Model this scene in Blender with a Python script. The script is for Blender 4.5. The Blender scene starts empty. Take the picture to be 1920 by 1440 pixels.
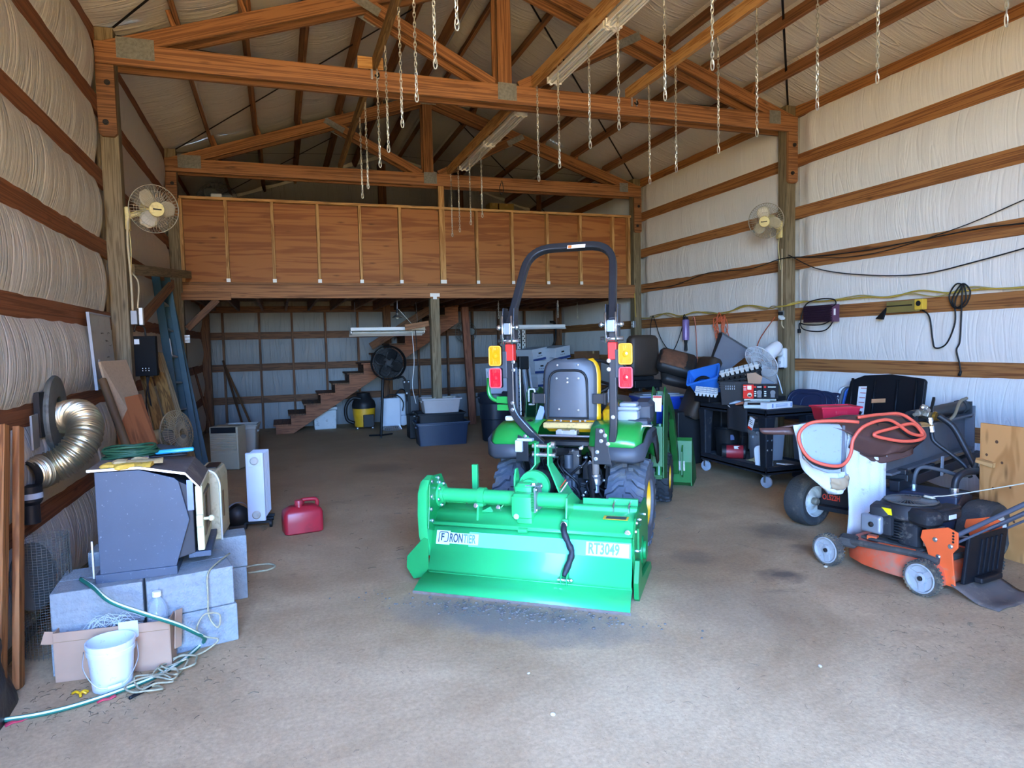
import bpy, math, random
from mathutils import Vector, Matrix, Euler, noise
C = bpy.context.scene.collection
PI = math.pi
rnd = random.Random(7)
sc = bpy.context.scene

# ------------------------------------------------------------------ camera
cam_d = bpy.data.cameras.new('camera'); cam = bpy.data.objects.new('camera', cam_d); C.objects.link(cam)
cam_d.sensor_width = 36.0; cam_d.lens = 23.63; cam_d.clip_start = 0.05; cam_d.clip_end = 400
_r = Vector((0.94457, -0.32749, -0.02335)); _d = Vector((-0.04216, -0.05045, -0.99784)); _f = Vector((0.32560, 0.94351, -0.06146))
cam.matrix_world = Matrix(((_r.x, -_d.x, -_f.x, 0), (_r.y, -_d.y, -_f.y, 0), (_r.z, -_d.z, -_f.z, 1.564), (0, 0, 0, 1)))
sc.camera = cam

# ------------------------------------------------------------------ world, sun, exposure
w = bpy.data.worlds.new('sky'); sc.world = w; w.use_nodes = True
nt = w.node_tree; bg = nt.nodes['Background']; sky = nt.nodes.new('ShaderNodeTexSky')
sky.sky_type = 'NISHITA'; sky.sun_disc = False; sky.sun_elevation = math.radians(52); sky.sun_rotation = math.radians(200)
sky.air_density = 1.0; sky.dust_density = 0.3; sky.ozone_density = 2.2
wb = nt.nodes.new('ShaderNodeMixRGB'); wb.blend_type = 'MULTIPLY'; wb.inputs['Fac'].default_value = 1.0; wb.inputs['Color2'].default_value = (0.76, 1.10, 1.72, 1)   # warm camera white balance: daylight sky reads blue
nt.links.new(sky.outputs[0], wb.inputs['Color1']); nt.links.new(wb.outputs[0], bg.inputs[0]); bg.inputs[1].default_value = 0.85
sun_d = bpy.data.lights.new('sun', 'SUN'); sun = bpy.data.objects.new('sun', sun_d); C.objects.link(sun)
sun_d.energy = 22.0; sun_d.angle = 0.01; sun_d.color = (1.0, 0.90, 0.74)
sun.rotation_euler = Vector((0.62, 0.10, -0.80)).to_track_quat('-Z', 'Y').to_euler()
sun.location = (-30, -6, 40)
# daylight portal in the big door opening (guides sampling of the sky, gives no light of its own)
por_d = bpy.data.lights.new('door_portal', 'AREA'); por = bpy.data.objects.new('door_portal', por_d); C.objects.link(por)
por_d.shape = 'RECTANGLE'; por_d.size = 2.9; por_d.size_y = 3.9; por_d.cycles.is_portal = True
por.location = (0.08, -0.74, 1.95); por.rotation_euler = (PI / 2, 0, 0)
vs = sc.view_settings
vs.view_transform = 'Standard'; vs.look = 'None'; vs.gamma = 1.0; vs.use_curve_mapping = False; vs.exposure = 2.5
cy = sc.cycles
cy.max_bounces = 10; cy.diffuse_bounces = 7; cy.glossy_bounces = 4; cy.transmission_bounces = 6; cy.transparent_max_bounces = 8
cy.caustics_reflective = False; cy.caustics_refractive = False; cy.sample_clamp_indirect = 6.0
cy.use_denoising = True

# ------------------------------------------------------------------ materials
def lin(c):
    if isinstance(c, str): c = tuple(int(c[i:i + 2], 16) / 255 for i in (0, 2, 4))
    return tuple((v / 12.92 if v <= 0.04045 else ((v + 0.055) / 1.055) ** 2.4) for v in c) + (1.0,)
MATS = {}
def mat(name, col, rough=0.6, metal=0.0, vary=0.12, vscale=6.0, bump=0.0, bscale=60.0, dirt=None, dirt_amt=0.5, dscale=3.0, spec=0.5, coat=0.0, trans=0.0, alpha=1.0, col2=None):
    """principled material: base colour broken up by noise, optional dirt patches and fine relief"""
    if name in MATS: return MATS[name]
    m = bpy.data.materials.new(name); m.use_nodes = True; MATS[name] = m
    t = m.node_tree; N = t.nodes; L = t.links; b = N['Principled BSDF']
    b.inputs['Roughness'].default_value = rough; b.inputs['Metallic'].default_value = metal
    b.inputs['Specular IOR Level'].default_value = spec; b.inputs['Coat Weight'].default_value = coat
    b.inputs['Transmission Weight'].default_value = trans; b.inputs['Alpha'].default_value = alpha
    base = lin(col)
    if vary <= 0 and not dirt and bump <= 0:
        b.inputs['Base Color'].default_value = base; return m
    tc = N.new('ShaderNodeTexCoord'); n1 = N.new('ShaderNodeTexNoise'); n1.inputs['Scale'].default_value = vscale; n1.inputs['Detail'].default_value = 5
    L.new(tc.outputs['Object'], n1.inputs['Vector'])
    cr = N.new('ShaderNodeValToRGB'); L.new(n1.outputs['Fac'], cr.inputs['Fac'])
    c2 = lin(col2) if col2 else None
    lo = c2 if c2 else tuple(v * (1 - vary) for v in base[:3]) + (1,); hi = base if c2 else tuple(min(1, v * (1 + vary)) for v in base[:3]) + (1,)
    cr.color_ramp.elements[0].position = 0.3; cr.color_ramp.elements[0].color = lo
    cr.color_ramp.elements[1].position = 0.7; cr.color_ramp.elements[1].color = hi
    out = cr.outputs['Color']
    if dirt:
        n2 = N.new('ShaderNodeTexNoise'); n2.inputs['Scale'].default_value = dscale; n2.inputs['Detail'].default_value = 8; n2.inputs['Roughness'].default_value = 0.68
        L.new(tc.outputs['Object'], n2.inputs['Vector'])
        r2 = N.new('ShaderNodeValToRGB'); r2.color_ramp.elements[0].position = 0.62 - 0.25 * dirt_amt; r2.color_ramp.elements[1].position = 0.72
        L.new(n2.outputs['Fac'], r2.inputs['Fac'])
        mx = N.new('ShaderNodeMixRGB'); mx.inputs['Color2'].default_value = lin(dirt); L.new(r2.outputs['Color'], mx.inputs['Fac']); L.new(out, mx.inputs['Color1'])
        out = mx.outputs['Color']
    L.new(out, b.inputs['Base Color'])
    if bump > 0:
        n3 = N.new('ShaderNodeTexNoise'); n3.inputs['Scale'].default_value = bscale; n3.inputs['Detail'].default_value = 4
        L.new(tc.outputs['Object'], n3.inputs['Vector'])
        bp = N.new('ShaderNodeBump'); bp.inputs['Strength'].default_value = bump; bp.inputs['Distance'].default_value = 0.01
        L.new(n3.outputs['Fac'], bp.inputs['Height']); L.new(bp.outputs['Normal'], b.inputs['Normal'])
    return m

def wood(name, c_light, c_dark, rough=0.65, ring=9.0, stretch=1.4, stain=None, stain_amt=0.4, rand=0.18, knots=True):
    """lumber: grain runs along U of the UV map (metres), shifted per object"""
    if name in MATS: return MATS[name]
    m = bpy.data.materials.new(name); m.use_nodes = True; MATS[name] = m
    t = m.node_tree; N = t.nodes; L = t.links; b = N['Principled BSDF']; b.inputs['Roughness'].default_value = rough; b.inputs['Specular IOR Level'].default_value = 0.3
    uv = N.new('ShaderNodeUVMap'); oi = N.new('ShaderNodeObjectInfo')
    ml = N.new('ShaderNodeVectorMath'); ml.operation = 'MULTIPLY'; ml.inputs[1].default_value = (stretch, ring * 2.4, 1)
    L.new(uv.outputs[0], ml.inputs[0])
    off = N.new('ShaderNodeMath'); off.operation = 'MULTIPLY'; off.inputs[1].default_value = 137.0; L.new(oi.outputs['Random'], off.inputs[0])
    cb = N.new('ShaderNodeCombineXYZ'); L.new(off.outputs[0], cb.inputs[0]); L.new(off.outputs[0], cb.inputs[2])
    ad = N.new('ShaderNodeVectorMath'); L.new(ml.outputs[0], ad.inputs[0]); L.new(cb.outputs[0], ad.inputs[1])
    n1 = N.new('ShaderNodeTexNoise'); n1.inputs['Scale'].default_value = 1.0; n1.inputs['Detail'].default_value = 3; n1.inputs['Distortion'].default_value = 0.6
    L.new(ad.outputs[0], n1.inputs['Vector'])
    wv = N.new('ShaderNodeMath'); wv.operation = 'MULTIPLY'; wv.inputs[1].default_value = 26.0; L.new(n1.outputs['Fac'], wv.inputs[0])
    sn = N.new('ShaderNodeMath'); sn.operation = 'SINE'; L.new(wv.outputs[0], sn.inputs[0])
    mr = N.new('ShaderNodeMapRange'); mr.inputs[1].default_value = -1; mr.inputs[2].default_value = 1; L.new(sn.outputs[0], mr.inputs[0])
    cr = N.new('ShaderNodeValToRGB'); cr.color_ramp.elements[0].color = lin(c_dark); cr.color_ramp.elements[1].color = lin(c_light)
    cr.color_ramp.elements[0].position = 0.0; cr.color_ramp.elements[1].position = 0.75
    L.new(mr.outputs[0], cr.inputs['Fac'])
    out = cr.outputs['Color']
    if knots:
        vm = N.new('ShaderNodeVectorMath'); vm.operation = 'MULTIPLY'; vm.inputs[1].default_value = (2.2, 9.0, 1); L.new(uv.outputs[0], vm.inputs[0])
        a2 = N.new('ShaderNodeVectorMath'); L.new(vm.outputs[0], a2.inputs[0]); L.new(cb.outputs[0], a2.inputs[1])
        vo = N.new('ShaderNodeTexVoronoi'); vo.inputs['Scale'].default_value = 1.0; L.new(a2.outputs[0], vo.inputs['Vector'])
        kr = N.new('ShaderNodeValToRGB'); kr.color_ramp.elements[0].position = 0.03; kr.color_ramp.elements[0].color = (1, 1, 1, 1); kr.color_ramp.elements[1].position = 0.16; kr.color_ramp.elements[1].color = (0, 0, 0, 1)
        L.new(vo.outputs['Distance'], kr.inputs['Fac'])
        k2 = N.new('ShaderNodeMixRGB'); k2.inputs['Color2'].default_value = tuple(v * 0.35 for v in lin(c_dark)[:3]) + (1,)
        kf = N.new('ShaderNodeMath'); kf.operation = 'MULTIPLY'; kf.inputs[1].default_value = 0.75; L.new(kr.outputs['Color'], kf.inputs[0])
        L.new(kf.outputs[0], k2.inputs['Fac']); L.new(out, k2.inputs['Color1']); out = k2.outputs['Color']
    # board-to-board tone
    hs = N.new('ShaderNodeHueSaturation'); vr = N.new('ShaderNodeMapRange'); vr.inputs[3].default_value = 1 - rand; vr.inputs[4].default_value = 1 + rand
    L.new(oi.outputs['Random'], vr.inputs[0]); L.new(vr.outputs[0], hs.inputs['Value']); L.new(out, hs.inputs['Color']); out = hs.outputs['Color']
    if stain:
        n2 = N.new('ShaderNodeTexNoise'); n2.inputs['Scale'].default_value = 1.0; n2.inputs['Detail'].default_value = 7; n2.inputs['Roughness'].default_value = 0.7
        sv = N.new('ShaderNodeVectorMath'); sv.operation = 'MULTIPLY'; sv.inputs[1].default_value = (2.0, 7.0, 1); L.new(uv.outputs[0], sv.inputs[0])
        a3 = N.new('ShaderNodeVectorMath'); L.new(sv.outputs[0], a3.inputs[0]); L.new(cb.outputs[0], a3.inputs[1]); L.new(a3.outputs[0], n2.inputs['Vector'])
        sr = N.new('ShaderNodeValToRGB'); sr.color_ramp.elements[0].position = 0.66 - 0.3 * stain_amt; sr.color_ramp.elements[1].position = 0.80
        L.new(n2.outputs['Fac'], sr.inputs['Fac'])
        s2 = N.new('ShaderNodeMixRGB'); s2.inputs['Color2'].default_value = lin(stain); L.new(sr.outputs['Color'], s2.inputs['Fac']); L.new(out, s2.inputs['Color1']); out = s2.outputs['Color']
    L.new(out, b.inputs['Base Color'])
    bp = N.new('ShaderNodeBump'); bp.inputs['Strength'].default_value = 0.15; bp.inputs['Distance'].default_value = 0.004
    L.new(mr.outputs[0], bp.inputs['Height']); L.new(bp.outputs['Normal'], b.inputs['Normal'])
    return m

def glass(name, col='ffffff', rough=0.05, alpha=0.25):
    if name in MATS: return MATS[name]
    m = bpy.data.materials.new(name); m.use_nodes = True; MATS[name] = m
    t = m.node_tree; N = t.nodes; L = t.links; b = N['Principled BSDF']
    b.inputs['Base Color'].default_value = lin(col); b.inputs['Roughness'].default_value = rough; b.inputs['Alpha'].default_value = alpha
    return m

# ------------------------------------------------------------------ mesh building
class MB:
    def __init__(s): s.v = []; s.f = []; s.uv = []; s.g = []
    def add(s, vs, fs, uvs=None):
        o = len(s.v); s.g.append((o, len(s.f))); s.v += [tuple(p) for p in vs]
        for i, f in enumerate(fs):
            s.f.append(tuple(k + o for k in f)); s.uv.append(uvs[i] if uvs else None)
        return s
    def beam(s, p0, p1, wd, ht, up=(0, 0, 1), shift=(0, 0)):
        """board from p0 to p1, wd across, ht along up; uv in metres along the grain"""
        p0 = Vector(p0); p1 = Vector(p1); d = p1 - p0; ln = d.length; d.normalize(); u = Vector(up)
        sd = d.cross(u); sd = sd.normalized() if sd.length > 1e-6 else d.orthogonal().normalized(); u = sd.cross(d).normalized()
        q = []
        for e in (0, ln):
            for a, b in ((-1, -1), (1, -1), (1, 1), (-1, 1)): q.append(p0 + d * e + sd * (a * wd / 2 + shift[0]) + u * (b * ht / 2 + shift[1]))
        fs = [(0, 1, 2, 3), (7, 6, 5, 4), (0, 4, 5, 1), (1, 5, 6, 2), (2, 6, 7, 3), (3, 7, 4, 0)]
        o = rnd.random() * 3
        uv = [[(0, 0), (0, wd), (ht, wd), (ht, 0)], [(0, 0), (0, wd), (ht, wd), (ht, 0)]]
        acc = o
        for wdt in (wd, ht, wd, ht):
            uv.append([(0, acc), (ln, acc), (ln, acc + wdt), (0, acc + wdt)]); acc += wdt
        return s.add(q, fs, uv)
    def box(s, c, sz, rot=None, bev=0.0):
        c = Vector(c); x, y, z = (k / 2 for k in sz); R = rot if rot is not None else Matrix.Identity(3)
        if not isinstance(R, Matrix): R = Euler(R).to_matrix()
        if bev <= 0:
            q = [c + R @ Vector((a * x, b * y, d * z)) for d in (-1, 1) for a, b in ((-1, -1), (1, -1), (1, 1), (-1, 1))]
            fs = [(3, 2, 1, 0), (4, 5, 6, 7), (0, 1, 5, 4), (1, 2, 6, 5), (2, 3, 7, 6), (3, 0, 4, 7)]
            uv = []
            for f in fs:
                a = (q[f[1]] - q[f[0]]).length; b_ = (q[f[2]] - q[f[1]]).length
                uv.append([(0, 0), (a, 0), (a, b_), (0, b_)] if a >= b_ else [(0, 0), (0, a), (b_, a), (b_, 0)])
            return s.add(q, fs, uv)
        # rounded-corner prism in plan with chamfered top and bottom
        e = min(bev, x * 0.98, y * 0.98, z * 0.98); rings = []
        for zz, ins in ((-z, e * 0.6), (-z + e * 0.6, 0), (z - e * 0.6, 0), (z, e * 0.6)):
            ring = []
            for (sx, sy, a0) in ((1, 1, 0), (-1, 1, 90), (-1, -1, 180), (1, -1, 270)):
                for k in (0, 45, 90):
                    a = math.radians(a0 + k); ring.append(c + R @ Vector((sx * (x - e) + (e - ins) * math.cos(a), sy * (y - e) + (e - ins) * math.sin(a), zz)))
            rings.append(ring)
        return s.loft(rings, True, True)
    def loft(s, rings, cap0=True, cap1=True, closed=True):
        n = len(rings[0]); q = [p for r in rings for p in r]; fs = []; uv = []
        for i in range(len(rings) - 1):
            for j in range(n if closed else n - 1):
                k = (j + 1) % n; fs.append((i * n + j, i * n + k, (i + 1) * n + k, (i + 1) * n + j))
        if cap0: fs.append(tuple(reversed(range(n))))
        if cap1: fs.append(tuple(range((len(rings) - 1) * n, len(rings) * n)))
        return s.add(q, fs)
    def tube(s, pts, r, n=8, closed=False, caps=True):
        pts = [Vector(p) for p in pts]; m = len(pts); rings = []; prev = None
        for i, p in enumerate(pts):
            a = pts[(i - 1) % m] if (closed or i > 0) else p; b = pts[(i + 1) % m] if (closed or i < m - 1) else p
            t = (b - a)
            if t.length < 1e-9: t = Vector((0, 0, 1))
            t.normalize()
            if prev is None: nrm = t.orthogonal().normalized()
            else:
                nrm = prev - t * prev.dot(t); nrm = nrm.normalized() if nrm.length > 1e-6 else t.orthogonal().normalized()
            prev = nrm; bn = t.cross(nrm); rr = r[i] if isinstance(r, (list, tuple)) else r
            rings.append([p + nrm * (rr * math.cos(2 * PI * k / n)) + bn * (rr * math.sin(2 * PI * k / n)) for k in range(n)])
        if closed: rings.append(rings[0]); return s.loft(rings, False, False)
        return s.loft(rings, caps, caps)
    def sqtube(s, pts, wd, ht, up, closed=False):
        """rectangular bar swept along pts; wd across, ht along 'up' as near as possible"""
        pts = [Vector(p) for p in pts]; m = len(pts); rings = []; up = Vector(up)
        for i, p in enumerate(pts):
            a = pts[(i - 1) % m] if (closed or i > 0) else p; b = pts[(i + 1) % m] if (closed or i < m - 1) else p
            t = (b - a).normalized(); sd = t.cross(up).normalized(); u = sd.cross(t)
            rings.append([p + sd * (x * wd / 2) + u * (y * ht / 2) for x, y in ((-1, -1), (1, -1), (1, 1), (-1, 1))])
        if closed: rings.append(rings[0]); return s.loft(rings, False, False)
        return s.loft(rings)
    def cyl(s, p0, p1, r0, r1=None, n=16, caps=True):
        p0 = Vector(p0); p1 = Vector(p1); r1 = r0 if r1 is None else r1; t = (p1 - p0).normalized(); a = t.orthogonal().normalized(); b = t.cross(a)
        return s.loft([[p + a * (r * math.cos(2 * PI * k / n)) + b * (r * math.sin(2 * PI * k / n)) for k in range(n)] for p, r in ((p0, r0), (p1, r1))], caps, caps)
    def lathe(s, prof, o=(0, 0, 0), axis=(0, 0, 1), n=24, caps=True):
        """prof: (radius, distance along axis)"""
        o = Vector(o); t = Vector(axis).normalized(); a = t.orthogonal().normalized(); b = t.cross(a)
        return s.loft([[o + t * h + a * (r * math.cos(2 * PI * k / n)) + b * (r * math.sin(2 * PI * k / n)) for k in range(n)] for r, h in prof], caps, caps)
    def prism(s, poly, o, ex, ey, ez, depth):
        """2-D polygon in the ex/ey plane at o, pushed depth along ez"""
        o = Vector(o); ex = Vector(ex); ey = Vector(ey); ez = Vector(ez); n = len(poly)
        a = [o + ex * x + ey * y for x, y in poly]; b = [p + ez * depth for p in a]
        fs = [tuple(range(n)), tuple(reversed(range(n, 2 * n)))] + [(j, j + n, (j + 1) % n + n, (j + 1) % n) for j in range(n)]
        uv = [[p for p in poly], [p for p in reversed(poly)]] + [[(0, 0), (0, depth), (0.1, depth), (0.1, 0)] for _ in range(n)]
        return s.add(a + b, fs, uv)
    def grid(s, nu, nv, fn, uvfn=None, flip=False):
        q = [fn(i / nu, j / nv) for j in range(nv + 1) for i in range(nu + 1)]; fs = []; uv = [] if uvfn else None
        for j in range(nv):
            for i in range(nu):
                a = j * (nu + 1) + i; f = (a, a + 1, a + nu + 2, a + nu + 1); cs = ((i, j), (i + 1, j), (i + 1, j + 1), (i, j + 1))
                if flip: f = f[::-1]; cs = cs[::-1]
                fs.append(f)
                if uvfn: uv.append([uvfn(x / nu, y / nv) for x, y in cs])
        return s.add(q, fs, uv)
    def ball(s, c, r, n=12, m=8, rot=None):
        c = Vector(c); r = (r, r, r) if not isinstance(r, (tuple, list)) else r; R = Euler(rot).to_matrix() if rot else Matrix.Identity(3)
        rings = []
        for j in range(m + 1):
            th = PI * j / m; st = max(math.sin(th), 1e-3)
            rings.append([c + R @ Vector((r[0] * st * math.cos(2 * PI * k / n), r[1] * st * math.sin(2 * PI * k / n), -r[2] * math.cos(th))) for k in range(n)])
        return s.loft(rings)
    def build(s, name, m, parent=None, smooth=False, bevel=0.0, solid=0.0, subd=0):
        me = bpy.data.meshes.new(name); me.from_pydata(s.v, [], s.f)
        ul = me.uv_layers.new(name='UVMap')
        i = 0; dat = ul.data; flat = [0.0] * (2 * len(me.loops))
        for k, f in enumerate(s.f):
            u = s.uv[k]
            for j in range(len(f)):
                if u: flat[2 * i], flat[2 * i + 1] = u[j]
                i += 1
        ul.data.foreach_set('uv', flat)
        me.materials.append(m); me.update()
        o = bpy.data.objects.new(name, me); C.objects.link(o)
        if parent is not None: o.parent = parent
        if smooth: finish(o, smooth)
        if solid:
            md = o.modifiers.new('thickness', 'SOLIDIFY'); md.thickness = solid; md.offset = 0
        if bevel:
            md = o.modifiers.new('bevel', 'BEVEL'); md.width = bevel; md.segments = 2; md.limit_method = 'ANGLE'; md.angle_limit = math.radians(40)
        if subd:
            md = o.modifiers.new('subd', 'SUBSURF'); md.levels = subd; md.render_levels = subd
        return o
def finish(o, smooth):
    me = o.data
    me.polygons.foreach_set('use_smooth', [True] * len(me.polygons))
    if smooth is not True: me.set_sharp_from_angle(angle=math.radians(smooth))
def thing(name, label, cat, loc=(0, 0, 0), rot=0.0, group=None):
    o = bpy.data.objects.new(name, None); o.empty_display_size = 0.1; C.objects.link(o); o.location = loc
    o.rotation_euler = rot if isinstance(rot, (tuple, list)) else (0, 0, rot)
    return tag(o, label, cat, group)
def tag(o, label, cat, group=None):
    o['label'] = label; o['category'] = cat
    if group: o['group'] = group
    return o
def struct(o): o['kind'] = 'structure'; return o
def stuff(o): o['kind'] = 'stuff'; return o
def dup(o, parent=None):
    c = o.copy(); C.objects.link(c)
    if parent is not None: c.parent = parent
    for ch in list(o.children): dup(ch, c)
    return c
def bez(ctrl, n=10):
    """smooth path through the control points (Catmull-Rom)"""
    p = [Vector(q) for q in ctrl]; out = []
    for i in range(len(p) - 1):
        a = p[i - 1] if i else p[0] * 2 - p[1]; b = p[i]; c = p[i + 1]; d = p[i + 2] if i + 2 < len(p) else p[-1] * 2 - p[-2]
        for k in range(n):
            t = k / n; out.append(0.5 * ((2 * b) + (c - a) * t + (2 * a - 5 * b + 4 * c - d) * t * t + (3 * b - a - 3 * c + d) * t ** 3))
    out.append(p[-1]); return out
def rounded(pts, r, n=5):
    """polyline with its corners rounded off by radius r"""
    p = [Vector(q) for q in pts]; out = [p[0]]
    for i in range(1, len(p) - 1):
        a = (p[i - 1] - p[i]); b = (p[i + 1] - p[i]); k = min(r, a.length * 0.49, b.length * 0.49); A = p[i] + a.normalized() * k; B = p[i] + b.normalized() * k
        for j in range(n + 1):
            t = j / n; out.append(A * (1 - t) ** 2 + p[i] * 2 * t * (1 - t) + B * t * t)
    out.append(p[-1]); return out
def circ(c, r, a0=0, a1=360, n=24, u=(1, 0, 0), v=(0, 1, 0)):
    c = Vector(c); u = Vector(u); v = Vector(v)
    return [c + u * (r * math.cos(math.radians(a0 + (a1 - a0) * k / n))) + v * (r * math.sin(math.radians(a0 + (a1 - a0) * k / n))) for k in range(n + 1)]
def text(body, size, m, parent, loc, rot, name='lettering', ext=0.0006, ox='LEFT', sx=1.0, bold=0.0):
    cu = bpy.data.curves.new(name, 'FONT'); cu.body = body; cu.size = size; cu.extrude = ext; cu.align_x = ox; cu.align_y = 'CENTER'; cu.offset = bold; cu.resolution_u = 3
    tmp = bpy.data.objects.new(name + '_curve', cu); me = bpy.data.meshes.new_from_object(tmp); bpy.data.objects.remove(tmp)
    me.materials.clear(); me.materials.append(m); o = bpy.data.objects.new(name, me); C.objects.link(o); o.parent = parent; o.location = loc; o.rotation_euler = rot; o.scale = (sx, 1, 1)
    o['kind'] = 'stuff'; return o
# ================================================================== ROOM
XL, XR, Y0, Y1, Y2, Y3 = -1.3555, 5.946, -0.74, 6.583, 10.243, 13.903
CX = 2.295; YF = 2.923
POST_Y = [-0.74, 2.923, 6.583, 10.243, 13.763]
GZ = [0.555, 1.145, 1.757, 2.367, 2.965, 3.58]; GH = 0.145
def rooftop(x): return 4.605 + (x if x < CX else 2 * CX - x) / 3.0

M_fir = wood('fir_lumber', '906440', '6b462b', ring=13, stretch=0.6, stain='3a2413', stain_amt=0.15)
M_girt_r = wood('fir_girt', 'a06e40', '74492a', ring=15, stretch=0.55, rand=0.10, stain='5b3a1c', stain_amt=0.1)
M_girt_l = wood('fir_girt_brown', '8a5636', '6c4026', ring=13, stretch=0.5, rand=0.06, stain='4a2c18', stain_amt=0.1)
M_purlin = wood('purlin_lumber', '946642', '704a2e', ring=13, stretch=0.6, rand=0.15)
M_ply = wood('plywood', 'a0683a', '86502a', ring=3.0, stretch=0.5, rand=0.10, knots=True)
M_post = wood('treated_post', '82745a', '64573f', ring=14, rand=0.08, stain='584c38', stain_amt=0.3)
M_dark = wood('old_lumber', '6e4a30', '4d311f', rand=0.15)
M_tan = wood('pale_lumber', 'b88f5a', '94683a', rand=0.12)

def insulation_mat(name, col, wr, dirt_amt):
    m = bpy.data.materials.new(name); m.use_nodes = True; t = m.node_tree; N = t.nodes; L = t.links; b = N['Principled BSDF']
    b.inputs['Roughness'].default_value = 0.42; b.inputs['Specular IOR Level'].default_value = 0.35
    uv = N.new('ShaderNodeUVMap')
    m1 = N.new('ShaderNodeVectorMath'); m1.operation = 'MULTIPLY'; m1.inputs[1].default_value = (30, 1.1, 1); L.new(uv.outputs[0], m1.inputs[0])
    n1 = N.new('ShaderNodeTexNoise'); n1.inputs['Scale'].default_value = 1; n1.inputs['Detail'].default_value = 5; n1.inputs['Roughness'].default_value = 0.62; n1.inputs['Distortion'].default_value = 0.35
    L.new(m1.outputs[0], n1.inputs['Vector'])
    m2 = N.new('ShaderNodeVectorMath'); m2.operation = 'MULTIPLY'; m2.inputs[1].default_value = (5.5, 0.6, 1); L.new(uv.outputs[0], m2.inputs[0])
    n2 = N.new('ShaderNodeTexNoise'); n2.inputs['Scale'].default_value = 1; n2.inputs['Detail'].default_value = 1; n2.inputs['Distortion'].default_value = 0.8
    L.new(m2.outputs[0], n2.inputs['Vector'])
    # sharp creases where the broad noise crosses its middle
    ab = N.new('ShaderNodeMath'); ab.operation = 'SUBTRACT'; ab.inputs[1].default_value = 0.5; L.new(n2.outputs['Fac'], ab.inputs[0])
    a2 = N.new('ShaderNodeMath'); a2.operation = 'ABSOLUTE'; L.new(ab.outputs[0], a2.inputs[0])
    mr = N.new('ShaderNodeMapRange'); mr.inputs[1].default_value = 0.0; mr.inputs[2].default_value = 0.035; mr.inputs[3].default_value = 1.0; mr.inputs[4].default_value = 0.0; L.new(a2.outputs[0], mr.inputs[0])
    sm = N.new('ShaderNodeMath'); sm.operation = 'MULTIPLY_ADD'; sm.inputs[1].default_value = 0.38; L.new(mr.outputs[0], sm.inputs[0]); L.new(n1.outputs['Fac'], sm.inputs[2])
    bp = N.new('ShaderNodeBump'); bp.inputs['Strength'].default_value = wr; bp.inputs['Distance'].default_value = 0.03
    L.new(sm.outputs[0], bp.inputs['Height']); L.new(bp.outputs['Normal'], b.inputs['Normal'])
    n3 = N.new('ShaderNodeTexNoise'); n3.inputs['Scale'].default_value = 4.0; n3.inputs['Detail'].default_value = 9; n3.inputs['Roughness'].default_value = 0.75; L.new(uv.outputs[0], n3.inputs['Vector'])
    cr = N.new('ShaderNodeValToRGB'); cr.color_ramp.elements[0].position = 0.72 - dirt_amt; cr.color_ramp.elements[1].position = 0.86
    cr.color_ramp.elements[0].color = lin(col); cr.color_ramp.elements[1].color = lin('6f6450'); L.new(n3.outputs['Fac'], cr.inputs['Fac']); L.new(cr.outputs['Color'], b.inputs['Base Color'])
    return m
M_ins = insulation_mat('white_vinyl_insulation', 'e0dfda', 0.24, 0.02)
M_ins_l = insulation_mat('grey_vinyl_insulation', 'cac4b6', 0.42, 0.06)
M_ins_c = insulation_mat('roof_vinyl_insulation', 'cdc8bf', 0.5, 0.06)
M_ins_b = insulation_mat('foil_insulation', '86888a', 0.6, 0.05)

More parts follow.
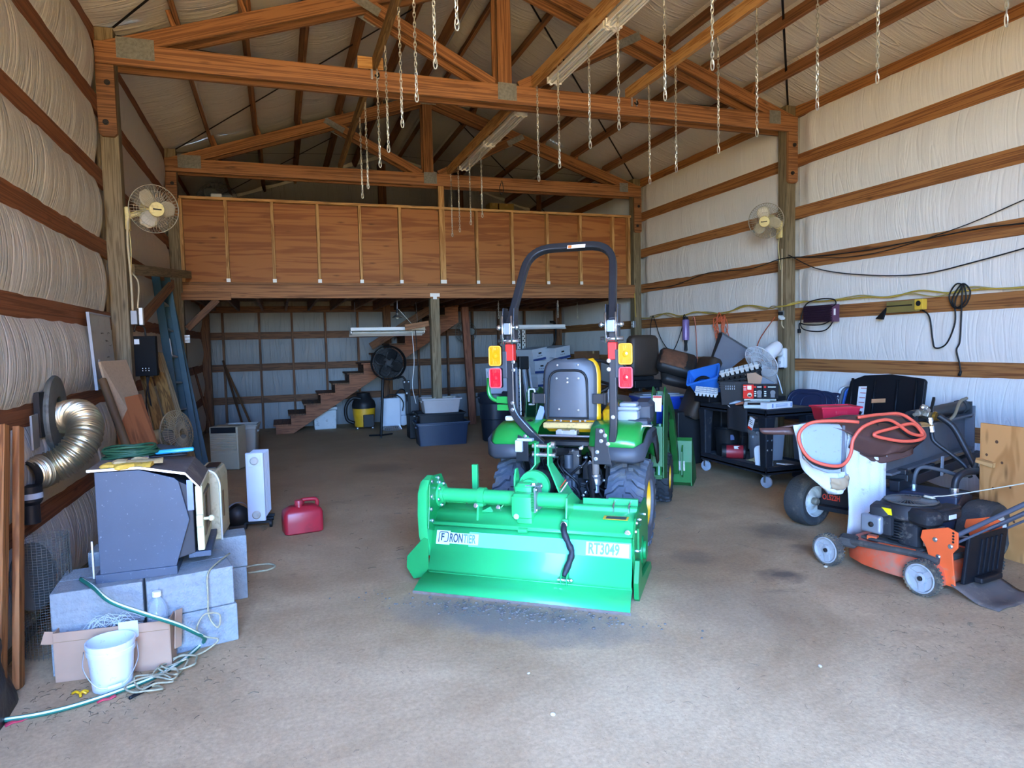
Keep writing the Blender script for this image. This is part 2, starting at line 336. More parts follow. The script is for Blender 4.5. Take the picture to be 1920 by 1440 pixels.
# ---- concrete floor
def floor_mat():
    m = bpy.data.materials.new('dusty_concrete'); m.use_nodes = True; t = m.node_tree; N = t.nodes; L = t.links; b = N['Principled BSDF']
    b.inputs['Roughness'].default_value = 0.85; b.inputs['Specular IOR Level'].default_value = 0.3
    tc = N.new('ShaderNodeTexCoord')
    def nz(scale, detail, rough=0.6, dist=0.0):
        n = N.new('ShaderNodeTexNoise'); n.inputs['Scale'].default_value = scale; n.inputs['Detail'].default_value = detail; n.inputs['Roughness'].default_value = rough; n.inputs['Distortion'].default_value = dist
        L.new(tc.outputs['Object'], n.inputs['Vector']); return n
    def ramp(src, p0, c0, p1, c1):
        r = N.new('ShaderNodeValToRGB'); r.color_ramp.elements[0].position = p0; r.color_ramp.elements[0].color = c0; r.color_ramp.elements[1].position = p1; r.color_ramp.elements[1].color = c1
        L.new(src, r.inputs['Fac']); return r
    def mix(f, a, c):
        x = N.new('ShaderNodeMixRGB'); L.new(f, x.inputs['Fac']); L.new(a, x.inputs['Color1']); x.inputs['Color2'].default_value = c; return x
    W = (1, 1, 1, 1); K = (0, 0, 0, 1)
    base = ramp(nz(0.9, 6, 0.6, 0.4).outputs['Fac'], 0.35, lin('a68862'), 0.66, lin('ccb086'))
    fine = ramp(nz(45, 6, 0.7).outputs['Fac'], 0.3, (0.72, 0.71, 0.70, 1), 0.75, (1.1, 1.1, 1.1, 1))
    ml = N.new('ShaderNodeMixRGB'); ml.blend_type = 'MULTIPLY'; ml.inputs['Fac'].default_value = 1; L.new(base.outputs[0], ml.inputs['Color1']); L.new(fine.outputs[0], ml.inputs['Color2'])
    tan = ramp(nz(0.55, 8, 0.65, 0.8).outputs['Fac'], 0.50, K, 0.72, (0.6, 0.6, 0.6, 1))
    x1 = mix(tan.outputs[0], ml.outputs[0], lin('86694a'))
    # more brown dust towards the back of the barn
    sx = N.new('ShaderNodeSeparateXYZ'); L.new(tc.outputs['Object'], sx.inputs[0])
    dp = N.new('ShaderNodeMapRange'); dp.inputs[1].default_value = 4.0; dp.inputs[2].default_value = 9.0; dp.inputs[3].default_value = 0.0; dp.inputs[4].default_value = 0.65; L.new(sx.outputs['Y'], dp.inputs[0])
    x2 = mix(dp.outputs[0], x1.outputs[0], lin('a88c68'))
    sp = ramp(nz(1.7, 9, 0.72, 1.0).outputs['Fac'], 0.60, K, 0.74, (0.5, 0.5, 0.5, 1))
    x3 = mix(sp.outputs[0], x2.outputs[0], lin('574b3e'))
    grit = ramp(nz(130, 2, 0.5).outputs['Fac'], 0.68, K, 0.73, (0.7, 0.7, 0.7, 1))
    x4 = mix(grit.outputs[0], x3.outputs[0], lin('55493c'))
    # hairline cracks
    vo = N.new('ShaderNodeTexVoronoi'); vo.feature = 'DISTANCE_TO_EDGE'; vo.inputs['Scale'].default_value = 0.42
    dn = nz(2.2, 6); va = N.new('ShaderNodeMixRGB'); va.inputs['Fac'].default_value = 0.16; L.new(tc.outputs['Object'], va.inputs['Color1']); L.new(dn.outputs['Color'], va.inputs['Color2']); L.new(va.outputs[0], vo.inputs['Vector'])
    ck = ramp(vo.outputs['Distance'], 0.0003, (0.10, 0.10, 0.10, 1), 0.0012, K)
    x5 = mix(ck.outputs[0], x4.outputs[0], lin('4c4238'))
    # oil stains: (x, y, radius)
    cur = x5
    for (px, py, rr, amt) in ((3.05, 3.52, 0.13, 0.75), (2.75, 4.05, 0.16, 0.35), (3.45, 5.6, 0.14, 0.35), (2.45, 3.2, 0.4, 0.25), (3.7, 4.35, 0.2, 0.5), (3.6, 3.9, 0.12, 0.5), (1.2, 8.6, 0.35, 0.3)):
        vd = N.new('ShaderNodeVectorMath'); vd.operation = 'DISTANCE'; vd.inputs[1].default_value = (px, py, 0)
        wv = N.new('ShaderNodeVectorMath'); wv.operation = 'MULTIPLY_ADD'; wv.inputs[1].default_value = (0.25, 0.25, 0); L.new(nz(5, 4).outputs['Color'], wv.inputs[0]); L.new(tc.outputs['Object'], wv.inputs[2])
        sb = N.new('ShaderNodeVectorMath'); sb.operation = 'SUBTRACT'; sb.inputs[1].default_value = (0.125, 0.125, 0); L.new(wv.outputs[0], sb.inputs[0]); L.new(sb.outputs[0], vd.inputs[0])
        r = N.new('ShaderNodeMapRange'); r.inputs[1].default_value = rr * 0.5; r.inputs[2].default_value = rr * 1.3; r.inputs[3].default_value = amt; r.inputs[4].default_value = 0; L.new(vd.outputs['Value'], r.inputs[0])
        cur = mix(r.outputs[0], cur.outputs[0], lin('4a423a'))
    # loose earth shed under the tiller
    vd = N.new('ShaderNodeVectorMath'); vd.operation = 'MULTIPLY_ADD'; vd.inputs[1].default_value = (0.5, 0.5, 0); L.new(nz(4, 6, 0.7).outputs['Color'], vd.inputs[0]); L.new(tc.outputs['Object'], vd.inputs[2])
    mp = N.new('ShaderNodeMapping'); mp.inputs['Location'].default_value = (-1.45, -3.80, 0); mp.vector_type = 'POINT'; L.new(vd.outputs[0], mp.inputs['Vector'])
    rt = N.new('ShaderNodeVectorRotate'); rt.inputs['Angle'].default_value = math.radians(37.4); rt.rotation_type = 'Z_AXIS'; L.new(mp.outputs[0], rt.inputs['Vector'])
    sc_ = N.new('ShaderNodeVectorMath'); sc_.operation = 'MULTIPLY'; sc_.inputs[1].default_value = (1.15, 3.0, 0); L.new(rt.outputs[0], sc_.inputs[0])
    le = N.new('ShaderNodeVectorMath'); le.operation = 'LENGTH'; L.new(sc_.outputs[0], le.inputs[0])
    r = N.new('ShaderNodeMapRange'); r.inputs[1].default_value = 0.45; r.inputs[2].default_value = 1.05; r.inputs[3].default_value = 0.85; r.inputs[4].default_value = 0; L.new(le.outputs['Value'], r.inputs[0])
    cur = mix(r.outputs[0], cur.outputs[0], lin('766f66'))
    L.new(cur.outputs[0], b.inputs['Base Color'])
    bp = N.new('ShaderNodeBump'); bp.inputs['Strength'].default_value = 0.35; bp.inputs['Distance'].default_value = 0.006; L.new(nz(70, 5, 0.65).outputs['Fac'], bp.inputs['Height']); L.new(bp.outputs[0], b.inputs['Normal'])
    return m
fl = MB(); fl.box(((XL + XR) / 2, (Y0 + Y3) / 2, -0.075), (XR - XL + 0.5, Y3 - Y0 + 0.4, 0.15))
floor = struct(fl.build('floor', floor_mat()))
# ---- outside yard
yd = MB(); yd.box((2, -31.0, -0.13), (90, 60, 0.1))
struct(yd.build('ground_outside', mat('sunlit_gravel', 'b7965c', 0.9, vary=0.25, vscale=2.0, bump=0.4)))

# ---- side walls: siding, pillowed insulation, girts, posts
def wall_sheet(x, inward, m_ins, bulge, seed):
    b = MB(); r = random.Random(seed)
    bays = [(POST_Y[i] + 0.10, POST_Y[i + 1] + 0.02) for i in range(4)]
    zs = [0.0] + [z + GH / 2 for z in GZ] + [4.24]
    for bi, (ya, yb) in enumerate(bays):
        for k in range(len(zs) - 1):
            za, zb = zs[k], zs[k + 1]; ph = r.random() * 10; am = bulge * (0.8 + 0.4 * r.random())
            def fn(u, v, ya=ya, yb=yb, za=za, zb=zb, ph=ph, am=am):
                y = ya + (yb - ya) * u; z = za + (zb - za) * v
                prof = max(0.0, math.sin(PI * v)) ** 0.6; e = min(1.0, min(u, 1 - u) * 14); e = e * e * (3 - 2 * e)
                wr = (noise.noise((y * 7.0 + ph, z * 0.8, ph)) * 0.012 + abs(noise.noise((y * 2.3 + ph, z * 0.5, 5 + ph))) * 0.018) * (bulge / 0.06)
                return Vector((x - inward * 0.045 + inward * prof * e * (0.04 + am + wr), y, z))
            b.grid(90, 12, fn, lambda u, v, ya=ya, yb=yb, za=za, zb=zb: (ya + (yb - ya) * u, za + (zb - za) * v), flip=(inward > 0))
    return b
def side_wall(name, x, inward, m_ins, m_girt, bulge, seed):
    b = MB(); b.box((x - inward * 0.10, (Y0 + Y3) / 2, 2.15), (0.03, Y3 - Y0 + 0.3, 4.5))
    w_ = struct(b.build(name, mat('barn_siding', 'c9c6bd', 0.5)))
    wall_sheet(x, inward, m_ins, bulge, seed).build('insulation', m_ins, w_, smooth=True)
    for i in range(4):
        ya, yb = POST_Y[i] + (0.07 if i else 0.0), POST_Y[i + 1] + 0.07
        for z in GZ:
            g = MB(); g.beam((x - inward * 0.019, ya, z + GH / 2), (x - inward * 0.019, yb, z + GH / 2), 0.038, GH, (0, 0, 1)); g.build('girt', m_girt, w_, bevel=0.003)
        g = MB(); g.beam((x - inward * 0.019, ya, 4.245), (x - inward * 0.019, yb, 4.245), 0.04, 0.17); g.build('eave_board', m_girt, w_, bevel=0.003)
        g = MB(); g.beam((x - inward * 0.019, ya, 0.09), (x - inward * 0.019, yb, 0.09), 0.04, 0.18); g.build('skirt_board', M_post, w_, bevel=0.003)
    for i in range(1, 5):
        y = POST_Y[i]
        if i == 4: continue
        px = x + inward * 0.07
        p = MB(); p.beam((px, y + 0.108, 0), (px, y + 0.108, 4.3), 0.14, 0.14, (0, 1, 0)); po = p.build('post', M_post, w_, bevel=0.006)
        s_ = MB(); s_.prism([(-0.07, 3.98), (-0.07, 3.41), (-0.045, 3.385), (0.045, 3.385), (0.07, 3.41), (0.07, 3.98)], (px, y, 0), (1, 0, 0), (0, 0, 1), (0, 1, 0), 0.037)
        sb_ = s_.build('truss_block', M_fir, po, bevel=0.003)
        for zz, dx in ((3.83, 0.015), (3.50, -0.012)):
            bo = MB(); bo.lathe([(0.024, 0), (0.024, 0.006), (0.017, 0.007), (0.017, 0.02)], (px + dx, y + 0.0, zz), (0, -1, 0), 12); bo.build('bolt', mat('dark_iron', '2e2a27', 0.6, 0.6), po, smooth=30)
    return w_
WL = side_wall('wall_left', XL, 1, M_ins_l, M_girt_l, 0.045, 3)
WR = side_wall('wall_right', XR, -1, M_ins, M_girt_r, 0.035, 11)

# ---- back wall with studs, girts, insulation cells
b = MB(); b.prism([(XL - 0.1, 0), (XR + 0.1, 0), (XR + 0.1, 4.3), (CX, 5.55), (XL - 0.1, 4.3)], (0, Y3 + 0.16, 0), (1, 0, 0), (0, 0, 1), (0, 1, 0), 0.03)
WB = struct(b.build('wall_back', mat('barn_siding', 'c9c6bd')))
bz = [0.0, 0.575, 1.20, 1.81, 2.36, 2.97, 3.58, 4.2]
b = MB()
bx = [XL, -1.239, -0.987, -0.339, 0.261, 0.889, 1.519, 2.13, 2.74, 3.365, 3.919, 4.5, 5.1, XR]
for i in range(len(bx) - 1):
    for k in range(len(bz) - 1):
        xa, xb, za, zb = bx[i], bx[i + 1], bz[k], bz[k + 1]; ph = rnd.random() * 20
        def fn(u, v):
            x = xa + (xb - xa) * u; z = za + (zb - za) * v; pr = max(0, math.sin(PI * v)) ** 0.6 * max(0, math.sin(PI * u)) ** 0.4
            return Vector((x, Y3 + 0.02 - pr * 0.055 - noise.noise((x * 8 + ph, z * 2, ph)) * 0.012 * pr, z))
        b.grid(14, 12, fn, lambda u, v: (xa + (xb - xa) * u, za + (zb - za) * v))
b.build('insulation', M_ins_b, WB, smooth=True)
# gable sheet above
b = MB(); b.prism([(XL, 4.2), (XR, 4.2), (CX, 5.4)], (0, Y3 + 0.02, 0), (1, 0, 0), (0, 0, 1), (0, 1, 0), 0.02); b.build('gable_insulation', M_ins_b, WB)
for z in (0.575, 1.20, 1.81, 2.97, 3.58):
    g = MB(); g.beam((XL, Y3 + 0.0, z), (XR, Y3 + 0.0, z), 0.03, 0.14); g.build('girt', M_dark, WB, bevel=0.003)
for x in bx[1:-1]:
    g = MB(); g.beam((x, Y3 - 0.045, 0.0), (x, Y3 - 0.045, 2.28), 0.04, 0.09, (0, 1, 0)); g.build('stud', M_dark, WB, bevel=0.003)
for x in (XL + 0.07, XR - 0.07, 2.1):
    g = MB(); g.beam((x, Y3 - 0.06, 0), (x, Y3 - 0.06, 4.3 if x != 2.1 else 5.2), 0.15, 0.15, (0, 1, 0)); g.build('post', M_dark, WB, bevel=0.004)
g = MB(); g.beam((XL, Y3 - 0.05, 2.31), (XR, Y3 - 0.05, 2.31), 0.09, 0.12); g.build('ledger', M_dark, WB)

# ---- front wall round the big door opening (behind the camera)
b = MB()
DX0, DX1, DZ = -1.34, 1.50, 3.90
b.box(((XL - 0.1 + DX0) / 2, Y0 - 0.05, 2.1), (DX0 - XL + 0.1, 0.06, 4.2)); b.box(((DX1 + XR + 0.1) / 2, Y0 - 0.05, 2.1), (XR + 0.1 - DX1, 0.06, 4.2))
b.prism([(XL - 0.1, DZ), (XR + 0.1, DZ), (XR + 0.1, 4.3), (CX, 5.55), (XL - 0.1, 4.3)], (0, Y0 - 0.08, 0), (1, 0, 0), (0, 0, 1), (0, 1, 0), 0.06)
struct(b.build('wall_front', mat('barn_siding', 'c9c6bd')))

# unseen gabled block, added to shade the right half of the door's sky
b = MB(); b.prism([(0, 0), (0, 4.6), (4.5, 6.4), (9, 4.6), (9, 0)], (1.6, -6.0, -0.08), (0, -1, 0), (0, 0, 1), (1, 0, 0), 22)
struct(b.build('exterior_sky_blocker', mat('blocker_tan', '8a7350', 0.8)))
# ---- roof: ceiling sheet sagging between purlins, purlins, straps
PX = [-0.741, -0.163, 0.402, 0.982, 1.56, 2.13]
PXA = PX + [2 * CX - x for x in reversed(PX)]
b = MB()
for side in (0, 1):
    xs = [XL - 0.12] + PX + [CX]
    for k in range(len(xs) - 1):
        for (ya, yb) in ((-0.9, YF), (YF, Y1 + 0.1), (Y1 + 0.1, Y2 + 0.1), (Y2 + 0.1, Y3 + 0.2)):
            xa, xb = xs[k], xs[k + 1]; ph = rnd.random() * 10
            def fn(u, v):
                x = xa + (xb - xa) * u; y = ya + (yb - ya) * v; sg = max(0, math.sin(PI * u)) ** 0.7; e = min(1, min(v, 1 - v) * 9)
                z = rooftop(x) + 0.165 - sg * 0.065 * (0.55 + 0.45 * e) - 0.012 * sg * noise.noise((x * 1.2 + ph, y * 6, ph))
                return Vector((x if side == 0 else 2 * CX - x, y, z))
            b.grid(10, 70, fn, lambda u, v: (ya + (yb - ya) * v, xa + (xb - xa) * u), flip=(side == 0))
CE = struct(b.build('ceiling', M_ins_c, smooth=True))
b = MB(); b.prism([(XL - 0.3, 4.50 - 0.1), (CX, 5.62), (XR + 0.3, 4.50 - 0.1), (XR + 0.3, 4.44), (CX, 5.66), (XL - 0.3, 4.44)], (0, -1.0, 0), (1, 0, 0), (0, 0, 1), (0, 1, 0), 15.1)
b.build('roofing', mat('roof_steel', '8d8f90', 0.5, 0.5), CE)
for x in PXA:
    for i, (ya, yb) in enumerate(((-0.74, YF + 0.2), (YF, Y1 + 0.2), (Y1, Y2 + 0.2), (Y2, Y3 + 0.1))):
        o = 0.019 if i % 2 else -0.019; s_ = 1 if x < CX else -1
        up = Vector((-1 / 3 * s_, 0, 1)).normalized()
        p = MB(); p.beam((x + o, ya, rooftop(x + o) + 0.072), (x + o, yb, rooftop(x + o) + 0.072), 0.038, 0.14, up); p.build('purlin', M_purlin, CE, bevel=0.003)
for (ya, yb) in ((YF, Y1), (Y1 + 0.15, Y2), (Y2 + 0.15, Y3)):
    for s_ in (0, 1):
        for fl_ in (0, 1):
            xa, xb = XL + 0.15, CX - 0.1
            if s_: xa, xb = 2 * CX - xa, 2 * CX - xb
            A = Vector((xa, yb if fl_ else ya, rooftop(xa) + 0.08)); B = Vector((xb, ya if fl_ else yb, rooftop(xb) + 0.08))
            p = MB(); p.beam(A, B, 0.022, 0.002, (0, 0, 1)); p.build('brace_strap', mat('black_steel_strap', '1b1b1c', 0.5, 0.6), CE)

# ---- trusses (double, sandwiching the posts)
M_plate = mat('gusset_steel', '8f9088', 0.55, 0.7, vary=0.2, vscale=40, bump=0.8, bscale=180)
def truss(y, label):
    t = thing('roof_truss', label, 'truss', (0, y, 0))
    for ply, yo in ((0, 0.0), (1, 0.178)):
        b = MB(); b.beam((XL, yo + 0.019, 4.078), (XR, yo + 0.019, 4.078), 0.038, 0.184); b.build('bottom_chord', M_fir, t, bevel=0.004)
        for s_ in (0, 1):
            mx = (lambda x: x) if s_ == 0 else (lambda x: 2 * CX - x)
            pl = [(-1.305, 4.17), (-0.864, 4.17), (CX, rooftop(CX) - 0.147), (CX, rooftop(CX))]
            b = MB(); ex = Vector((1, 0, 0)); b.prism([(mx(x), z) for x, z in (pl if s_ == 0 else pl[::-1])], (0, yo, 0), (1, 0, 0), (0, 0, 1), (0, 1, 0), 0.038)
            # grain along the rafter
            b.uv = [[(x, z * 1.0 - (x if s_ == 0 else -x) / 3) for x, z in (u if u and i < 2 else [(0, 0)] * len(b.f[i]))] for i, u in enumerate(b.uv)]
            b.build('top_chord', M_fir, t, bevel=0.004)
            b = MB(); A = Vector((mx(0.93), yo + 0.019, 4.78)); B = Vector((mx(2.16), yo + 0.019, 4.165)); b.beam(A, B, 0.036, 0.105, (0, 0, 1)); b.build('web', M_fir, t, bevel=0.003)
        b = MB(); b.beam((CX - 0.02, yo + 0.019, 4.17), (CX - 0.02, yo + 0.019, rooftop(CX) - 0.1), 0.145, 0.038, (0, 1, 0)); b.build('king_post', M_fir, t, bevel=0.003)
        for (px, pz, wd, ht, an) in ((-1.045, 4.13, 0.29, 0.175, 0), (2 * CX + 1.02, 4.13, 0.16, 0.15, 0), (CX, 4.1, 0.2, 0.17, 0), (0.9, 4.77, 0.30, 0.085, -27), (2 * CX - 0.9, 4.77, 0.30, 0.085, 27), (CX, 5.27, 0.24, 0.15, 0)):
            b = MB(); a = math.radians(an); yy = yo - 0.0035 if ply == 0 else yo + 0.0415
            R = Euler((0, -a, 0)).to_matrix()
            b.box((px, yy, pz), (wd, 0.003, ht), R)
            nr = int(wd / 0.024)
            for k in range(nr): b.box(Vector((px, yy - (0.002 if ply == 0 else -0.002), pz)) + R @ Vector(((k + 0.5) * wd / nr - wd / 2, 0, 0)), (0.008, 0.003, ht * 0.97), R)
            b.build('gusset_plate', M_plate, t)
    return t
TR1 = truss(Y1, 'nearer double timber roof truss hung with chains, spanning between the two fan posts')
TR2 = truss(Y2, 'farther double timber roof truss directly above the plywood loft front')
truss(YF, 'front double timber roof truss overhead nearest the open door')

# ---- long lumber braces lying on the bottom chords
def lumber(name, label, p0, p1, wd, ht, m, cat='brace', up=(0, 0, 1)):
    b = MB(); b.beam(p0, p1, wd, ht, up); return tag(b.build(name, m, bevel=0.003), label, cat)
lumber('lumber_brace', 'long middle lumber brace on the trusses carrying the white strip lights', (2.58, -0.6, 4.225), (2.58, Y2 + 0.22, 4.225), 0.045, 0.11, M_tan)
lumber('lumber_brace', 'right-hand lumber brace overhead ending at the nearer truss, hung with chains', (3.69, -0.6, 4.225), (3.69, Y1 + 0.06, 4.225), 0.045, 0.11, M_tan)
lumber('lumber_brace', 'left-hand weathered lumber brace running over both trusses, hung with chains', (0.97, -0.6, 4.225), (0.97, Y2 + 0.2, 4.225), 0.045, 0.11, wood('weathered_lumber', '8e7046', '6b5030'))
b = MB(); b.box((0.93, Y1 - 0.01, 4.225), (0.24, 0.02, 0.11)); tag(b.build('plywood_scrap', M_tan, bevel=0.002), 'small pale wood block nailed behind the left brace on the nearer truss', 'board')
# ================================================================== LOFT AND STAIRS
M_white = mat('white_enamel', 'e2e2de', 0.45, vary=0.04)
M_black = mat('black_plastic', '18191b', 0.5, vary=0.2, spec=0.3)
M_steel = mat('zinc_steel', 'b9bcc0', 0.38, 0.9, vary=0.1)
M_iron = mat('dark_iron', '2e2a27', 0.6, 0.6)
loft = thing('loft', 'storage loft with plywood front wall and red-brown rim board over the back bay', 'loft', (0, Y2, 0))
def part(name, m, parent, fn, smooth=False, bevel=0.0, **k):
    b = MB(); fn(b)
    if name.endswith('_bolts'):                                     # every bolt is a part of its own
        for i, (v0, f0) in enumerate(b.g):
            v1, f1 = b.g[i + 1] if i + 1 < len(b.g) else (len(b.v), len(b.f))
            q = MB(); q.v = b.v[v0:v1]; q.f = [tuple(k_ - v0 for k_ in f) for f in b.f[f0:f1]]; q.uv = b.uv[f0:f1]; o = q.build('bolt', m, parent)
        return o
    return b.build(name, m, parent, smooth, bevel, **k)
part('rim_board', M_fir, loft, lambda b: b.beam((-1.21, 0.02, 2.37), (5.80, 0.02, 2.37), 0.042, 0.185), bevel=0.004)
part('sill_plate', M_fir, loft, lambda b: b.beam((-1.21, 0.045, 2.482), (2.2, 0.045, 2.482), 0.10, 0.036), bevel=0.004)
part('sill_plate', M_fir, loft, lambda b: b.beam((2.205, 0.045, 2.482), (5.80, 0.045, 2.482), 0.10, 0.036), bevel=0.004)
part('top_plate', M_tan, loft, lambda b: b.beam((-1.20, 0.04, 3.652), (5.74, 0.04, 3.652), 0.09, 0.038), bevel=0.003)
sx = [-1.19, -0.622, -0.011, 0.611, 1.213, 1.807, 3.015, 3.601, 4.208, 4.798, 5.40, 5.70]
for x in sx:
    st = part('stud', M_tan, loft, lambda b: b.beam((x, 0.04, 2.5), (x, 0.04, 3.633), 0.042, 0.088, (0, 1, 0)), bevel=0.003)
    if -0.7 < x < 5.3: part('bracket', M_white, st, lambda b: b.box((x, -0.007, 2.525), (0.052, 0.004, 0.05)))
st = part('stud', M_tan, loft, lambda b: b.beam((2.459, 0.035, 2.5), (2.459, 0.035, 3.985), 0.088, 0.06, (0, 1, 0)), bevel=0.003)
part('bracket', M_white, st, lambda b: b.box((2.459, 0.002, 2.53), (0.095, 0.004, 0.055)))
for xa, xb in zip([-1.2, 0.0, 1.21, 2.459, 3.6, 4.798], [0.0, 1.21, 2.459, 3.6, 4.798, 5.76]):
    part('plywood_panel', M_ply, loft, lambda b: b.beam((xa + 0.002, 0.094, 3.07), (xb - 0.002, 0.094, 3.07), 0.014, 1.15))
part('floor_deck', M_dark, loft, lambda b: b.box((2.3, 1.80, 2.468), (7.0, 3.45, 0.018)))
for i in range(17):
    x = -1.1 + i * 0.42
    part('joist', M_dark, loft, lambda b: b.beam((x, 0.05, 2.365), (x, 3.5, 2.365), 0.04, 0.18), bevel=0.002)
part('support_post', M_post, loft, lambda b: b.beam((2.31, 0.07, 0), (2.31, 0.07, 2.275), 0.14, 0.14, (0, 1, 0)), bevel=0.005)
part('support_post', wood('red_stud', '80503a', '643b2a'), loft, lambda b: b.beam((3.50, 2.3, 0), (3.40, 2.3, 2.27), 0.135, 0.09, (0, 1, 0)), bevel=0.004)
def tee(b): b.prism([(-0.075, 0.04), (0.075, 0.04), (0.075, -0.012), (0.03, -0.012), (0.03, -0.05), (-0.03, -0.05), (-0.03, -0.012), (-0.075, -0.012)], (2.31, -0.002, 2.31), (1, 0, 0), (0, 0, 1), (0, -1, 0), 0.004)
part('tee_bracket', M_white, loft, tee)
# knee braces and beam blocks at the left post
part('bearing_block', M_fir, loft, lambda b: b.beam((-1.23, -0.01, 2.30), (-0.60, -0.01, 2.30), 0.04, 0.10), bevel=0.003)
part('knee_brace', M_dark, loft, lambda b: b.beam((-1.18, 0.05, 1.86), (-0.78, 0.05, 2.26), 0.09, 0.09), bevel=0.003)

# staircase
stair = thing('staircase', 'open wooden staircase climbing right from the floor to the loft at the back', 'stairs', (-0.11, 12.85, 0))
RN, RS, NS = 0.2665, 0.178, 13
M_str = wood('stringer_lumber', '8f5a3c', '70422a', rand=0.06)
for yo in (0.0, 0.88):
    pl = [(0, 0)]
    for i in range(NS): pl += [(i * RN, (i + 1) * RS - 0.03), ((i + 1) * RN, (i + 1) * RS - 0.03)]
    pl += [(NS * RN, NS * RS - 0.33), (0.30, 0.0)]
    part('stringer', M_str, stair, lambda b: b.prism(pl, (0, yo, 0), (1, 0, 0), (0, 0, 1), (0, 1, 0), 0.04), bevel=0.003)
for i in range(NS):
    part('tread', M_dark if i % 3 else M_str, stair, lambda b: b.beam((i * RN + RN / 2 - 0.018, -0.04, (i + 1) * RS - 0.014), (i * RN + RN / 2 - 0.018, 0.96, (i + 1) * RS - 0.014), RN + 0.045, 0.028), bevel=0.003)
    part('riser', M_dark, stair, lambda b: b.beam((i * RN + 0.012, 0.042, (i + 0.5) * RS - 0.02), (i * RN + 0.012, 0.878, (i + 0.5) * RS - 0.02), 0.018, RS - 0.03))
part('post', M_dark, stair, lambda b: b.beam((2.05, 0.30, 0), (2.05, 0.30, 1.25), 0.09, 0.09, (0, 1, 0)))
part('handrail_board', M_dark, stair, lambda b: b.beam((1.75, -0.02, 1.55), (2.9, -0.02, 2.25), 0.04, 0.14))

# wall-mounted shelf bracket board on the left posts and its red brace
g = thing('shelf_bracket', 'weathered board spanning the two left posts, propped by a red-brown brace', 'shelf', (XL + 0.14, Y1 + 0.2, 0))
part('board', M_post, g, lambda b: b.beam((0.0, 0.1, 2.30), (0.10, 3.50, 2.60), 0.04, 0.10), bevel=0.003)
part('brace', M_fir, g, lambda b: b.beam((0.04, 0.15, 1.85), (0.06, 2.1, 2.35), 0.04, 0.10), bevel=0.003)

# loft clutter seen over the plywood
bx_ = thing('cardboard_box', 'yellowish carton sitting high in the dark loft, left of its twin', 'box', (4.10, 12.6, 0)); 
M_card = mat('cardboard', 'a8866a', 0.85, vary=0.08); M_cardy = mat('yellow_carton', 'a58c52', 0.85, vary=0.08)
bpy.data.objects.remove(bx_)
def carton(name, label, loc, sz, rot=0, m=None, group=None, tape=True, flaps=False):
    """closed carton: body, tape strip, lid seams"""
    m = m or M_card; t = thing(name, label, 'box', loc, rot, group)
    part('body', m, t, lambda b: b.box((0, 0, sz[2] / 2), sz), bevel=0.004)
    if tape: part('tape', mat('packing_tape', 'b79b6a', 0.3), t, lambda b: (b.box((0, 0, sz[2] + 0.0006), (sz[0] * 1.002, 0.05, 0.001)), b.box((0, -sz[1] / 2 - 0.0006, sz[2] * 0.88), (0.05, 0.001, sz[2] * 0.24))))
    return t
carton('cardboard_box', 'wide yellow carton on a high loft shelf behind the farther truss', (4.28, 12.6, 4.03), (0.30, 0.25, 0.22), m=M_cardy)
carton('cardboard_box', 'narrow yellow carton on a high loft shelf, left of the wide one', (4.02, 12.6, 4.03), (0.17, 0.25, 0.22), m=M_cardy)
t = thing('plank_shelf', 'dark plank shelf high under the loft roof holding two cartons', 'shelf', (4.2, 12.6, 4.0))
part('plank', M_dark, t, lambda b: b.beam((-0.9, 0, 0.012), (0.9, 0, 0.012), 0.35, 0.024)); 
for s_ in (-0.8, 0.8): part('hanger', M_dark, t, lambda b: b.beam((s_, 0.0, 0.024), (s_, 0.0, rooftop(4.2 + s_) - 4.0), 0.04, 0.09))
for (xa, za, xb, zb, lb) in ((0.35, 4.05, 1.75, 2.95, 'left'), (2.9, 4.05, 1.6, 2.95, 'right')):
    b = MB(); b.beam((xa, 12.7, za), (xb, 12.7, zb), 0.05, 0.14); tag(b.build('roof_brace', M_dark, bevel=0.003), f'dark diagonal brace above the loft, the {lb} one of the crossing pair', 'brace')
# round fan lying up in the loft
def fan_cage(name, parent, c, R, dp, m, axis, n=40, rings=4, r=0.0022):
    """front and back wire cage of a fan: radial wires, rings, hub disc"""
    ax = Vector(axis).normalized(); u = ax.orthogonal().normalized(); v = ax.cross(u); c = Vector(c)
    def ring(b, rr, off, rad): b.tube([c + ax * off + u * rr * math.cos(a) + v * rr * math.sin(a) for a in [2 * PI * k / 32 for k in range(32)]], rad, 5, closed=True)
    b = MB(); ring(b, R, 0, r * 2.2); ring(b, R, -0.006, r * 2)
    for k in range(1, rings): ring(b, R * k / rings, dp * (1 - (k / rings) ** 3), r); ring(b, R * k / rings, -dp * (1 - (k / rings) ** 3), r)
    for k in range(n):
        a = 2 * PI * k / n; d = u * math.cos(a) + v * math.sin(a)
        for s_ in (1, -1): b.tube([c + d * R * 0.22 + ax * dp * s_, c + d * R * 0.6 + ax * dp * 0.85 * s_, c + d * R * 0.9 + ax * dp * 0.35 * s_, c + d * R], r, 4, caps=False)
    return b.build(name, m, parent, smooth=True)
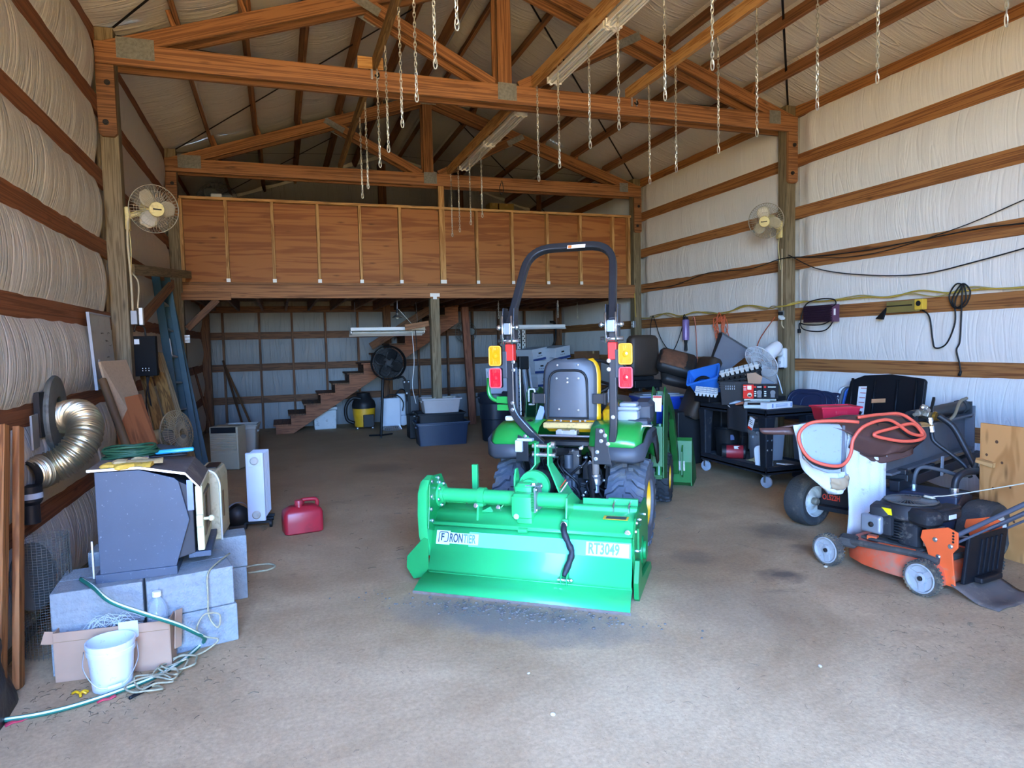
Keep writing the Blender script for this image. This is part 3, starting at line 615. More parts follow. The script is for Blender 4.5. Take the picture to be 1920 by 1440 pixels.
def fan_blades(parent, c, R, m, axis, n=3, tw=0.35, a0=0.3):
    ax = Vector(axis).normalized(); u = ax.orthogonal().normalized(); v = ax.cross(u); c = Vector(c)
    for k in range(n):
        a = a0 + 2 * PI * k / n; d = u * math.cos(a) + v * math.sin(a); e = ax.cross(d)
        b = MB()
        def fn(p, q):
            rr = R * (0.18 + 0.74 * q); wd = R * (0.16 + 0.75 * math.sin(PI * min(1, 0.12 + 0.80 * q)) ** 0.8 * 0.75); s_ = (p - 0.45) * wd
            return c + d * rr + e * s_ + ax * (s_ * tw)
        b.grid(6, 8, fn); b.build('blade', m, parent, smooth=True, solid=0.004)
M_fcage = mat('dusty_wire', 'a39a84', 0.55, 0.3); M_fcream = mat('aged_cream_plastic', 'd8c88a', 0.5, vary=0.06, dirt='8a7650', dirt_amt=0.2); M_fbl = glass('smoky_blade', 'b9ab90', 0.35, 0.75)
t = thing('wall_fan', 'small dark fan high in the loft left corner behind the plywood top', 'fan', (-0.80, 11.4, 3.85))
fan_cage('cage', t, (0, 0, 0), 0.30, 0.07, mat('grey_wire', '5d625f', 0.5, 0.5), (0, -1, 0.2), 28); fan_blades(t, (0, 0, 0), 0.27, mat('grey_blade', '4c504e', 0.5), (0, -1, 0.2))
part('motor', M_white, t, lambda b: (b.box((0, -0.10, 0.02), (0.16, 0.06, 0.13), None, 0.02)), smooth=30)
part('stand', mat('grey_wire', '5d625f'), t, lambda b: (b.tube([(-0.03, 0.1, 0), (-0.03, 0.1, -1.37)], 0.012), b.tube([(0.03, 0.1, 0), (0.03, 0.1, -1.37)], 0.012), b.box((0, 0.1, -1.36), (0.3, 0.3, 0.02))))
# ================================================================== TRACTOR
M_jd = mat('tractor_green', '1f8a3a', 0.32, vary=0.06, coat=0.3, spec=0.6)
M_jdd = mat('loader_green', '1d5a26', 0.45, vary=0.12, dirt='3c4a2a', dirt_amt=0.2)
M_yel = mat('tractor_yellow', 'e0a818', 0.4, vary=0.05)
M_tire = mat('tractor_rubber', '53575e', 0.78, vary=0.2, vscale=20, dirt='6f6a5f', dirt_amt=0.35, dscale=9)
M_tiref = mat('black_rubber', '232528', 0.75, vary=0.2)
M_bar = mat('black_steel', '23262b', 0.38, 0.0, vary=0.15, coat=0.2)
M_char = mat('charcoal_plastic', '3c4046', 0.55, vary=0.12)
M_seat = mat('seat_shell', '4a4f55', 0.48, vary=0.1)
M_mech = mat('dark_machinery', '17181a', 0.5, 0.2, vary=0.3)
M_red = mat('red_sleeve', 'e02a22', 0.45, vary=0.03)
M_chrome = mat('bright_zinc', 'd5dade', 0.25, 0.95, vary=0)
M_gray = mat('light_grey_plastic', '9aa1a8', 0.45, vary=0.05)
TT = thing('tractor', 'green compact tractor with tall black roll bar, yellow seat and front loader', 'tractor', (2.16, 4.79, 0), math.radians(-38.8))
def bolts(b, pts, ax, r=0.011, h=0.010):
    for p in pts: b.lathe([(r * 1.5, 0), (r * 1.5, 0.003), (r, 0.0032), (r * 0.95, h)], p, ax, 8)
def wheel(parent, name, c, R, wd, rim_r, lugs, m_t, side, chev=True, rimcol=None):
    """tyre with lugs as one part, dished rim as another"""
    c = Vector(c); ax = Vector((side, 0, 0))
    b = MB(); h = wd / 2
    prof = [(rim_r, -h * 0.75), (rim_r + 0.02, -h * 0.98), (R * 0.82, -h), (R * 0.90, -h * 0.93), (R * 0.915, -h * 0.55), (R * 0.92, 0), (R * 0.915, h * 0.55), (R * 0.90, h * 0.93), (R * 0.82, h), (rim_r + 0.02, h * 0.98), (rim_r, h * 0.75)]
    b.lathe(prof, c, ax, 40, False)
    ty = b.build(name, m_t, parent, smooth=40)
    b = MB()
    for k in range(lugs):
        a = 2 * PI * k / lugs
        for s_ in (-1, 1):
            pts = [(0.06 * s_ * h, 0.16), (0.30 * s_ * h, 0.16), (0.62 * s_ * h, 0.0), (0.99 * s_ * h, -0.06), (1.0 * s_ * h, -0.10)] if chev else [(0.06 * s_ * h, 0.08), (0.5 * s_ * h, 0.02), (0.98 * s_ * h, -0.05)]
            if s_ > 0: a_ = a
            else: a_ = a + PI / lugs
            rings = []
            for (xx, da) in pts:
                wdl = 2 * PI / lugs * (0.24 if chev else 0.30); r0 = R * 0.88; r1 = R * (1.0 if abs(xx) < h * 0.9 else 0.96)
                rr = []
                for (an, q) in ((a_ + da - wdl, r0), (a_ + da - wdl * 0.7, r1), (a_ + da + wdl * 0.7, r1), (a_ + da + wdl, r0)):
                    rr.append(c + Vector((xx * 1.0, math.sin(an) * q, math.cos(an) * q)))
                rings.append(rr)
            b.loft(rings)
    b.build('tread', m_t, parent)
    b = MB(); b.lathe([(rim_r + 0.012, h * 0.80), (rim_r + 0.012, h * 0.86), (rim_r, h * 0.84), (rim_r * 0.90, h * 0.45), (rim_r * 0.62, h * 0.30), (rim_r * 0.42, h * 0.42), (0.045, h * 0.46), (0.04, h * 0.62), (0.0, h * 0.62)], c, ax, 28, False)
    b.lathe([(rim_r + 0.012, -h * 0.8), (rim_r, -h * 0.8), (rim_r * 0.8, -h * 0.2), (0.05, -h * 0.1), (0.0, -h * 0.1)], c, ax, 28, False)
    rim = b.build('rim', rimcol or M_yel, parent, smooth=35)
    b = MB(); bolts(b, [c + ax * h * 0.42 + Vector((0, math.cos(2 * PI * k / 5) * rim_r * 0.42, math.sin(2 * PI * k / 5) * rim_r * 0.42)) for k in range(5)], ax, 0.008); b.build('wheel_nut', M_chrome, rim)
    return ty
for s_ in (-1, 1):
    wh = bpy.data.objects.new('rear_wheel', None); C.objects.link(wh); wh.parent = TT
    wheel(wh, 'tire', (s_ * 0.44, 0, 0.33), 0.335, 0.29, 0.165, 20, M_tire, s_)
    wh = bpy.data.objects.new('front_wheel', None); C.objects.link(wh); wh.parent = TT
    wheel(wh, 'tire', (s_ * 0.475, 1.448, 0.235), 0.24, 0.20, 0.115, 18, M_tiref, s_)
# chassis: transaxle, frame rails, axle, rear housing, engine block
def chassis(b):
    b.box((0, 0.05, 0.36), (0.34, 0.52, 0.34), None, 0.05); b.box((0, 0.6, 0.36), (0.26, 0.8, 0.22), None, 0.04)
    b.cyl((-0.44, 0, 0.33), (0.44, 0, 0.33), 0.075, n=14); b.box((0, 1.45, 0.32), (0.22, 0.55, 0.2), None, 0.03); b.cyl((-0.45, 1.448, 0.24), (0.45, 1.448, 0.24), 0.05, n=12)
    b.box((-0.16, 1.0, 0.4), (0.05, 1.4, 0.12)); b.box((0.16, 1.0, 0.4), (0.05, 1.4, 0.12))
    b.lathe([(0.11, 0), (0.11, 0.05), (0.07, 0.08), (0.05, 0.13)], (0, -0.22, 0.40), (0, -1, 0), 16)
    b.box((0.02, -0.20, 0.66), (0.16, 0.08, 0.20), None, 0.02); b.box((0, -0.1, 0.80), (0.5, 0.3, 0.05), None, 0.02)
    b.box((0.16, -0.22, 0.60), (0.08, 0.05, 0.14), None, 0.01); b.box((-0.14, -0.2, 0.58), (0.1, 0.08, 0.12), None, 0.02)
part('chassis', M_mech, TT, chassis, smooth=40)
def block(b):
    b.box((0.0, -0.24, 0.52), (0.16, 0.10, 0.12), None, 0.03); b.box((0, -0.29, 0.50), (0.11, 0.05, 0.09), None, 0.02); b.cyl((0.02, -0.26, 0.62), (0.02, -0.26, 0.72), 0.035)
part('hydraulic_valve', mat('cast_grey', '3f444a', 0.55, 0.4, vary=0.2), TT, block, smooth=40)
def fittings(b):
    r = random.Random(5)
    for i in range(46):
        p = Vector((r.uniform(-0.26, 0.30), r.uniform(-0.32, -0.22), r.uniform(0.36, 0.80))); ax = Vector((r.uniform(-1, 1), -1, r.uniform(-0.6, 0.6)))
        b.lathe([(0.012, 0), (0.012, 0.012), (0.007, 0.013), (0.007, 0.028)], p, ax, 6)
part('fittings', M_chrome, TT, fittings)
def hoses(b):
    r = random.Random(9)
    for i in range(14):
        x = r.uniform(-0.25, 0.28); z = r.uniform(0.5, 0.8)
        b.tube(bez([(x, -0.18, z), (x + r.uniform(-0.06, 0.06), -0.30, z - 0.05), (x + r.uniform(-0.12, 0.12), -0.28, z - 0.18), (x + r.uniform(-0.1, 0.1), -0.2, z - 0.28)], 5), r.choice([0.006, 0.009, 0.011]), 6)
part('hydraulic_hoses', M_black, TT, hoses, smooth=True)
def liftrods(b):
    for s_ in (-1, 1):
        b.beam((s_ * 0.17, -0.1, 0.62), (s_ * 0.20, -0.32, 0.66), 0.03, 0.05); b.tube([(s_ * 0.20, -0.32, 0.66), (s_ * 0.27, -0.55, 0.36)], [0.014, 0.022], 8); b.tube([(s_ * 0.20, -0.33, 0.65), (s_ * 0.245, -0.44, 0.5)], 0.022, 8)
        b.beam((s_ * 0.20, -0.05, 0.25), (s_ * 0.34, -0.72, 0.36), 0.02, 0.055); b.beam((s_ * 0.30, -0.22, 0.50), (s_ * 0.34, -0.30, 0.82), 0.012, 0.10, (0, 1, 0))
    b.tube([(0.0, -0.24, 0.74), (-0.02, -0.66, 0.80)], 0.022, 8); b.tube([(0.0, -0.35, 0.755), (-0.015, -0.55, 0.785)], 0.03, 8)
part('three_point_hitch', M_mech, TT, liftrods, smooth=30)
def coupl(b):
    b.tube(bez([(0.19, -0.25, 0.78), (0.235, -0.34, 0.76), (0.25, -0.37, 0.66), (0.25, -0.37, 0.60)], 6), 0.026, 10)
part('hose_elbow', mat('old_rubber_hose', '6b6258', 0.7), TT, coupl, smooth=True)
part('hose_coupler', M_steel, TT, lambda b: b.lathe([(0.03, 0), (0.034, 0.01), (0.028, 0.03), (0.034, 0.05), (0.03, 0.075), (0.022, 0.08), (0.024, 0.13)], (0.25, -0.37, 0.60), (0, 0, -1), 14), smooth=30)
# fenders
for s_ in (-1, 1):
    xa, xb = (0.30, 0.585)
    def fender(b):
        pr = [(-0.385, 0.80), (-0.365, 0.86), (-0.30, 0.925), (-0.18, 0.955), (0.05, 0.955), (0.22, 0.92), (0.36, 0.80), (0.42, 0.66)]
        rings = []
        for (y, z) in pr:
            zz = 0.0 if y > 0.0 else 0.0
            top = [(s_ * (xa - 0.10), y * 0.9, z + 0.002), (s_ * xa, y, z + 0.002), (s_ * (xa + 0.12), y, z), (s_ * (xb - 0.06), y * 0.95, z - 0.010), (s_ * (xb - 0.015), y * 0.90, z - 0.045)]
            rings.append([Vector(p) for p in top])
        b.loft(rings, False, False, closed=False)
    part('fender', M_jd, TT, fender, smooth=True, solid=0.012)
    def skirt(b):
        lo = [(-0.39, 0.80, 0.70), (-0.365, 0.80, 0.695), (0.02, 0.90, 0.80), (0.1, 0.92, 0.82), (0.25, 0.87, 0.78), (0.40, 0.74, 0.60)]
        pr = []
        # band round the rear and the outer side, hanging below the green shell
        path = [(s_ * (xa - 0.02), -0.37), (s_ * (xa + 0.10), -0.395), (s_ * (xb - 0.06), -0.385), (s_ * (xb + 0.005), -0.33), (s_ * (xb + 0.01), -0.15), (s_ * (xb + 0.01), 0.05), (s_ * (xb + 0.01), 0.22), (s_ * (xb + 0.01), 0.40)]
        tz = [0.805, 0.805, 0.80, 0.835, 0.895, 0.905, 0.875, 0.71]; bz_ = [0.71, 0.70, 0.69, 0.70, 0.76, 0.785, 0.75, 0.56]
        b.loft([[Vector((x, y, t0)) for (x, y), t0 in zip(path, tz)], [Vector((x, y, b0 + 0.02)) for (x, y), b0 in zip(path, bz_)], [Vector((x * 0.985, y * 0.97, b0)) for (x, y), b0 in zip(path, bz_)]], False, False, closed=False)
    part('fender_skirt', M_char, TT, skirt, smooth=True, solid=0.014)
    if s_ > 0: part('fender_vents', M_black, TT, lambda b: [b.box((xb + 0.019, 0.02 + k * 0.035, 0.84), (0.004, 0.018, 0.045), (0.25, 0, 0)) for k in range(7)])
part('top_vent', M_char, TT, lambda b: b.box((0.50, 0.10, 0.945), (0.17, 0.34, 0.05), None, 0.03), smooth=30)
# roll bar
half = []
for s_ in (-1, 1):
    legp = rounded([(s_ * 0.17, -0.30, 0.80), (s_ * 0.27, -0.36, 0.92), (s_ * 0.385, -0.36, 1.05), (s_ * 0.385, -0.36, 1.66)], 0.10) if s_ < 0 else rounded([(0.34, -0.33, 0.66), (0.385, -0.36, 0.92), (0.385, -0.36, 1.66)], 0.06)
    part('roll_bar_post', M_bar, TT, lambda b: b.sqtube(legp, 0.055, 0.055, (0, 1, 0)), bevel=0.008)
    part('mounting_plate', M_bar, TT, lambda b: b.prism([(-0.06, 0.0), (0.07, 0.0), (0.045, 0.16), (0.02, 0.26), (-0.04, 0.26)] if s_ > 0 else [(-0.05, 0.0), (0.05, 0.0), (0.05, 0.16), (-0.03, 0.20)], (s_ * 0.30, -0.40, 0.68), (1, 0, 0), (0, 0, 1), (0, 1, 0), 0.012), bevel=0.003)
    part('red_sleeve', M_red, TT, lambda b: b.box((s_ * 0.385, -0.36, 1.49), (0.064, 0.064, 0.125)), bevel=0.006)
    hp = bpy.data.objects.new('roll_bar_hinge', None); C.objects.link(hp); hp.parent = TT
    part('hinge_plate', M_bar, hp, lambda b: [b.prism([(-0.045, 1.56), (0.045, 1.56), (0.05, 1.70), (0.075, 1.82), (-0.03, 1.82), (-0.05, 1.72)], (s_ * 0.385 + k * 0.043 - 0.004, -0.36, 0), (0, 1, 0), (0, 0, 1), (1, 0, 0), 0.008) for k in (-1, 1)], bevel=0.003)
    part('hinge_strap', M_chrome, hp, lambda b: [b.tube([(s_ * 0.385 + k * 0.036, -0.43, 1.55), (s_ * 0.385 + k * 0.036, -0.43, 1.76)], 0.008, 8) for k in (-1, 1)], smooth=True)
    part('hinge_block', mat('zinc_plate', 'a9b6c0', 0.3, 0.6), hp, lambda b: b.box((s_ * 0.385, -0.40, 1.665), (0.055, 0.06, 0.085)), bevel=0.006)
    part('hinge_pin', M_chrome, hp, lambda b: (b.cyl((s_ * 0.385 - 0.07, -0.41, 1.675), (s_ * 0.385 + 0.07, -0.41, 1.675), 0.014, n=10), b.cyl((s_ * 0.385 - 0.075, -0.41, 1.575), (s_ * 0.385 + 0.085, -0.41, 1.575), 0.016, n=10), b.ball((s_ * 0.385 - 0.07, -0.41, 1.675), 0.021, 10, 6), b.ball((s_ * 0.385 + 0.07, -0.41, 1.675), 0.021, 10, 6)), smooth=True)
hoop = rounded([(-0.385, -0.36, 1.70), (-0.335, 0.00, 2.29), (0.325, 0.02, 2.29), (0.385, -0.36, 1.70)], 0.20, 8)
part('roll_bar_hoop', M_bar, TT, lambda b: b.sqtube(hoop, 0.055, 0.058, (0, -1, 0.5)), bevel=0.010)
part('warning_decal', mat('white_decal', 'dcd8cf', 0.4, vary=0), TT, lambda b: b.box((0.05, -0.036, 2.285), (0.14, 0.002, 0.032), (-0.55, 0, 0)))
part('decal_mark', mat('orange_decal', 'cf7a3a', 0.4, vary=0), TT, lambda b: (b.box((-0.0, -0.038, 2.285), (0.028, 0.002, 0.026), (-0.55, 0, 0))))
# lights on brackets
for s_ in (-1, 1):
    lx = 0.485 * s_
    part('light_bracket', M_char, TT, lambda b: b.box((s_ * 0.435, -0.38, 1.40), (0.06, 0.03, 0.20)), bevel=0.005)
    for zz, nm, c1 in ((1.468, 'amber_lamp', 'f39a12'), (1.303, 'red_lamp', 'd21f2e')):
        lp = part(nm, M_black, TT, lambda b: b.box((lx, -0.405, zz), (0.098, 0.045, 0.148), None), bevel=0.012)
        part('bezel', mat(nm + '_bezel', 'f0a93a' if nm[0] == 'a' else 'd8606a', 0.4, vary=0), lp, lambda b: b.tube(rounded([(lx - 0.045, -0.43, zz), (lx - 0.045, -0.43, zz + 0.07), (lx + 0.045, -0.43, zz + 0.07), (lx + 0.045, -0.43, zz - 0.07), (lx - 0.045, -0.43, zz - 0.07), (lx - 0.045, -0.43, zz - 0.002)], 0.018, 4)[:-1], 0.0055, 6, closed=True), smooth=True)
        def lens(b):
            b.box((lx, -0.428, zz), (0.086, 0.008, 0.136))
            for k in range(15):
                for q in (-1, 1): b.box((lx + q * 0.027, -0.434, zz - 0.06 + k * 0.0086), (0.026, 0.006, 0.0042))
            for k in range(5): 
                for q in (-1, 1): b.box((lx + (k - 2) * 0.012, -0.434, zz + q * 0.052), (0.006, 0.006, 0.024))
            b.lathe([(0.022, 0), (0.018, 0.006), (0.0, 0.009)], (lx, -0.431, zz), (0, -1, 0), 16)
        lm_ = mat(nm + '_lens', c1, 0.18, vary=0, spec=0.8)
        part('lens', lm_, lp, lens)
# seat
def seatback(b):
    # outline in x/z, slightly curved shell
    def fn(u, v):
        z = 0.965 + 0.46 * v; wv = 0.198 + 0.006 * math.sin(PI * v)
        if v > 0.72: wv *= math.sqrt(max(0.0, 1 - ((v - 0.72) / 0.285) ** 2.6)) * 0.45 + 0.55 if v < 1 else 0.55
        x = (2 * u - 1) * wv; return Vector((x, -0.15 + 0.05 * (abs(2 * u - 1) ** 2.5) + 0.02 * v - 0.012 * math.sin(PI * v), z))
    b.grid(16, 16, fn)
part('seat_shell', M_seat, TT, seatback, smooth=True, solid=0.03)
def panel(b):
    pts = rounded([(-0.155, 0, 0.985), (-0.145, 0, 1.345), (0.145, 0, 1.345), (0.155, 0, 0.985)], 0.09, 6)
    b.tube([(p.x, -0.182 + 0.02 * (p.z - 0.965) / 0.46, p.z) for p in pts] , 0.009, 6, closed=True)
part('seat_panel_ridge', M_black, TT, panel, smooth=True)
part('seat_panel', mat('seat_panel_grey', '565c63', 0.42, vary=0.06), TT, lambda b: b.prism([(p.x * 0.97, p.z) for p in rounded([(-0.155, 0, 0.985), (-0.145, 0, 1.345), (0.145, 0, 1.345), (0.155, 0, 0.985)], 0.09, 6)], (0, -0.178, 0), (1, 0, 0), (0, 0.05, 1), (0, 1, 0), 0.02), smooth=40)
part('seat_bolts', M_chrome, TT, lambda b: bolts(b, [(-0.08, -0.165, 1.385), (0.08, -0.165, 1.385), (-0.085, -0.178, 1.285), (0.0, -0.178, 1.285), (0.085, -0.178, 1.285), (0, -0.178, 1.255), (-0.07, -0.18, 1.05), (0.08, -0.18, 1.045), (-0.11, -0.17, 0.965), (-0.06, -0.17, 0.962), (0.02, -0.17, 0.96), (0.09, -0.17, 0.962), (0.13, -0.17, 0.965)], (0, -1, 0), 0.006, 0.006))
def cushion(b):
    b.box((0.0, 0.13, 0.915), (0.44, 0.46, 0.10), None, 0.05)
part('seat_cushion', M_yel, TT, cushion, smooth=40)
def backpad(b):
    def fn(u, v):
        z = 0.965 + 0.445 * v; wv = 0.195
        if v > 0.70: wv *= math.sqrt(max(0.0, 1 - ((v - 0.70) / 0.31) ** 2.6)) * 0.45 + 0.55
        return Vector((0.022 + (2 * u - 1) * wv, -0.075 + 0.03 * (abs(2 * u - 1) ** 2.5) + 0.02 * v, z))
    b.grid(16, 16, fn)
part('back_cushion', M_yel, TT, backpad, smooth=True, solid=0.10)
part('seat_foam_edge', mat('worn_yellow_foam', 'caa86a', 0.9, dirt='6f5836', dirt_amt=0.4, dscale=20), TT, lambda b: b.box((0, -0.14, 0.925), (0.40, 0.10, 0.045), None, 0.015), smooth=40)
part('seat_base_bar', M_steel, TT, lambda b: (b.tube([(-0.30, -0.31, 0.865), (0.36, -0.31, 0.865)], 0.008, 8), b.box((0.01, -0.24, 0.885), (0.16, 0.08, 0.03)), b.box((-0.04, -0.275, 0.895), (0.035, 0.02, 0.03)), b.box((0.06, -0.275, 0.895), (0.035, 0.02, 0.03))))
for s_ in (-1, 1): part('seat_arm_bracket', M_bar, TT, lambda b: (b.box((s_ * 0.235, -0.15, 1.13), (0.10, 0.02, 0.075)), b.box((s_ * 0.28, -0.12, 1.13), (0.02, 0.1, 0.09))), bevel=0.004)
part('seat_belt', M_gray, TT, lambda b: (b.tube(rounded([(0.30, -0.12, 1.10), (0.30, -0.12, 1.20), (0.35, -0.12, 1.20), (0.35, -0.12, 1.08), (0.30, -0.12, 1.08)], 0.02), 0.008, 6), b.tube(rounded([(-0.33, -0.12, 1.10), (-0.33, -0.12, 1.20), (-0.28, -0.12, 1.20), (-0.28, -0.12, 1.08), (-0.33, -0.12, 1.08)], 0.02), 0.008, 6)), smooth=True)
part('belt_strap', mat('blue_grey_webbing', '6f7fa8', 0.7), TT, lambda b: b.beam((-0.265, -0.14, 0.91), (-0.22, -0.10, 1.06), 0.05, 0.02, (0, 1, 0)))
part('armrest', M_yel, TT, lambda b: b.box((0.285, 0.05, 1.01), (0.09, 0.30, 0.12), (0.2, 0, 0), 0.04), smooth=40)
part('lever_knob', M_black, TT, lambda b: b.ball((-0.30, -0.18, 0.90), (0.055, 0.055, 0.07), 14, 8), smooth=True)
# steering wheel, dash, hood, platform
def steer(b):
    cen = Vector((0.05, 0.50, 1.26)); u = Vector((1, 0, 0)); v = Vector((0, 0.72, 0.69)); b.tube([cen + u * 0.19 * math.cos(a) + v * 0.19 * math.sin(a) for a in [2 * PI * k / 28 for k in range(28)]], 0.017, 8, closed=True)
    n_ = u.cross(v)
    for k in (90, 210, 330): b.tube([cen - n_ * 0.04, cen + u * 0.18 * math.cos(math.radians(k)) + v * 0.18 * math.sin(math.radians(k))], 0.013, 6)
    b.lathe([(0.05, -0.05), (0.05, 0.0), (0.03, 0.012), (0, 0.012)], cen, -n_, 14); b.tube([cen, cen + Vector((0, 0.2, -0.25))], 0.03, 8)
part('steering_wheel', M_black, TT, steer, smooth=30)
def hood(b):
    rings = []
    for (y, w_, z0, z1) in ((0.72, 0.24, 0.55, 1.02), (0.95, 0.25, 0.50, 1.05), (1.35, 0.245, 0.48, 0.99), (1.62, 0.235, 0.46, 0.90), (1.74, 0.20, 0.46, 0.80)):
        rings.append([Vector((x, y, z)) for x, z in ((-w_, z0), (-w_, z1 - 0.14), (-w_ * 0.8, z1 - 0.03), (-w_ * 0.4, z1), (w_ * 0.4, z1), (w_ * 0.8, z1 - 0.03), (w_, z1 - 0.14), (w_, z0))])
    b.loft(rings)
part('hood', mat('hood_green', '1c7a34', 0.35, coat=0.3, vary=0.06), TT, hood, smooth=40)
part('hood_stripe', M_yel, TT, lambda b: [b.beam((s_ * 0.246, 0.75, 0.80), (s_ * 0.243, 1.6, 0.70), 0.012, 0.045) for s_ in (-1, 1)])
part('dash', M_black, TT, lambda b: b.box((0, 0.66, 0.98), (0.42, 0.16, 0.24), None, 0.05), smooth=40)
part('platform', M_char, TT, lambda b: b.box((0, 0.55, 0.38), (0.95, 0.55, 0.04), None, 0.02), smooth=40)
# toolbox on right fender
tb = part('toolbox', M_gray, TT, lambda b: b.box((0.43, 0.02, 0.985), (0.155, 0.16, 0.095), None, 0.02), smooth=40)
part('toolbox_lid', M_gray, tb, lambda b: (b.box((0.43, 0.02, 1.048), (0.175, 0.18, 0.028), None, 0.02), b.box((0.43, 0.02, 1.075), (0.13, 0.14, 0.03), None, 0.03)), smooth=40)
part('toolbox_cover', M_char, tb, lambda b: b.box((0.52, 0.16, 1.02), (0.15, 0.24, 0.15), (0.1, 0, 0), 0.05), smooth=40)
part('fender_bracket', M_steel, TT, lambda b: b.prism([(0.30, -0.05), (0.62, -0.05), (0.62, 0.03), (0.42, 0.05), (0.30, 0.05)], (0, -0.1, 0.935), (1, 0, 0), (0, 1, 0), (0, 0, -1), 0.008))
part('outlet_socket', mat('trailer_socket', 'c9cbc8', 0.5), TT, lambda b: (b.box((-0.31, -0.43, 0.80), (0.055, 0.03, 0.085)), b.box((-0.27, -0.40, 0.845), (0.12, 0.05, 0.02))), bevel=0.004)
part('marker_lamp', mat('marker_white', 'd5d8d8', 0.3), TT, lambda b: b.box((-0.44, -0.25, 0.985), (0.07, 0.06, 0.035), None, 0.012), smooth=40)
# green grab handle at left
part('grab_handle', M_jd, TT, lambda b: b.tube(rounded([(-0.575, -0.34, 1.30), (-0.58, -0.34, 1.135), (-0.42, -0.34, 1.115)], 0.09, 6), 0.015, 10), smooth=True)
part('grab_handle_mount', M_jd, TT, lambda b: (b.box((-0.455, -0.345, 1.135), (0.11, 0.02, 0.05)), b.box((-0.455, -0.335, 1.075), (0.11, 0.02, 0.045))), bevel=0.003)
part('roll_bar_bolts', M_chrome, TT, lambda b: bolts(b, [(-0.37, -0.39, 1.115), (-0.37, -0.39, 1.065), (-0.355, -0.39, 1.36), (-0.355, -0.39, 1.42), (0.36, -0.39, 1.42), (0.36, -0.39, 1.36), (0.385, -0.39, 1.02), (0.30, -0.405, 0.92), (0.33, -0.405, 0.89), (0.30, -0.405, 0.85), (0.27, -0.405, 0.77), (0.26, -0.405, 0.72), (0.35, -0.405, 0.83), (-0.27, -0.405, 0.87)], (0, -1, 0), 0.010, 0.012))
# front loader: masts, arms, cylinders, bucket
ld = bpy.data.objects.new('front_loader', None); C.objects.link(ld); ld.parent = TT
for s_ in (-1, 1):
    def mast(b):
        for k in (-0.055, 0.045): b.prism([(0.58, 0.40), (0.78, 0.36), (0.84, 0.62), (0.92, 0.98), (0.86, 1.13), (0.74, 1.16), (0.66, 1.10), (0.60, 0.80)], (s_ * 0.56 + k, 0, 0), (0, 1, 0), (0, 0, 1), (1, 0, 0), 0.012)
        b.box((s_ * 0.56, 0.62, 0.66), (0.09, 0.02, 0.34), (-0.1, 0, 0)); b.box((s_ * 0.56, 0.70, 0.42), (0.11, 0.16, 0.05)); b.box((s_ * 0.42, 0.72, 0.40), (0.35, 0.14, 0.05))
    part('mast', M_jdd, ld, mast, bevel=0.004)
    def arm(b):
        pts = [(s_ * 0.56, 0.84, 1.06), (s_ * 0.56, 1.25, 1.0), (s_ * 0.56, 1.62, 0.82), (s_ * 0.56, 1.98, 0.34), (s_ * 0.56, 2.06, 0.18)]
        b.sqtube(pts, 0.06, 0.11, (0, 0.5, 1))
    part('loader_arm', M_jdd, ld, arm, bevel=0.006)
    part('lift_cylinder', M_black, ld, lambda b: (b.tube([(s_ * 0.56, 0.74, 0.52), (s_ * 0.56, 1.25, 0.78)], 0.03, 10), b.tube([(s_ * 0.56, 1.25, 0.78), (s_ * 0.56, 1.5, 0.90)], 0.016, 8)), smooth=30)
    part('cylinder_guard', M_jdd, ld, lambda b: b.tube([(s_ * 0.57, 0.60, 0.42), (s_ * 0.57, 0.70, 0.84)], 0.026, 10), smooth=30)
part('mast_decal', mat('white_decal', 'dcd8cf'), ld, lambda b: (b.box((0.555, 0.655, 1.02), (0.075, 0.004, 0.14), (-0.35, 0, 0))))
part('mast_decal_band', mat('red_decal', 'b8402e', 0.4, vary=0), ld, lambda b: b.box((0.555, 0.674, 1.075), (0.072, 0.004, 0.018), (-0.35, 0, 0)))
def bucket(b):
    pf = [(2.06, 0.50), (2.10, 0.53), (2.08, 0.30), (2.12, 0.10), (2.24, 0.03), (2.62, 0.01), (2.62, 0.0), (2.20, 0.0), (2.07, 0.06), (2.04, 0.28)]
    b.prism(pf, (-0.72, 0, 0), (0, 1, 0), (0, 0, 1), (1, 0, 0), 1.44)
    for s_ in (-0.72, 0.708): b.prism([(2.05, 0.03), (2.62, 0.0), (2.50, 0.20), (2.10, 0.53), (2.04, 0.30)], (s_, 0, 0), (0, 1, 0), (0, 0, 1), (1, 0, 0), 0.012)
    for x in (-0.62, -0.50, 0.50, 0.62): b.prism([(2.04, 0.12), (1.95, 0.16), (1.96, 0.40), (2.04, 0.46)], (x, 0, 0), (0, 1, 0), (0, 0, 1), (1, 0, 0), 0.014)
part('bucket', mat('bucket_green', '1f6a2e', 0.45, vary=0.15, dirt='4a4a33', dirt_amt=0.25), ld, bucket)
part('bucket_decal', mat('faded_decal', 'b9b6a6', 0.6, dirt='6a6a58', dscale=30), ld, lambda b: b.box((0.60, 2.037, 0.24), (0.10, 0.004, 0.10)))
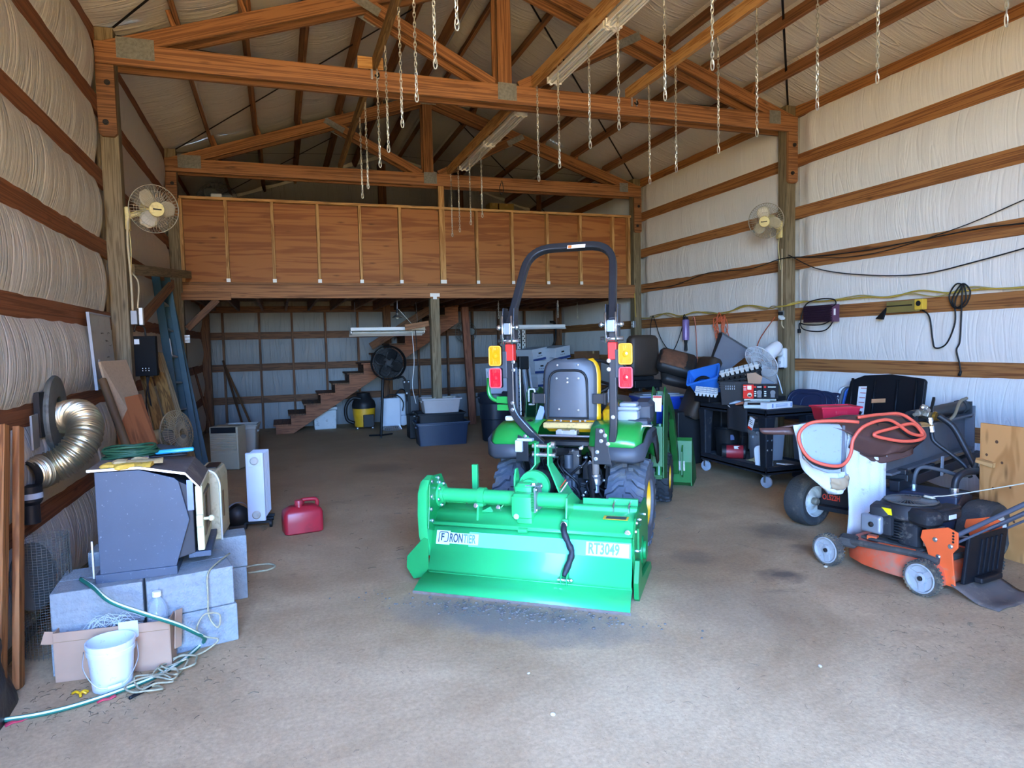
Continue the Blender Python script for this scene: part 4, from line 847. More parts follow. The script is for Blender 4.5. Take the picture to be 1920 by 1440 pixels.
# ================================================================== ROTARY TILLER
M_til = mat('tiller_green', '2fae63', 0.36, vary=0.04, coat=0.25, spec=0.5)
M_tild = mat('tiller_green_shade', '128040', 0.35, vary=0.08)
TL = thing('rotary_tiller', 'bright green rotary tiller with long rear shield hitched behind the tractor', 'tiller', (2.10, 4.80, 0), math.radians(-37.4))
W0, W1 = -0.655, 0.66
def shield(b):
    pr = [(-1.352, 0.006), (-1.27, 0.055), (-1.165, 0.078), (-1.155, 0.095), (-1.12, 0.17), (-1.10, 0.235), (-1.08, 0.30), (-1.055, 0.365)]
    b.loft([[Vector((W0 - 0.012 + (0.0 if k > 2 else -0.02 * (3 - k) / 3), y, z)), Vector((W1 + 0.0 + (0.0 if k > 2 else 0.02 * (3 - k) / 3), y, z))] for k, (y, z) in enumerate(pr)], False, False, closed=False)
part('rear_shield', M_til, TL, shield, smooth=25, solid=0.006)
part('shield_edge', mat('scraped_steel', '9a8f86', 0.6, 0.5, vary=0.3, dirt='8a5a44', dirt_amt=0.5, dscale=6), TL, lambda b: b.box((0, -1.350, 0.008), (1.37, 0.012, 0.014), (0.5, 0, 0)))
part('shield_fold', M_til, TL, lambda b: b.tube([(W0, -1.166, 0.080), (W1, -1.166, 0.080)], 0.006, 8), smooth=True)
def hoodp(b):
    pr = [(-1.075, 0.372), (-1.085, 0.385), (-1.055, 0.388), (-1.02, 0.435), (-0.98, 0.455), (-0.80, 0.475), (-0.62, 0.47), (-0.55, 0.40), (-0.52, 0.28)]
    b.loft([[Vector((W0, y, z)), Vector((W1, y, z))] for y, z in pr], False, False, closed=False)
part('hood', M_til, TL, hoodp, smooth=20, solid=0.006)
part('hinge_lip', M_til, TL, lambda b: b.tube([(W0, -1.083, 0.378), (W1, -1.083, 0.378)], 0.008, 8), smooth=True)
part('hinge_sleeve', M_til, TL, lambda b: b.cyl((-0.06, -1.088, 0.372), (0.0, -1.088, 0.372), 0.017, n=10), smooth=30)
# side plates
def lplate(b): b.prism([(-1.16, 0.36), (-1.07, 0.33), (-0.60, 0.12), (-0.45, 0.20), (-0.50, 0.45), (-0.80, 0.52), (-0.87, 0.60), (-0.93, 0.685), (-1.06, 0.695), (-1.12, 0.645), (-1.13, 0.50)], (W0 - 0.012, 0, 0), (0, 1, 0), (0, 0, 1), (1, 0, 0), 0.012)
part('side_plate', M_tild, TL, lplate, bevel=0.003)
def ccase(b):
    def ring(x, ins):
        pr = [(-1.15, 0.30), (-1.16, 0.45), (-1.145, 0.60), (-1.10, 0.67), (-1.03, 0.69), (-0.96, 0.66), (-0.93, 0.58), (-0.93, 0.30), (-0.98, 0.16), (-1.09, 0.16)]
        c = Vector((-1.04, 0.42)); return [Vector((x, c.x + (y - c.x) * ins, c.y + (z - c.y) * ins)) for y, z in pr]
    b.loft([ring(W0 - 0.012, 1.0), ring(W0 - 0.06, 1.0), ring(W0 - 0.08, 0.93)])
part('chain_case', M_til, TL, ccase, smooth=35)
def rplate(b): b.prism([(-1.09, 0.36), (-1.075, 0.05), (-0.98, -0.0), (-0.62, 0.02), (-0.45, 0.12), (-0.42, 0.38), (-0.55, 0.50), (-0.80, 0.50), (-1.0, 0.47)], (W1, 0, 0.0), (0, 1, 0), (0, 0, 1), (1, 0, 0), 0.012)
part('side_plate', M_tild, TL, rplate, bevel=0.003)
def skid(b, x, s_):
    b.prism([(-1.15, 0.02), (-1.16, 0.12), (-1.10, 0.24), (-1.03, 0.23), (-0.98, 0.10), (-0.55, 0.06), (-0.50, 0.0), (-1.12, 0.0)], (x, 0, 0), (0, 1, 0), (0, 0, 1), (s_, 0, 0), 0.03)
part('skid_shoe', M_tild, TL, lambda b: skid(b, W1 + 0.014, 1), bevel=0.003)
def disc(b): b.prism([(-1.05, 0.33), (-1.13, 0.24), (-1.19, 0.155), (-1.185, 0.05), (-1.13, 0.0), (-1.02, 0.01), (-0.80, 0.03), (-0.72, 0.12), (-0.75, 0.27), (-0.9, 0.33)], (W0 - 0.028, 0, 0.02), (0.42, 0.9, 0), (0, 0, 1), (-0.9, 0.42, 0), 0.006)
part('side_shield', M_tild, TL, lambda b: b.prism([(0, 0.32), (-0.055, 0.27), (-0.145, 0.17), (-0.15, 0.095), (-0.105, 0.02), (-0.02, 0.035), (0.0, 0.06)], (W0 - 0.015, -1.14, 0.0), (1, 0.15, 0), (0, 0, 1), (0.15, -1, 0), 0.006), bevel=0.002)
part('bearing_plate', M_tild, TL, lambda b: (b.lathe([(0.09, 0), (0.09, 0.012), (0.06, 0.014), (0.06, 0.03)], (W1 + 0.012, -0.75, 0.2), (1, 0, 0), 18), b.box((W1 + 0.02, -0.92, 0.33), (0.012, 0.12, 0.14))), smooth=30)
part('side_bolts', M_chrome, TL, lambda b: (bolts(b, [(W1 + 0.012, y, z) for y, z in ((-1.05, 0.40), (-1.0, 0.44), (-0.9, 0.36), (-0.84, 0.42), (-0.98, 0.26), (-0.9, 0.24), (-1.06, 0.14), (-0.96, 0.13), (-0.86, 0.12), (-0.75, 0.27), (-0.62, 0.40))], (1, 0, 0), 0.010), bolts(b, [(W0 + 0.002, y, z) for y, z in ((-1.09, 0.66), (-0.99, 0.665), (-1.10, 0.40), (-0.97, 0.63), (-1.10, 0.56), (-1.11, 0.48), (-0.90, 0.55))], (1, 0, 0), 0.011), bolts(b, [(W1 - 0.03, -1.07, 0.395)], (0, -1, 0), 0.013)))
# drive tube, clamps, gearbox
part('drive_tube', M_til, TL, lambda b: (b.cyl((W0, -0.95, 0.545), (-0.12, -0.95, 0.545), 0.047, n=24), b.cyl((0.03, -0.95, 0.545), (0.235, -0.95, 0.545), 0.047, n=24), b.cyl((W0, -0.95, 0.545), (W0 + 0.035, -0.95, 0.545), 0.056, n=24), b.lathe([(0.085, 0), (0.085, 0.014), (0.06, 0.016)], (W0, -0.95, 0.545), (1, 0, 0), 20)), smooth=35)
part('flange_bolts', M_chrome, TL, lambda b: bolts(b, [(W0 + 0.014, -0.95 + 0.072 * math.cos(a), 0.545 + 0.072 * math.sin(a)) for a in [0.3 + 2 * PI * k / 6 for k in range(6)]], (1, 0, 0), 0.010))
def clamp(b):
    b.cyl((-0.375, -0.95, 0.545), (-0.33, -0.95, 0.545), 0.060, n=24); b.box((-0.352, -1.0, 0.505), (0.06, 0.05, 0.02)); b.prism([(-1.03, 0.51), (-0.97, 0.51), (-0.96, 0.44), (-1.0, 0.40), (-1.055, 0.36), (-1.04, 0.43)], (-0.362, 0, 0), (0, 1, 0), (0, 0, 1), (1, 0, 0), 0.014); b.box((-0.31, -0.985, 0.44), (0.09, 0.012, 0.06), (0, -0.5, 0))
part('tube_clamp', M_til, TL, clamp, smooth=30)
part('clamp_bolts', M_chrome, TL, lambda b: bolts(b, [(-0.37, -1.03, 0.50), (-0.30, -0.995, 0.435), (-0.25, -0.93, 0.47)], (0, -1, 0.3), 0.011))
def gearbox(b):
    b.box((-0.045, -0.985, 0.515), (0.15, 0.17, 0.165), None, 0.03); b.box((-0.06, -0.90, 0.60), (0.13, 0.16, 0.09), None, 0.035); b.box((-0.03, -1.0, 0.45), (0.11, 0.12, 0.10), None, 0.02)
    b.cyl((-0.045, -0.90, 0.60), (-0.045, -0.74, 0.60), 0.06, n=18)
part('gearbox', M_til, TL, gearbox, smooth=40)
part('gearbox_cover', mat('gasket_plate', '7f8c88', 0.5, 0.3), TL, lambda b: (b.box((0.035, -0.96, 0.555), (0.012, 0.15, 0.16)), b.box((0.0, -0.93, 0.635), (0.09, 0.09, 0.006))))
part('gearbox_ribs', M_tild, TL, lambda b: [b.box((0.034, -1.075 + 0.0, 0.50 + 0.016 * k), (0.02, 0.006, 0.01)) for k in range(8)])
part('gearbox_bolts', M_chrome, TL, lambda b: (bolts(b, [(0.042, -0.96 + dy, 0.555 + dz) for dy in (-0.06, 0.06) for dz in (-0.065, 0.065)], (1, 0, 0), 0.012), bolts(b, [(0.0, -0.94, 0.638)], (0, 0, 1), 0.018)))
part('gearbox_sticker', mat('pale_round_sticker', 'a9c2b4', 0.4), TL, lambda b: b.lathe([(0.018, 0), (0.018, 0.001)], (-0.078, -1.0712, 0.455), (0, -1, 0), 18))
part('driveshaft_guard_ring', M_til, TL, lambda b: b.lathe([(0.105, 0), (0.108, 0.03), (0.100, 0.035), (0.098, 0.002)], (-0.03, -0.83, 0.60), (0, 1, 0.05), 28), smooth=35)
part('driveshaft_guard', mat('black_guard', '2b2c30', 0.5, dirt='5a564e', dirt_amt=0.2), TL, lambda b: b.lathe([(0.100, 0.0), (0.105, 0.12), (0.09, 0.28), (0.06, 0.40), (0.045, 0.44), (0.045, 0.62)], (-0.03, -0.82, 0.60), (0.0, 1, -0.12), 28), smooth=35)
# A-frame mast
def mast_(b):
    for s_, xb in ((-1, -0.235), (1, 0.215)):
        xt = s_ * 0.045 + 0.015
        b.loft([[Vector((x + dx, y, z)) for dx, y in ((-0.006, y0), (0.006, y0), (0.006, y1), (-0.006, y1))] for x, y0, y1, z in ((xt, -0.78, -0.70, 0.885), (xt, -0.79, -0.68, 0.74), (xb, -0.92, -0.60, 0.47), (xb, -0.98, -0.55, 0.40))])
part('mast', M_til, TL, mast_, bevel=0.003)
part('mast_pin', M_chrome, TL, lambda b: (b.cyl((-0.06, -0.74, 0.86), (0.10, -0.74, 0.86), 0.016, n=12), b.cyl((-0.06, -0.74, 0.80), (0.10, -0.74, 0.80), 0.016, n=12), b.cyl((0.075, -0.74, 0.872), (0.1, -0.74, 0.872), 0.024, n=12)), smooth=30)
part('lifting_eye', M_til, TL, lambda b: b.prism([(-0.05, 0), (0.05, 0), (0.045, 0.10), (0.02, 0.155), (-0.02, 0.155), (-0.05, 0.10)], (-0.145, -0.86, 0.57), (0, 1, 0), (0, 0, 1), (1, 0, 0), 0.012), bevel=0.003)
part('mast_decal', mat('white_decal', 'dcd8cf'), TL, lambda b: b.box((0.165, -0.80, 0.585), (0.006, 0.10, 0.05), (0.55, 0.5, 0)))
part('mast_decal_red', mat('red_decal', 'b8402e'), TL, lambda b: b.box((0.160, -0.785, 0.615), (0.006, 0.08, 0.02), (0.55, 0.5, 0)))
part('right_bracket', M_til, TL, lambda b: (b.prism([(-1.06, 0.40), (-1.03, 0.58), (-0.88, 0.59), (-0.60, 0.46), (-0.60, 0.42)], (0.236, 0, 0), (0, 1, 0), (0, 0, 1), (1, 0, 0), 0.012), b.box((0.24, -1.055, 0.43), (0.035, 0.03, 0.05))), bevel=0.003)
part('parking_post', M_til, TL, lambda b: b.box((-0.50, -0.70, 0.60), (0.04, 0.03, 0.22)), bevel=0.003)
part('frame_tube', M_til, TL, lambda b: (b.cyl((W0, -0.84, 0.475), (W1, -0.84, 0.475), 0.028, n=12), b.box((0.40, -0.80, 0.50), (0.20, 0.012, 0.07)), b.box((0.56, -0.78, 0.51), (0.19, 0.03, 0.055))), smooth=30)
part('u_bolts', M_chrome, TL, lambda b: [b.tube(rounded([(x, -0.87, 0.44), (x, -0.875, 0.515), (x, -0.80, 0.525)], 0.02), 0.006, 6) for x in (0.51, 0.61, -0.50, -0.40)], smooth=True)
part('warning_label', mat('yellow_label', 'd8b436', 0.4, vary=0), TL, lambda b: b.box((0.545, -0.985, 0.461), (0.155, 0.06, 0.002), (0.1, 0, 0)))
part('warning_label_print', mat('dark_label_print', '2a3340', 0.4, vary=0.3, vscale=90), TL, lambda b: b.box((0.547, -0.985, 0.4625), (0.125, 0.042, 0.002), (0.1, 0, 0)))
# strap/chain sleeve hanging over the shield
part('chain_sleeve', mat('black_fabric_sleeve', '1c1e26', 0.6, bump=0.6, bscale=40), TL, lambda b: b.tube(bez([(0.235, -1.075, 0.425), (0.245, -1.115, 0.385), (0.275, -1.125, 0.32), (0.295, -1.13, 0.27), (0.285, -1.145, 0.22), (0.265, -1.165, 0.165), (0.255, -1.185, 0.135)], 5), [0.017, 0.018, 0.019, 0.02, 0.02, 0.019, 0.021, 0.022, 0.02, 0.017, 0.018, 0.021, 0.023, 0.02, 0.018, 0.016, 0.018, 0.021, 0.022, 0.02, 0.018, 0.019, 0.021, 0.022, 0.021, 0.02, 0.018, 0.017, 0.016, 0.014, 0.012], 10), smooth=True)
part('chain_link', M_chrome, TL, lambda b: b.tube([(0.235 + 0.018 * math.cos(a), -1.08, 0.42 + 0.022 * math.sin(a)) for a in [2 * PI * k / 14 for k in range(14)]], 0.005, 6, closed=True), smooth=True)
part('shield_clevis', M_til, TL, lambda b: [b.prism([(-1.15, 0.10), (-1.205, 0.085), (-1.21, 0.125), (-1.14, 0.17)], (x, 0, 0), (0, 1, 0), (0, 0, 1), (1, 0, 0), 0.008) for x in (0.235, 0.272)], bevel=0.002)
part('clevis_bolt', M_chrome, TL, lambda b: (b.cyl((0.215, -1.185, 0.112), (0.30, -1.185, 0.112), 0.009, n=8), b.ball((0.30, -1.185, 0.112), 0.014, 8, 6)), smooth=30)
# printed band with lettering on the shield (band lies on the slope y -1.075..-1.098, z 0.335..0.25)
sl = math.atan2(0.065, 0.022)   # slope of that face
cxb = Vector((0, -1.0855, 0.288)); Rb = Euler((sl, 0, 0)).to_matrix()
M_band = mat('pale_blue_band', '69c9d0', 0.3, vary=0.03); M_halo = mat('lettering_halo', 'bcdcec', 0.35, vary=0); M_ink = mat('lettering_ink', '2e3a4a', 0.4, vary=0); M_inkb = mat('lettering_blue', '5a86bc', 0.4, vary=0)
def onb(x, h): return cxb + Vector((x, 0, 0)) + Rb @ Vector((0, h, 0.0065))
def band(b, x0, x1, h0, h1, lift):
    q = [cxb + Vector((x, 0, 0)) + Rb @ Vector((0, h, lift)) for x, h in ((x0, h0), (x1, h0), (x1, h1), (x0, h1))]; b.add(q, [(0, 1, 2, 3)])
part('decal_band', M_band, TL, lambda b: band(b, -0.40, W1 - 0.01, -0.045, 0.047, 0.0045))
part('decal_halo', M_halo, TL, lambda b: (band(b, -0.630, -0.335, -0.034, 0.036, 0.0050)))
part('decal_halo', M_halo, TL, lambda b: band(b, -0.632, -0.535, -0.043, 0.046, 0.0052))
part('decal_halo', M_halo, TL, lambda b: band(b, 0.375, 0.640, -0.040, 0.040, 0.0050))
te = (sl, 0, 0)
text('RON', 0.078, M_ink, TL, onb(-0.538, 0.0), te, 'lettering', sx=0.56, bold=0.002)
text('TIER', 0.078, M_inkb, TL, onb(-0.440, 0.0), te, 'lettering', sx=0.56, bold=0.002)
text('F', 0.066, M_ink, TL, onb(-0.600, 0.002), te, 'lettering', sx=0.8, bold=0.002)
part('logo_frame', M_ink, TL, lambda b: b.tube([cxb + Vector((p.x, 0, 0)) + Rb @ Vector((0, p.y, 0.0062)) for p in rounded([(-0.612, -0.030, 0), (-0.612, 0.036, 0), (-0.548, 0.036, 0), (-0.548, -0.024, 0), (-0.575, -0.024, 0)], 0.014, 5)], 0.0036, 5), smooth=True)
text('RT3049', 0.092, M_inkb, TL, onb(0.388, -0.001), te, 'lettering', sx=0.66, bold=0.0022)
# ================================================================== LEFT SIDE
M_cin = mat('cinder_block', '8b908f', 0.95, vary=0.10, vscale=30, bump=0.9, bscale=90, dirt='6f7073', dirt_amt=0.2, dscale=25)
def block(label, loc, rot, sz=(0.395, 0.195, 0.192)):
    t = thing('concrete_block', label, 'block', loc, math.radians(rot))
    part('body', M_cin, t, lambda b: b.box((sz[0] / 2, sz[1] / 2, sz[2] / 2), sz), bevel=0.006)
    return t
def pile(x, y, rot, who, n=(0.205, 0.205), dx=(0, 0.006), rows=2):
    z = 0
    for k, h in enumerate(n):
        for r in range(rows):
            a = math.radians(rot)
            lb = f'grey concrete block, {"lower" if k == 0 else "upper"} layer of the {who}, {"front" if r == 0 else "rear"} one'
            block(lb, (x - math.sin(a) * 0.20 * r + dx[k], y + math.cos(a) * 0.20 * r, z), rot, (0.395 if who[0] == 'l' else 0.41, 0.195, h - 0.003))
        z += h
pile(-1.098, 3.722, 4, 'left pile under the stove')
pile(-0.672, 3.742, 13, 'right pile beside the glass jug', dx=(0.004, -0.008))
pile(-0.655, 4.42, 6, 'back pile below the cream heater', n=(0.205, 0.20), rows=1)
pile(-1.10, 4.42, 0, 'hidden back-left pile under the stove', rows=1)
# ---- stove
M_stv = mat('blue_grey_stove_enamel', '394656', 0.55, vary=0.08, dirt='8a95a2', dirt_amt=0.03, dscale=55)
M_stk = mat('soot_iron', '25272c', 0.6, vary=0.2)
M_dust = mat('dusty_brown_top', '5c5148', 0.95, vary=0.15, bump=0.3, dirt='7a6f62', dirt_amt=0.3, dscale=8)
M_crm = mat('chipped_cream_enamel', 'c9c29a', 0.5, vary=0.06, dirt='6b5d40', dirt_amt=0.2, dscale=18)
SV = thing('pellet_stove', 'dark blue-grey stove with cream framed door standing on concrete blocks', 'stove', (-0.909, 3.812, 0.408), math.radians(1))
prof = [(0.015, 0.04), (0.36, 0.04), (0.432, 0.275), (0.39, 0.48), (0.37, 0.50), (0.215, 0.555), (0.015, 0.558)]
part('side_panel', M_stv, SV, lambda b: b.prism(prof, (0, 0, 0), (1, 0, 0), (0, 0, 1), (0, 1, 0), 0.012), bevel=0.002)
part('side_panel', M_stv, SV, lambda b: b.prism(prof, (0, 0.50, 0), (1, 0, 0), (0, 0, 1), (0, 1, 0), 0.012), bevel=0.002)
part('base_skirt', M_stv, SV, lambda b: b.box((0.18, 0.26, 0.02), (0.37, 0.54, 0.045)), bevel=0.003)
part('back_panel', M_stk, SV, lambda b: b.box((0.02, 0.256, 0.30), (0.012, 0.5, 0.52)))
tp = [(-0.015, 0.565), (0.215, 0.563), (0.425, 0.515), (0.49, 0.435)]
part('top_plate', M_dust, SV, lambda b: b.loft([[Vector((x, y, z)) for y in (-0.012, 0.53)] + [Vector((x, y, z + 0.010)) for y in (0.53, -0.012)] for x, z in tp]), bevel=0.002)
part('top_edge_strip', M_steel, SV, lambda b: b.loft([[Vector((x, y, z + dz)) for y, dz in ((-0.016, -0.001), (-0.011, -0.001), (-0.011, 0.011), (-0.016, 0.011))] for x, z in tp]))
part('firebox', M_stk, SV, lambda b: b.prism([(0.30, 0.05), (0.45, 0.09), (0.45, 0.44), (0.36, 0.49), (0.30, 0.49)], (0, 0.03, 0), (1, 0, 0), (0, 0, 1), (0, 1, 0), 0.455), bevel=0.004)
part('inner_bracket', mat('blue_steel', '5b6c9c', 0.4, 0.5), SV, lambda b: b.box((0.44, 0.025, 0.40), (0.03, 0.02, 0.16)))
part('hearth_ledge', M_stv, SV, lambda b: b.box((0.47, 0.27, 0.075), (0.11, 0.46, 0.03)), bevel=0.004)
def doorf(b):
    pf = [(0.0, 0.035), (0.0, 0.47), (0.50, 0.47), (0.50, 0.035)]
    for (y0, y1, z0, z1) in ((0.02, 0.075, 0.10, 0.445), (0.445, 0.50, 0.10, 0.445), (0.075, 0.445, 0.10, 0.155), (0.075, 0.445, 0.39, 0.445)): b.box((0.48, (y0 + y1) / 2, (z0 + z1) / 2), (0.035, y1 - y0, z1 - z0))
dr = part('door', M_crm, SV, doorf, bevel=0.006)
part('door_inner_frame', mat('brown_gasket', '6e5f48', 0.8), dr, lambda b: b.tube(rounded([(0.492, 0.10, 0.17), (0.492, 0.10, 0.375), (0.492, 0.42, 0.375), (0.492, 0.42, 0.17), (0.492, 0.10, 0.17)], 0.02), 0.012, 6), smooth=True)
part('door_window', glass('sooty_glass', '8d8466', 0.25, 0.85), dr, lambda b: b.box((0.475, 0.26, 0.27), (0.006, 0.37, 0.235)))
part('door_handle', M_crm, dr, lambda b: (b.cyl((0.49, 0.035, 0.265), (0.53, 0.035, 0.265), 0.008, n=8), b.ball((0.535, 0.035, 0.265), 0.017, 10, 6), b.box((0.48, 0.01, 0.262), (0.03, 0.015, 0.06))), smooth=40)
part('rear_rod', M_steel, SV, lambda b: b.box((-0.012, 0.0, 0.12), (0.008, 0.012, 0.19)))
# ---- things lying on the stove
def coil(pts_fn, turns, r, m, name, parent=None, n=20):
    b = MB(); b.tube([pts_fn(k / n) for k in range(int(turns * n) + 1)], r, 7); return b.build(name, m, parent, smooth=True)
o = coil(lambda a: (-0.80 + (0.13 + 0.012 * math.sin(a * 2)) * math.cos(2 * PI * a), 4.20 + 0.11 * math.sin(2 * PI * a), 0.988 + 0.008 * a + 0.012 * math.sin(a * 9)), 6, 0.007, mat('dark_green_cord', '1f4a2c', 0.6), 'extension_cord')
tag(o, 'coiled dark green cord lying on the left of the stove top', 'cord')
def glove(b, o, L, rot, s_=1):
    R = Matrix.Rotation(rot, 3, 'Z'); o = Vector(o)
    def P(x, y, z): return o + R @ Vector((x, y, z))
    b.loft([[P(x, y * w_ , z) for y, z in ((-1, 0.0), (-0.7, 0.012 * h), (0, 0.022 * h), (0.7, 0.012 * h), (1, 0.0))] for x, w_, h in ((0.0, 0.055, 1.0), (0.05, 0.045, 0.9), (0.10, 0.042, 1.0), (0.16, 0.048, 1.0), (0.185, 0.046, 0.8))])
    for k, yy in enumerate((-0.033, -0.011, 0.011, 0.033)): b.tube(bez([P(0.17, yy, 0.01), P(0.21, yy * 1.2, 0.014), P(0.245 - 0.012 * abs(k - 1.5), yy * 1.25, 0.007)], 4), [0.012] * 7 + [0.010, 0.006], 7)
    b.tube(bez([P(0.08, 0.04 * s_, 0.01), P(0.12, 0.075 * s_, 0.012), P(0.155, 0.082 * s_, 0.008)], 4), [0.013] * 7 + [0.011, 0.007], 7)
M_lth = mat('worn_tan_leather', 'b39a6a', 0.8, vary=0.15, dirt='5a5148', dirt_amt=0.35, dscale=30); M_lyl = mat('yellow_leather', 'c9a23c', 0.7, vary=0.12, dirt='6b5a38', dirt_amt=0.2, dscale=30)
b = MB(); glove(b, (-0.64, 3.86, 0.975), 0.25, PI * 0.985); tag(b.build('work_glove', M_lyl, smooth=50), 'yellow leather work glove at the front left edge of the stove top', 'glove')
b = MB(); glove(b, (-0.60, 3.93, 0.982), 0.25, PI * 1.03, -1); tag(b.build('work_glove', M_lth, smooth=50), 'worn tan work glove lying behind the yellow glove on the stove', 'glove')
t = thing('pipe_wrench', 'black tool with bright blue handle grip lying across the stove top', 'tool', (-0.72, 4.19, 0.985), math.radians(-2))
part('bar', M_stk, t, lambda b: b.beam((-0.12, 0, 0.008), (0.08, 0, 0.012), 0.022, 0.012), bevel=0.002)
part('grip', mat('bright_blue_grip', '2ea4d0', 0.35, vary=0.03), t, lambda b: b.box((0.14, 0.004, 0.014), (0.20, 0.032, 0.022), (0, -0.03, 0.04), 0.010), smooth=40)
part('jaw', M_stk, t, lambda b: (b.box((-0.14, 0, 0.012), (0.05, 0.045, 0.02)), b.box((-0.17, 0.02, 0.012), (0.03, 0.02, 0.02))), bevel=0.003)
t = thing('pliers', 'dark pliers with blue-grey handles beside the blue gripped tool', 'tool', (-0.60, 4.13, 0.975), math.radians(12))
part('handles', M_black, t, lambda b: [b.tube(bez([(-0.10, s_ * 0.004, 0.008), (-0.02, s_ * 0.012, 0.008), (0.09, s_ * 0.016, 0.006)], 5), 0.006, 7) for s_ in (-1, 1)], smooth=True)
part('jaws', M_steel, t, lambda b: b.tube([(-0.10, 0, 0.008), (-0.15, 0, 0.008)], [0.012, 0.005], 8), smooth=True)
b = MB()
def rag(u, v): return Vector((-0.78 + 0.22 * u, 4.26 + 0.14 * v, 0.982 + 0.035 * abs(noise.noise((u * 4, v * 4, 1))) + 0.02 * math.sin(PI * u) * math.sin(PI * v)))
b.grid(14, 10, rag); tag(b.build('shop_rag', mat('dark_rag', '3a3836', 0.95), smooth=True, solid=0.004), 'crumpled dark rag behind the tools on the stove', 'cloth')
# ---- flexible aluminium duct, collar, stub pipe
M_duct = mat('aluminium_foil_duct', 'b8ad92', 0.36, 0.95, vary=0.08)
D0 = bez([(-1.335, 4.27, 0.90), (-1.27, 4.41, 0.91), (-1.175, 4.45, 0.955), (-1.105, 4.50, 1.045), (-1.10, 4.57, 1.13), (-1.145, 4.66, 1.185), (-1.215, 4.74, 1.185), (-1.29, 4.80, 1.16)], 30)
t = thing('flexible_duct', 'shiny ribbed aluminium flexible duct curling from the wall collar', 'duct', (-1.2, 4.5, 0.9))
part('hose', M_duct, t, lambda b: b.tube([Vector(p) - Vector((-1.2, 4.5, 0.9)) for p in D0], [0.096 * (1.0 if k % 2 else 0.955) * (0.97 + 0.05 * math.sin(k * 0.9)) for k in range(len(D0))], 26, caps=False), smooth=20)
part('end_band', M_black, t, lambda b: b.lathe([(0.088, 0), (0.088, 0.05), (0.08, 0.051), (0.08, 0.0)], Vector((-1.335, 4.235, 0.90)) - Vector((-1.2, 4.5, 0.9)), (0.35, 0.9, 0.0), 22, False), smooth=30)
t = thing('duct_collar', 'round dull galvanized wall collar behind the flexible duct', 'duct collar', (XL + 0.03, 4.80, 1.19))
part('disc', mat('dull_galvanized', '6e6f66', 0.6, 0.4, vary=0.2, dirt='4d4a40', dirt_amt=0.3, dscale=12), t, lambda b: (b.lathe([(0.235, 0.0), (0.24, 0.02), (0.235, 0.032), (0.15, 0.04), (0.11, 0.04), (0.105, 0.01)], (0, 0, 0), (1, 0.05, 0), 36)), smooth=35)
part('backing_plate', M_iron, t, lambda b: b.box((0.0, -0.20, 0.02), (0.03, 0.16, 0.26)))
part('sheet_patch', mat('grey_sheet_metal', '8b8c88', 0.55, 0.3), t, lambda b: b.box((0.02, -0.40, -0.06), (0.01, 0.16, 0.19), (0, 0, 0.1)))
t = thing('stove_pipe_stub', 'short black stove pipe stub below the end of the silver duct', 'pipe', (-1.29, 4.20, 0.66))
part('pipe', M_black, t, lambda b: b.lathe([(0.045, 0), (0.045, 0.10), (0.06, 0.12), (0.06, 0.2)], (0, 0, 0), (0, 0, 1), 16), smooth=30)
part('collar', M_gray, t, lambda b: b.lathe([(0.05, 0.13), (0.062, 0.135), (0.062, 0.165)], (0, 0, 0), (0, 0, 1), 16, False), smooth=30)
# ---- boards leaning at far left
M_lath = wood('old_orange_board', 'a06a3a', '74461f', rand=0.05)
for (p0, p1, w_, lb) in (((-1.24, 3.50, 0.0), (-1.25, 3.80, 1.23), 0.075, 'narrow orange-brown board leaning on the left wall, nearest the frame edge'), ((-1.22, 3.66, 0.0), (-1.25, 3.98, 1.20), 0.07, 'narrow orange-brown board leaning on the left wall, second from the edge')):
    b = MB(); b.beam(p0, p1, 0.03, w_, (0, 1, 0)); tag(b.build('wood_strip', M_lath, bevel=0.003), lb, 'board')
# wire mesh roll and dark sheet, black tarp bundle
t = thing('wire_mesh_roll', 'roll of fine grey hardware cloth standing behind the black bundle', 'mesh roll', (-1.20, 4.06, 0))
def meshroll(b):
    for k in range(40):
        a = 2 * PI * k / 40 * 1.2; r = 0.105 + 0.0003 * k; b.tube([(r * math.cos(a), r * math.sin(a), 0.0), (r * math.cos(a), r * math.sin(a), 0.62)], 0.0012, 4)
    for j in range(45): b.tube([(0.11 * math.cos(a), 0.11 * math.sin(a), 0.01 + j * 0.0137) for a in [2 * PI * k / 20 for k in range(20)]], 0.001, 4, closed=True)
stuff(part('mesh', mat('grey_mesh_wire', '4c4c45', 0.6, 0.3), t, meshroll))
b = MB(); b.lathe([(0.17, 0), (0.175, 0.01), (0.17, 0.02)], (-1.25, 4.02, 0.42), (1, -0.25, 0.15), 30); tag(b.build('metal_disc', mat('dark_grey_lid', '4a4a44', 0.7)), 'dark grey round lid leaning against the left wall by the mesh roll', 'lid')
b = MB()
def tarpb(u, v):
    a = PI * (u - 0.5); r = 0.20 * (1 - 0.45 * v) + 0.05 * noise.noise((u * 5, v * 5, 3))
    return Vector((-1.345 + abs(math.cos(a)) * r * 0.9, 3.30 + math.sin(a) * 0.42 * (1 - 0.3 * v), 0.0 + 0.62 * v + 0.06 * noise.noise((u * 3, v * 3, 8)) * v))
b.grid(26, 22, tarpb); tag(b.build('tarp_bundle', mat('black_tarp', '15161a', 0.45, bump=0.5, bscale=25), smooth=True, solid=0.006), 'black plastic tarp bundle heaped against the left wall at the frame edge', 'tarp')
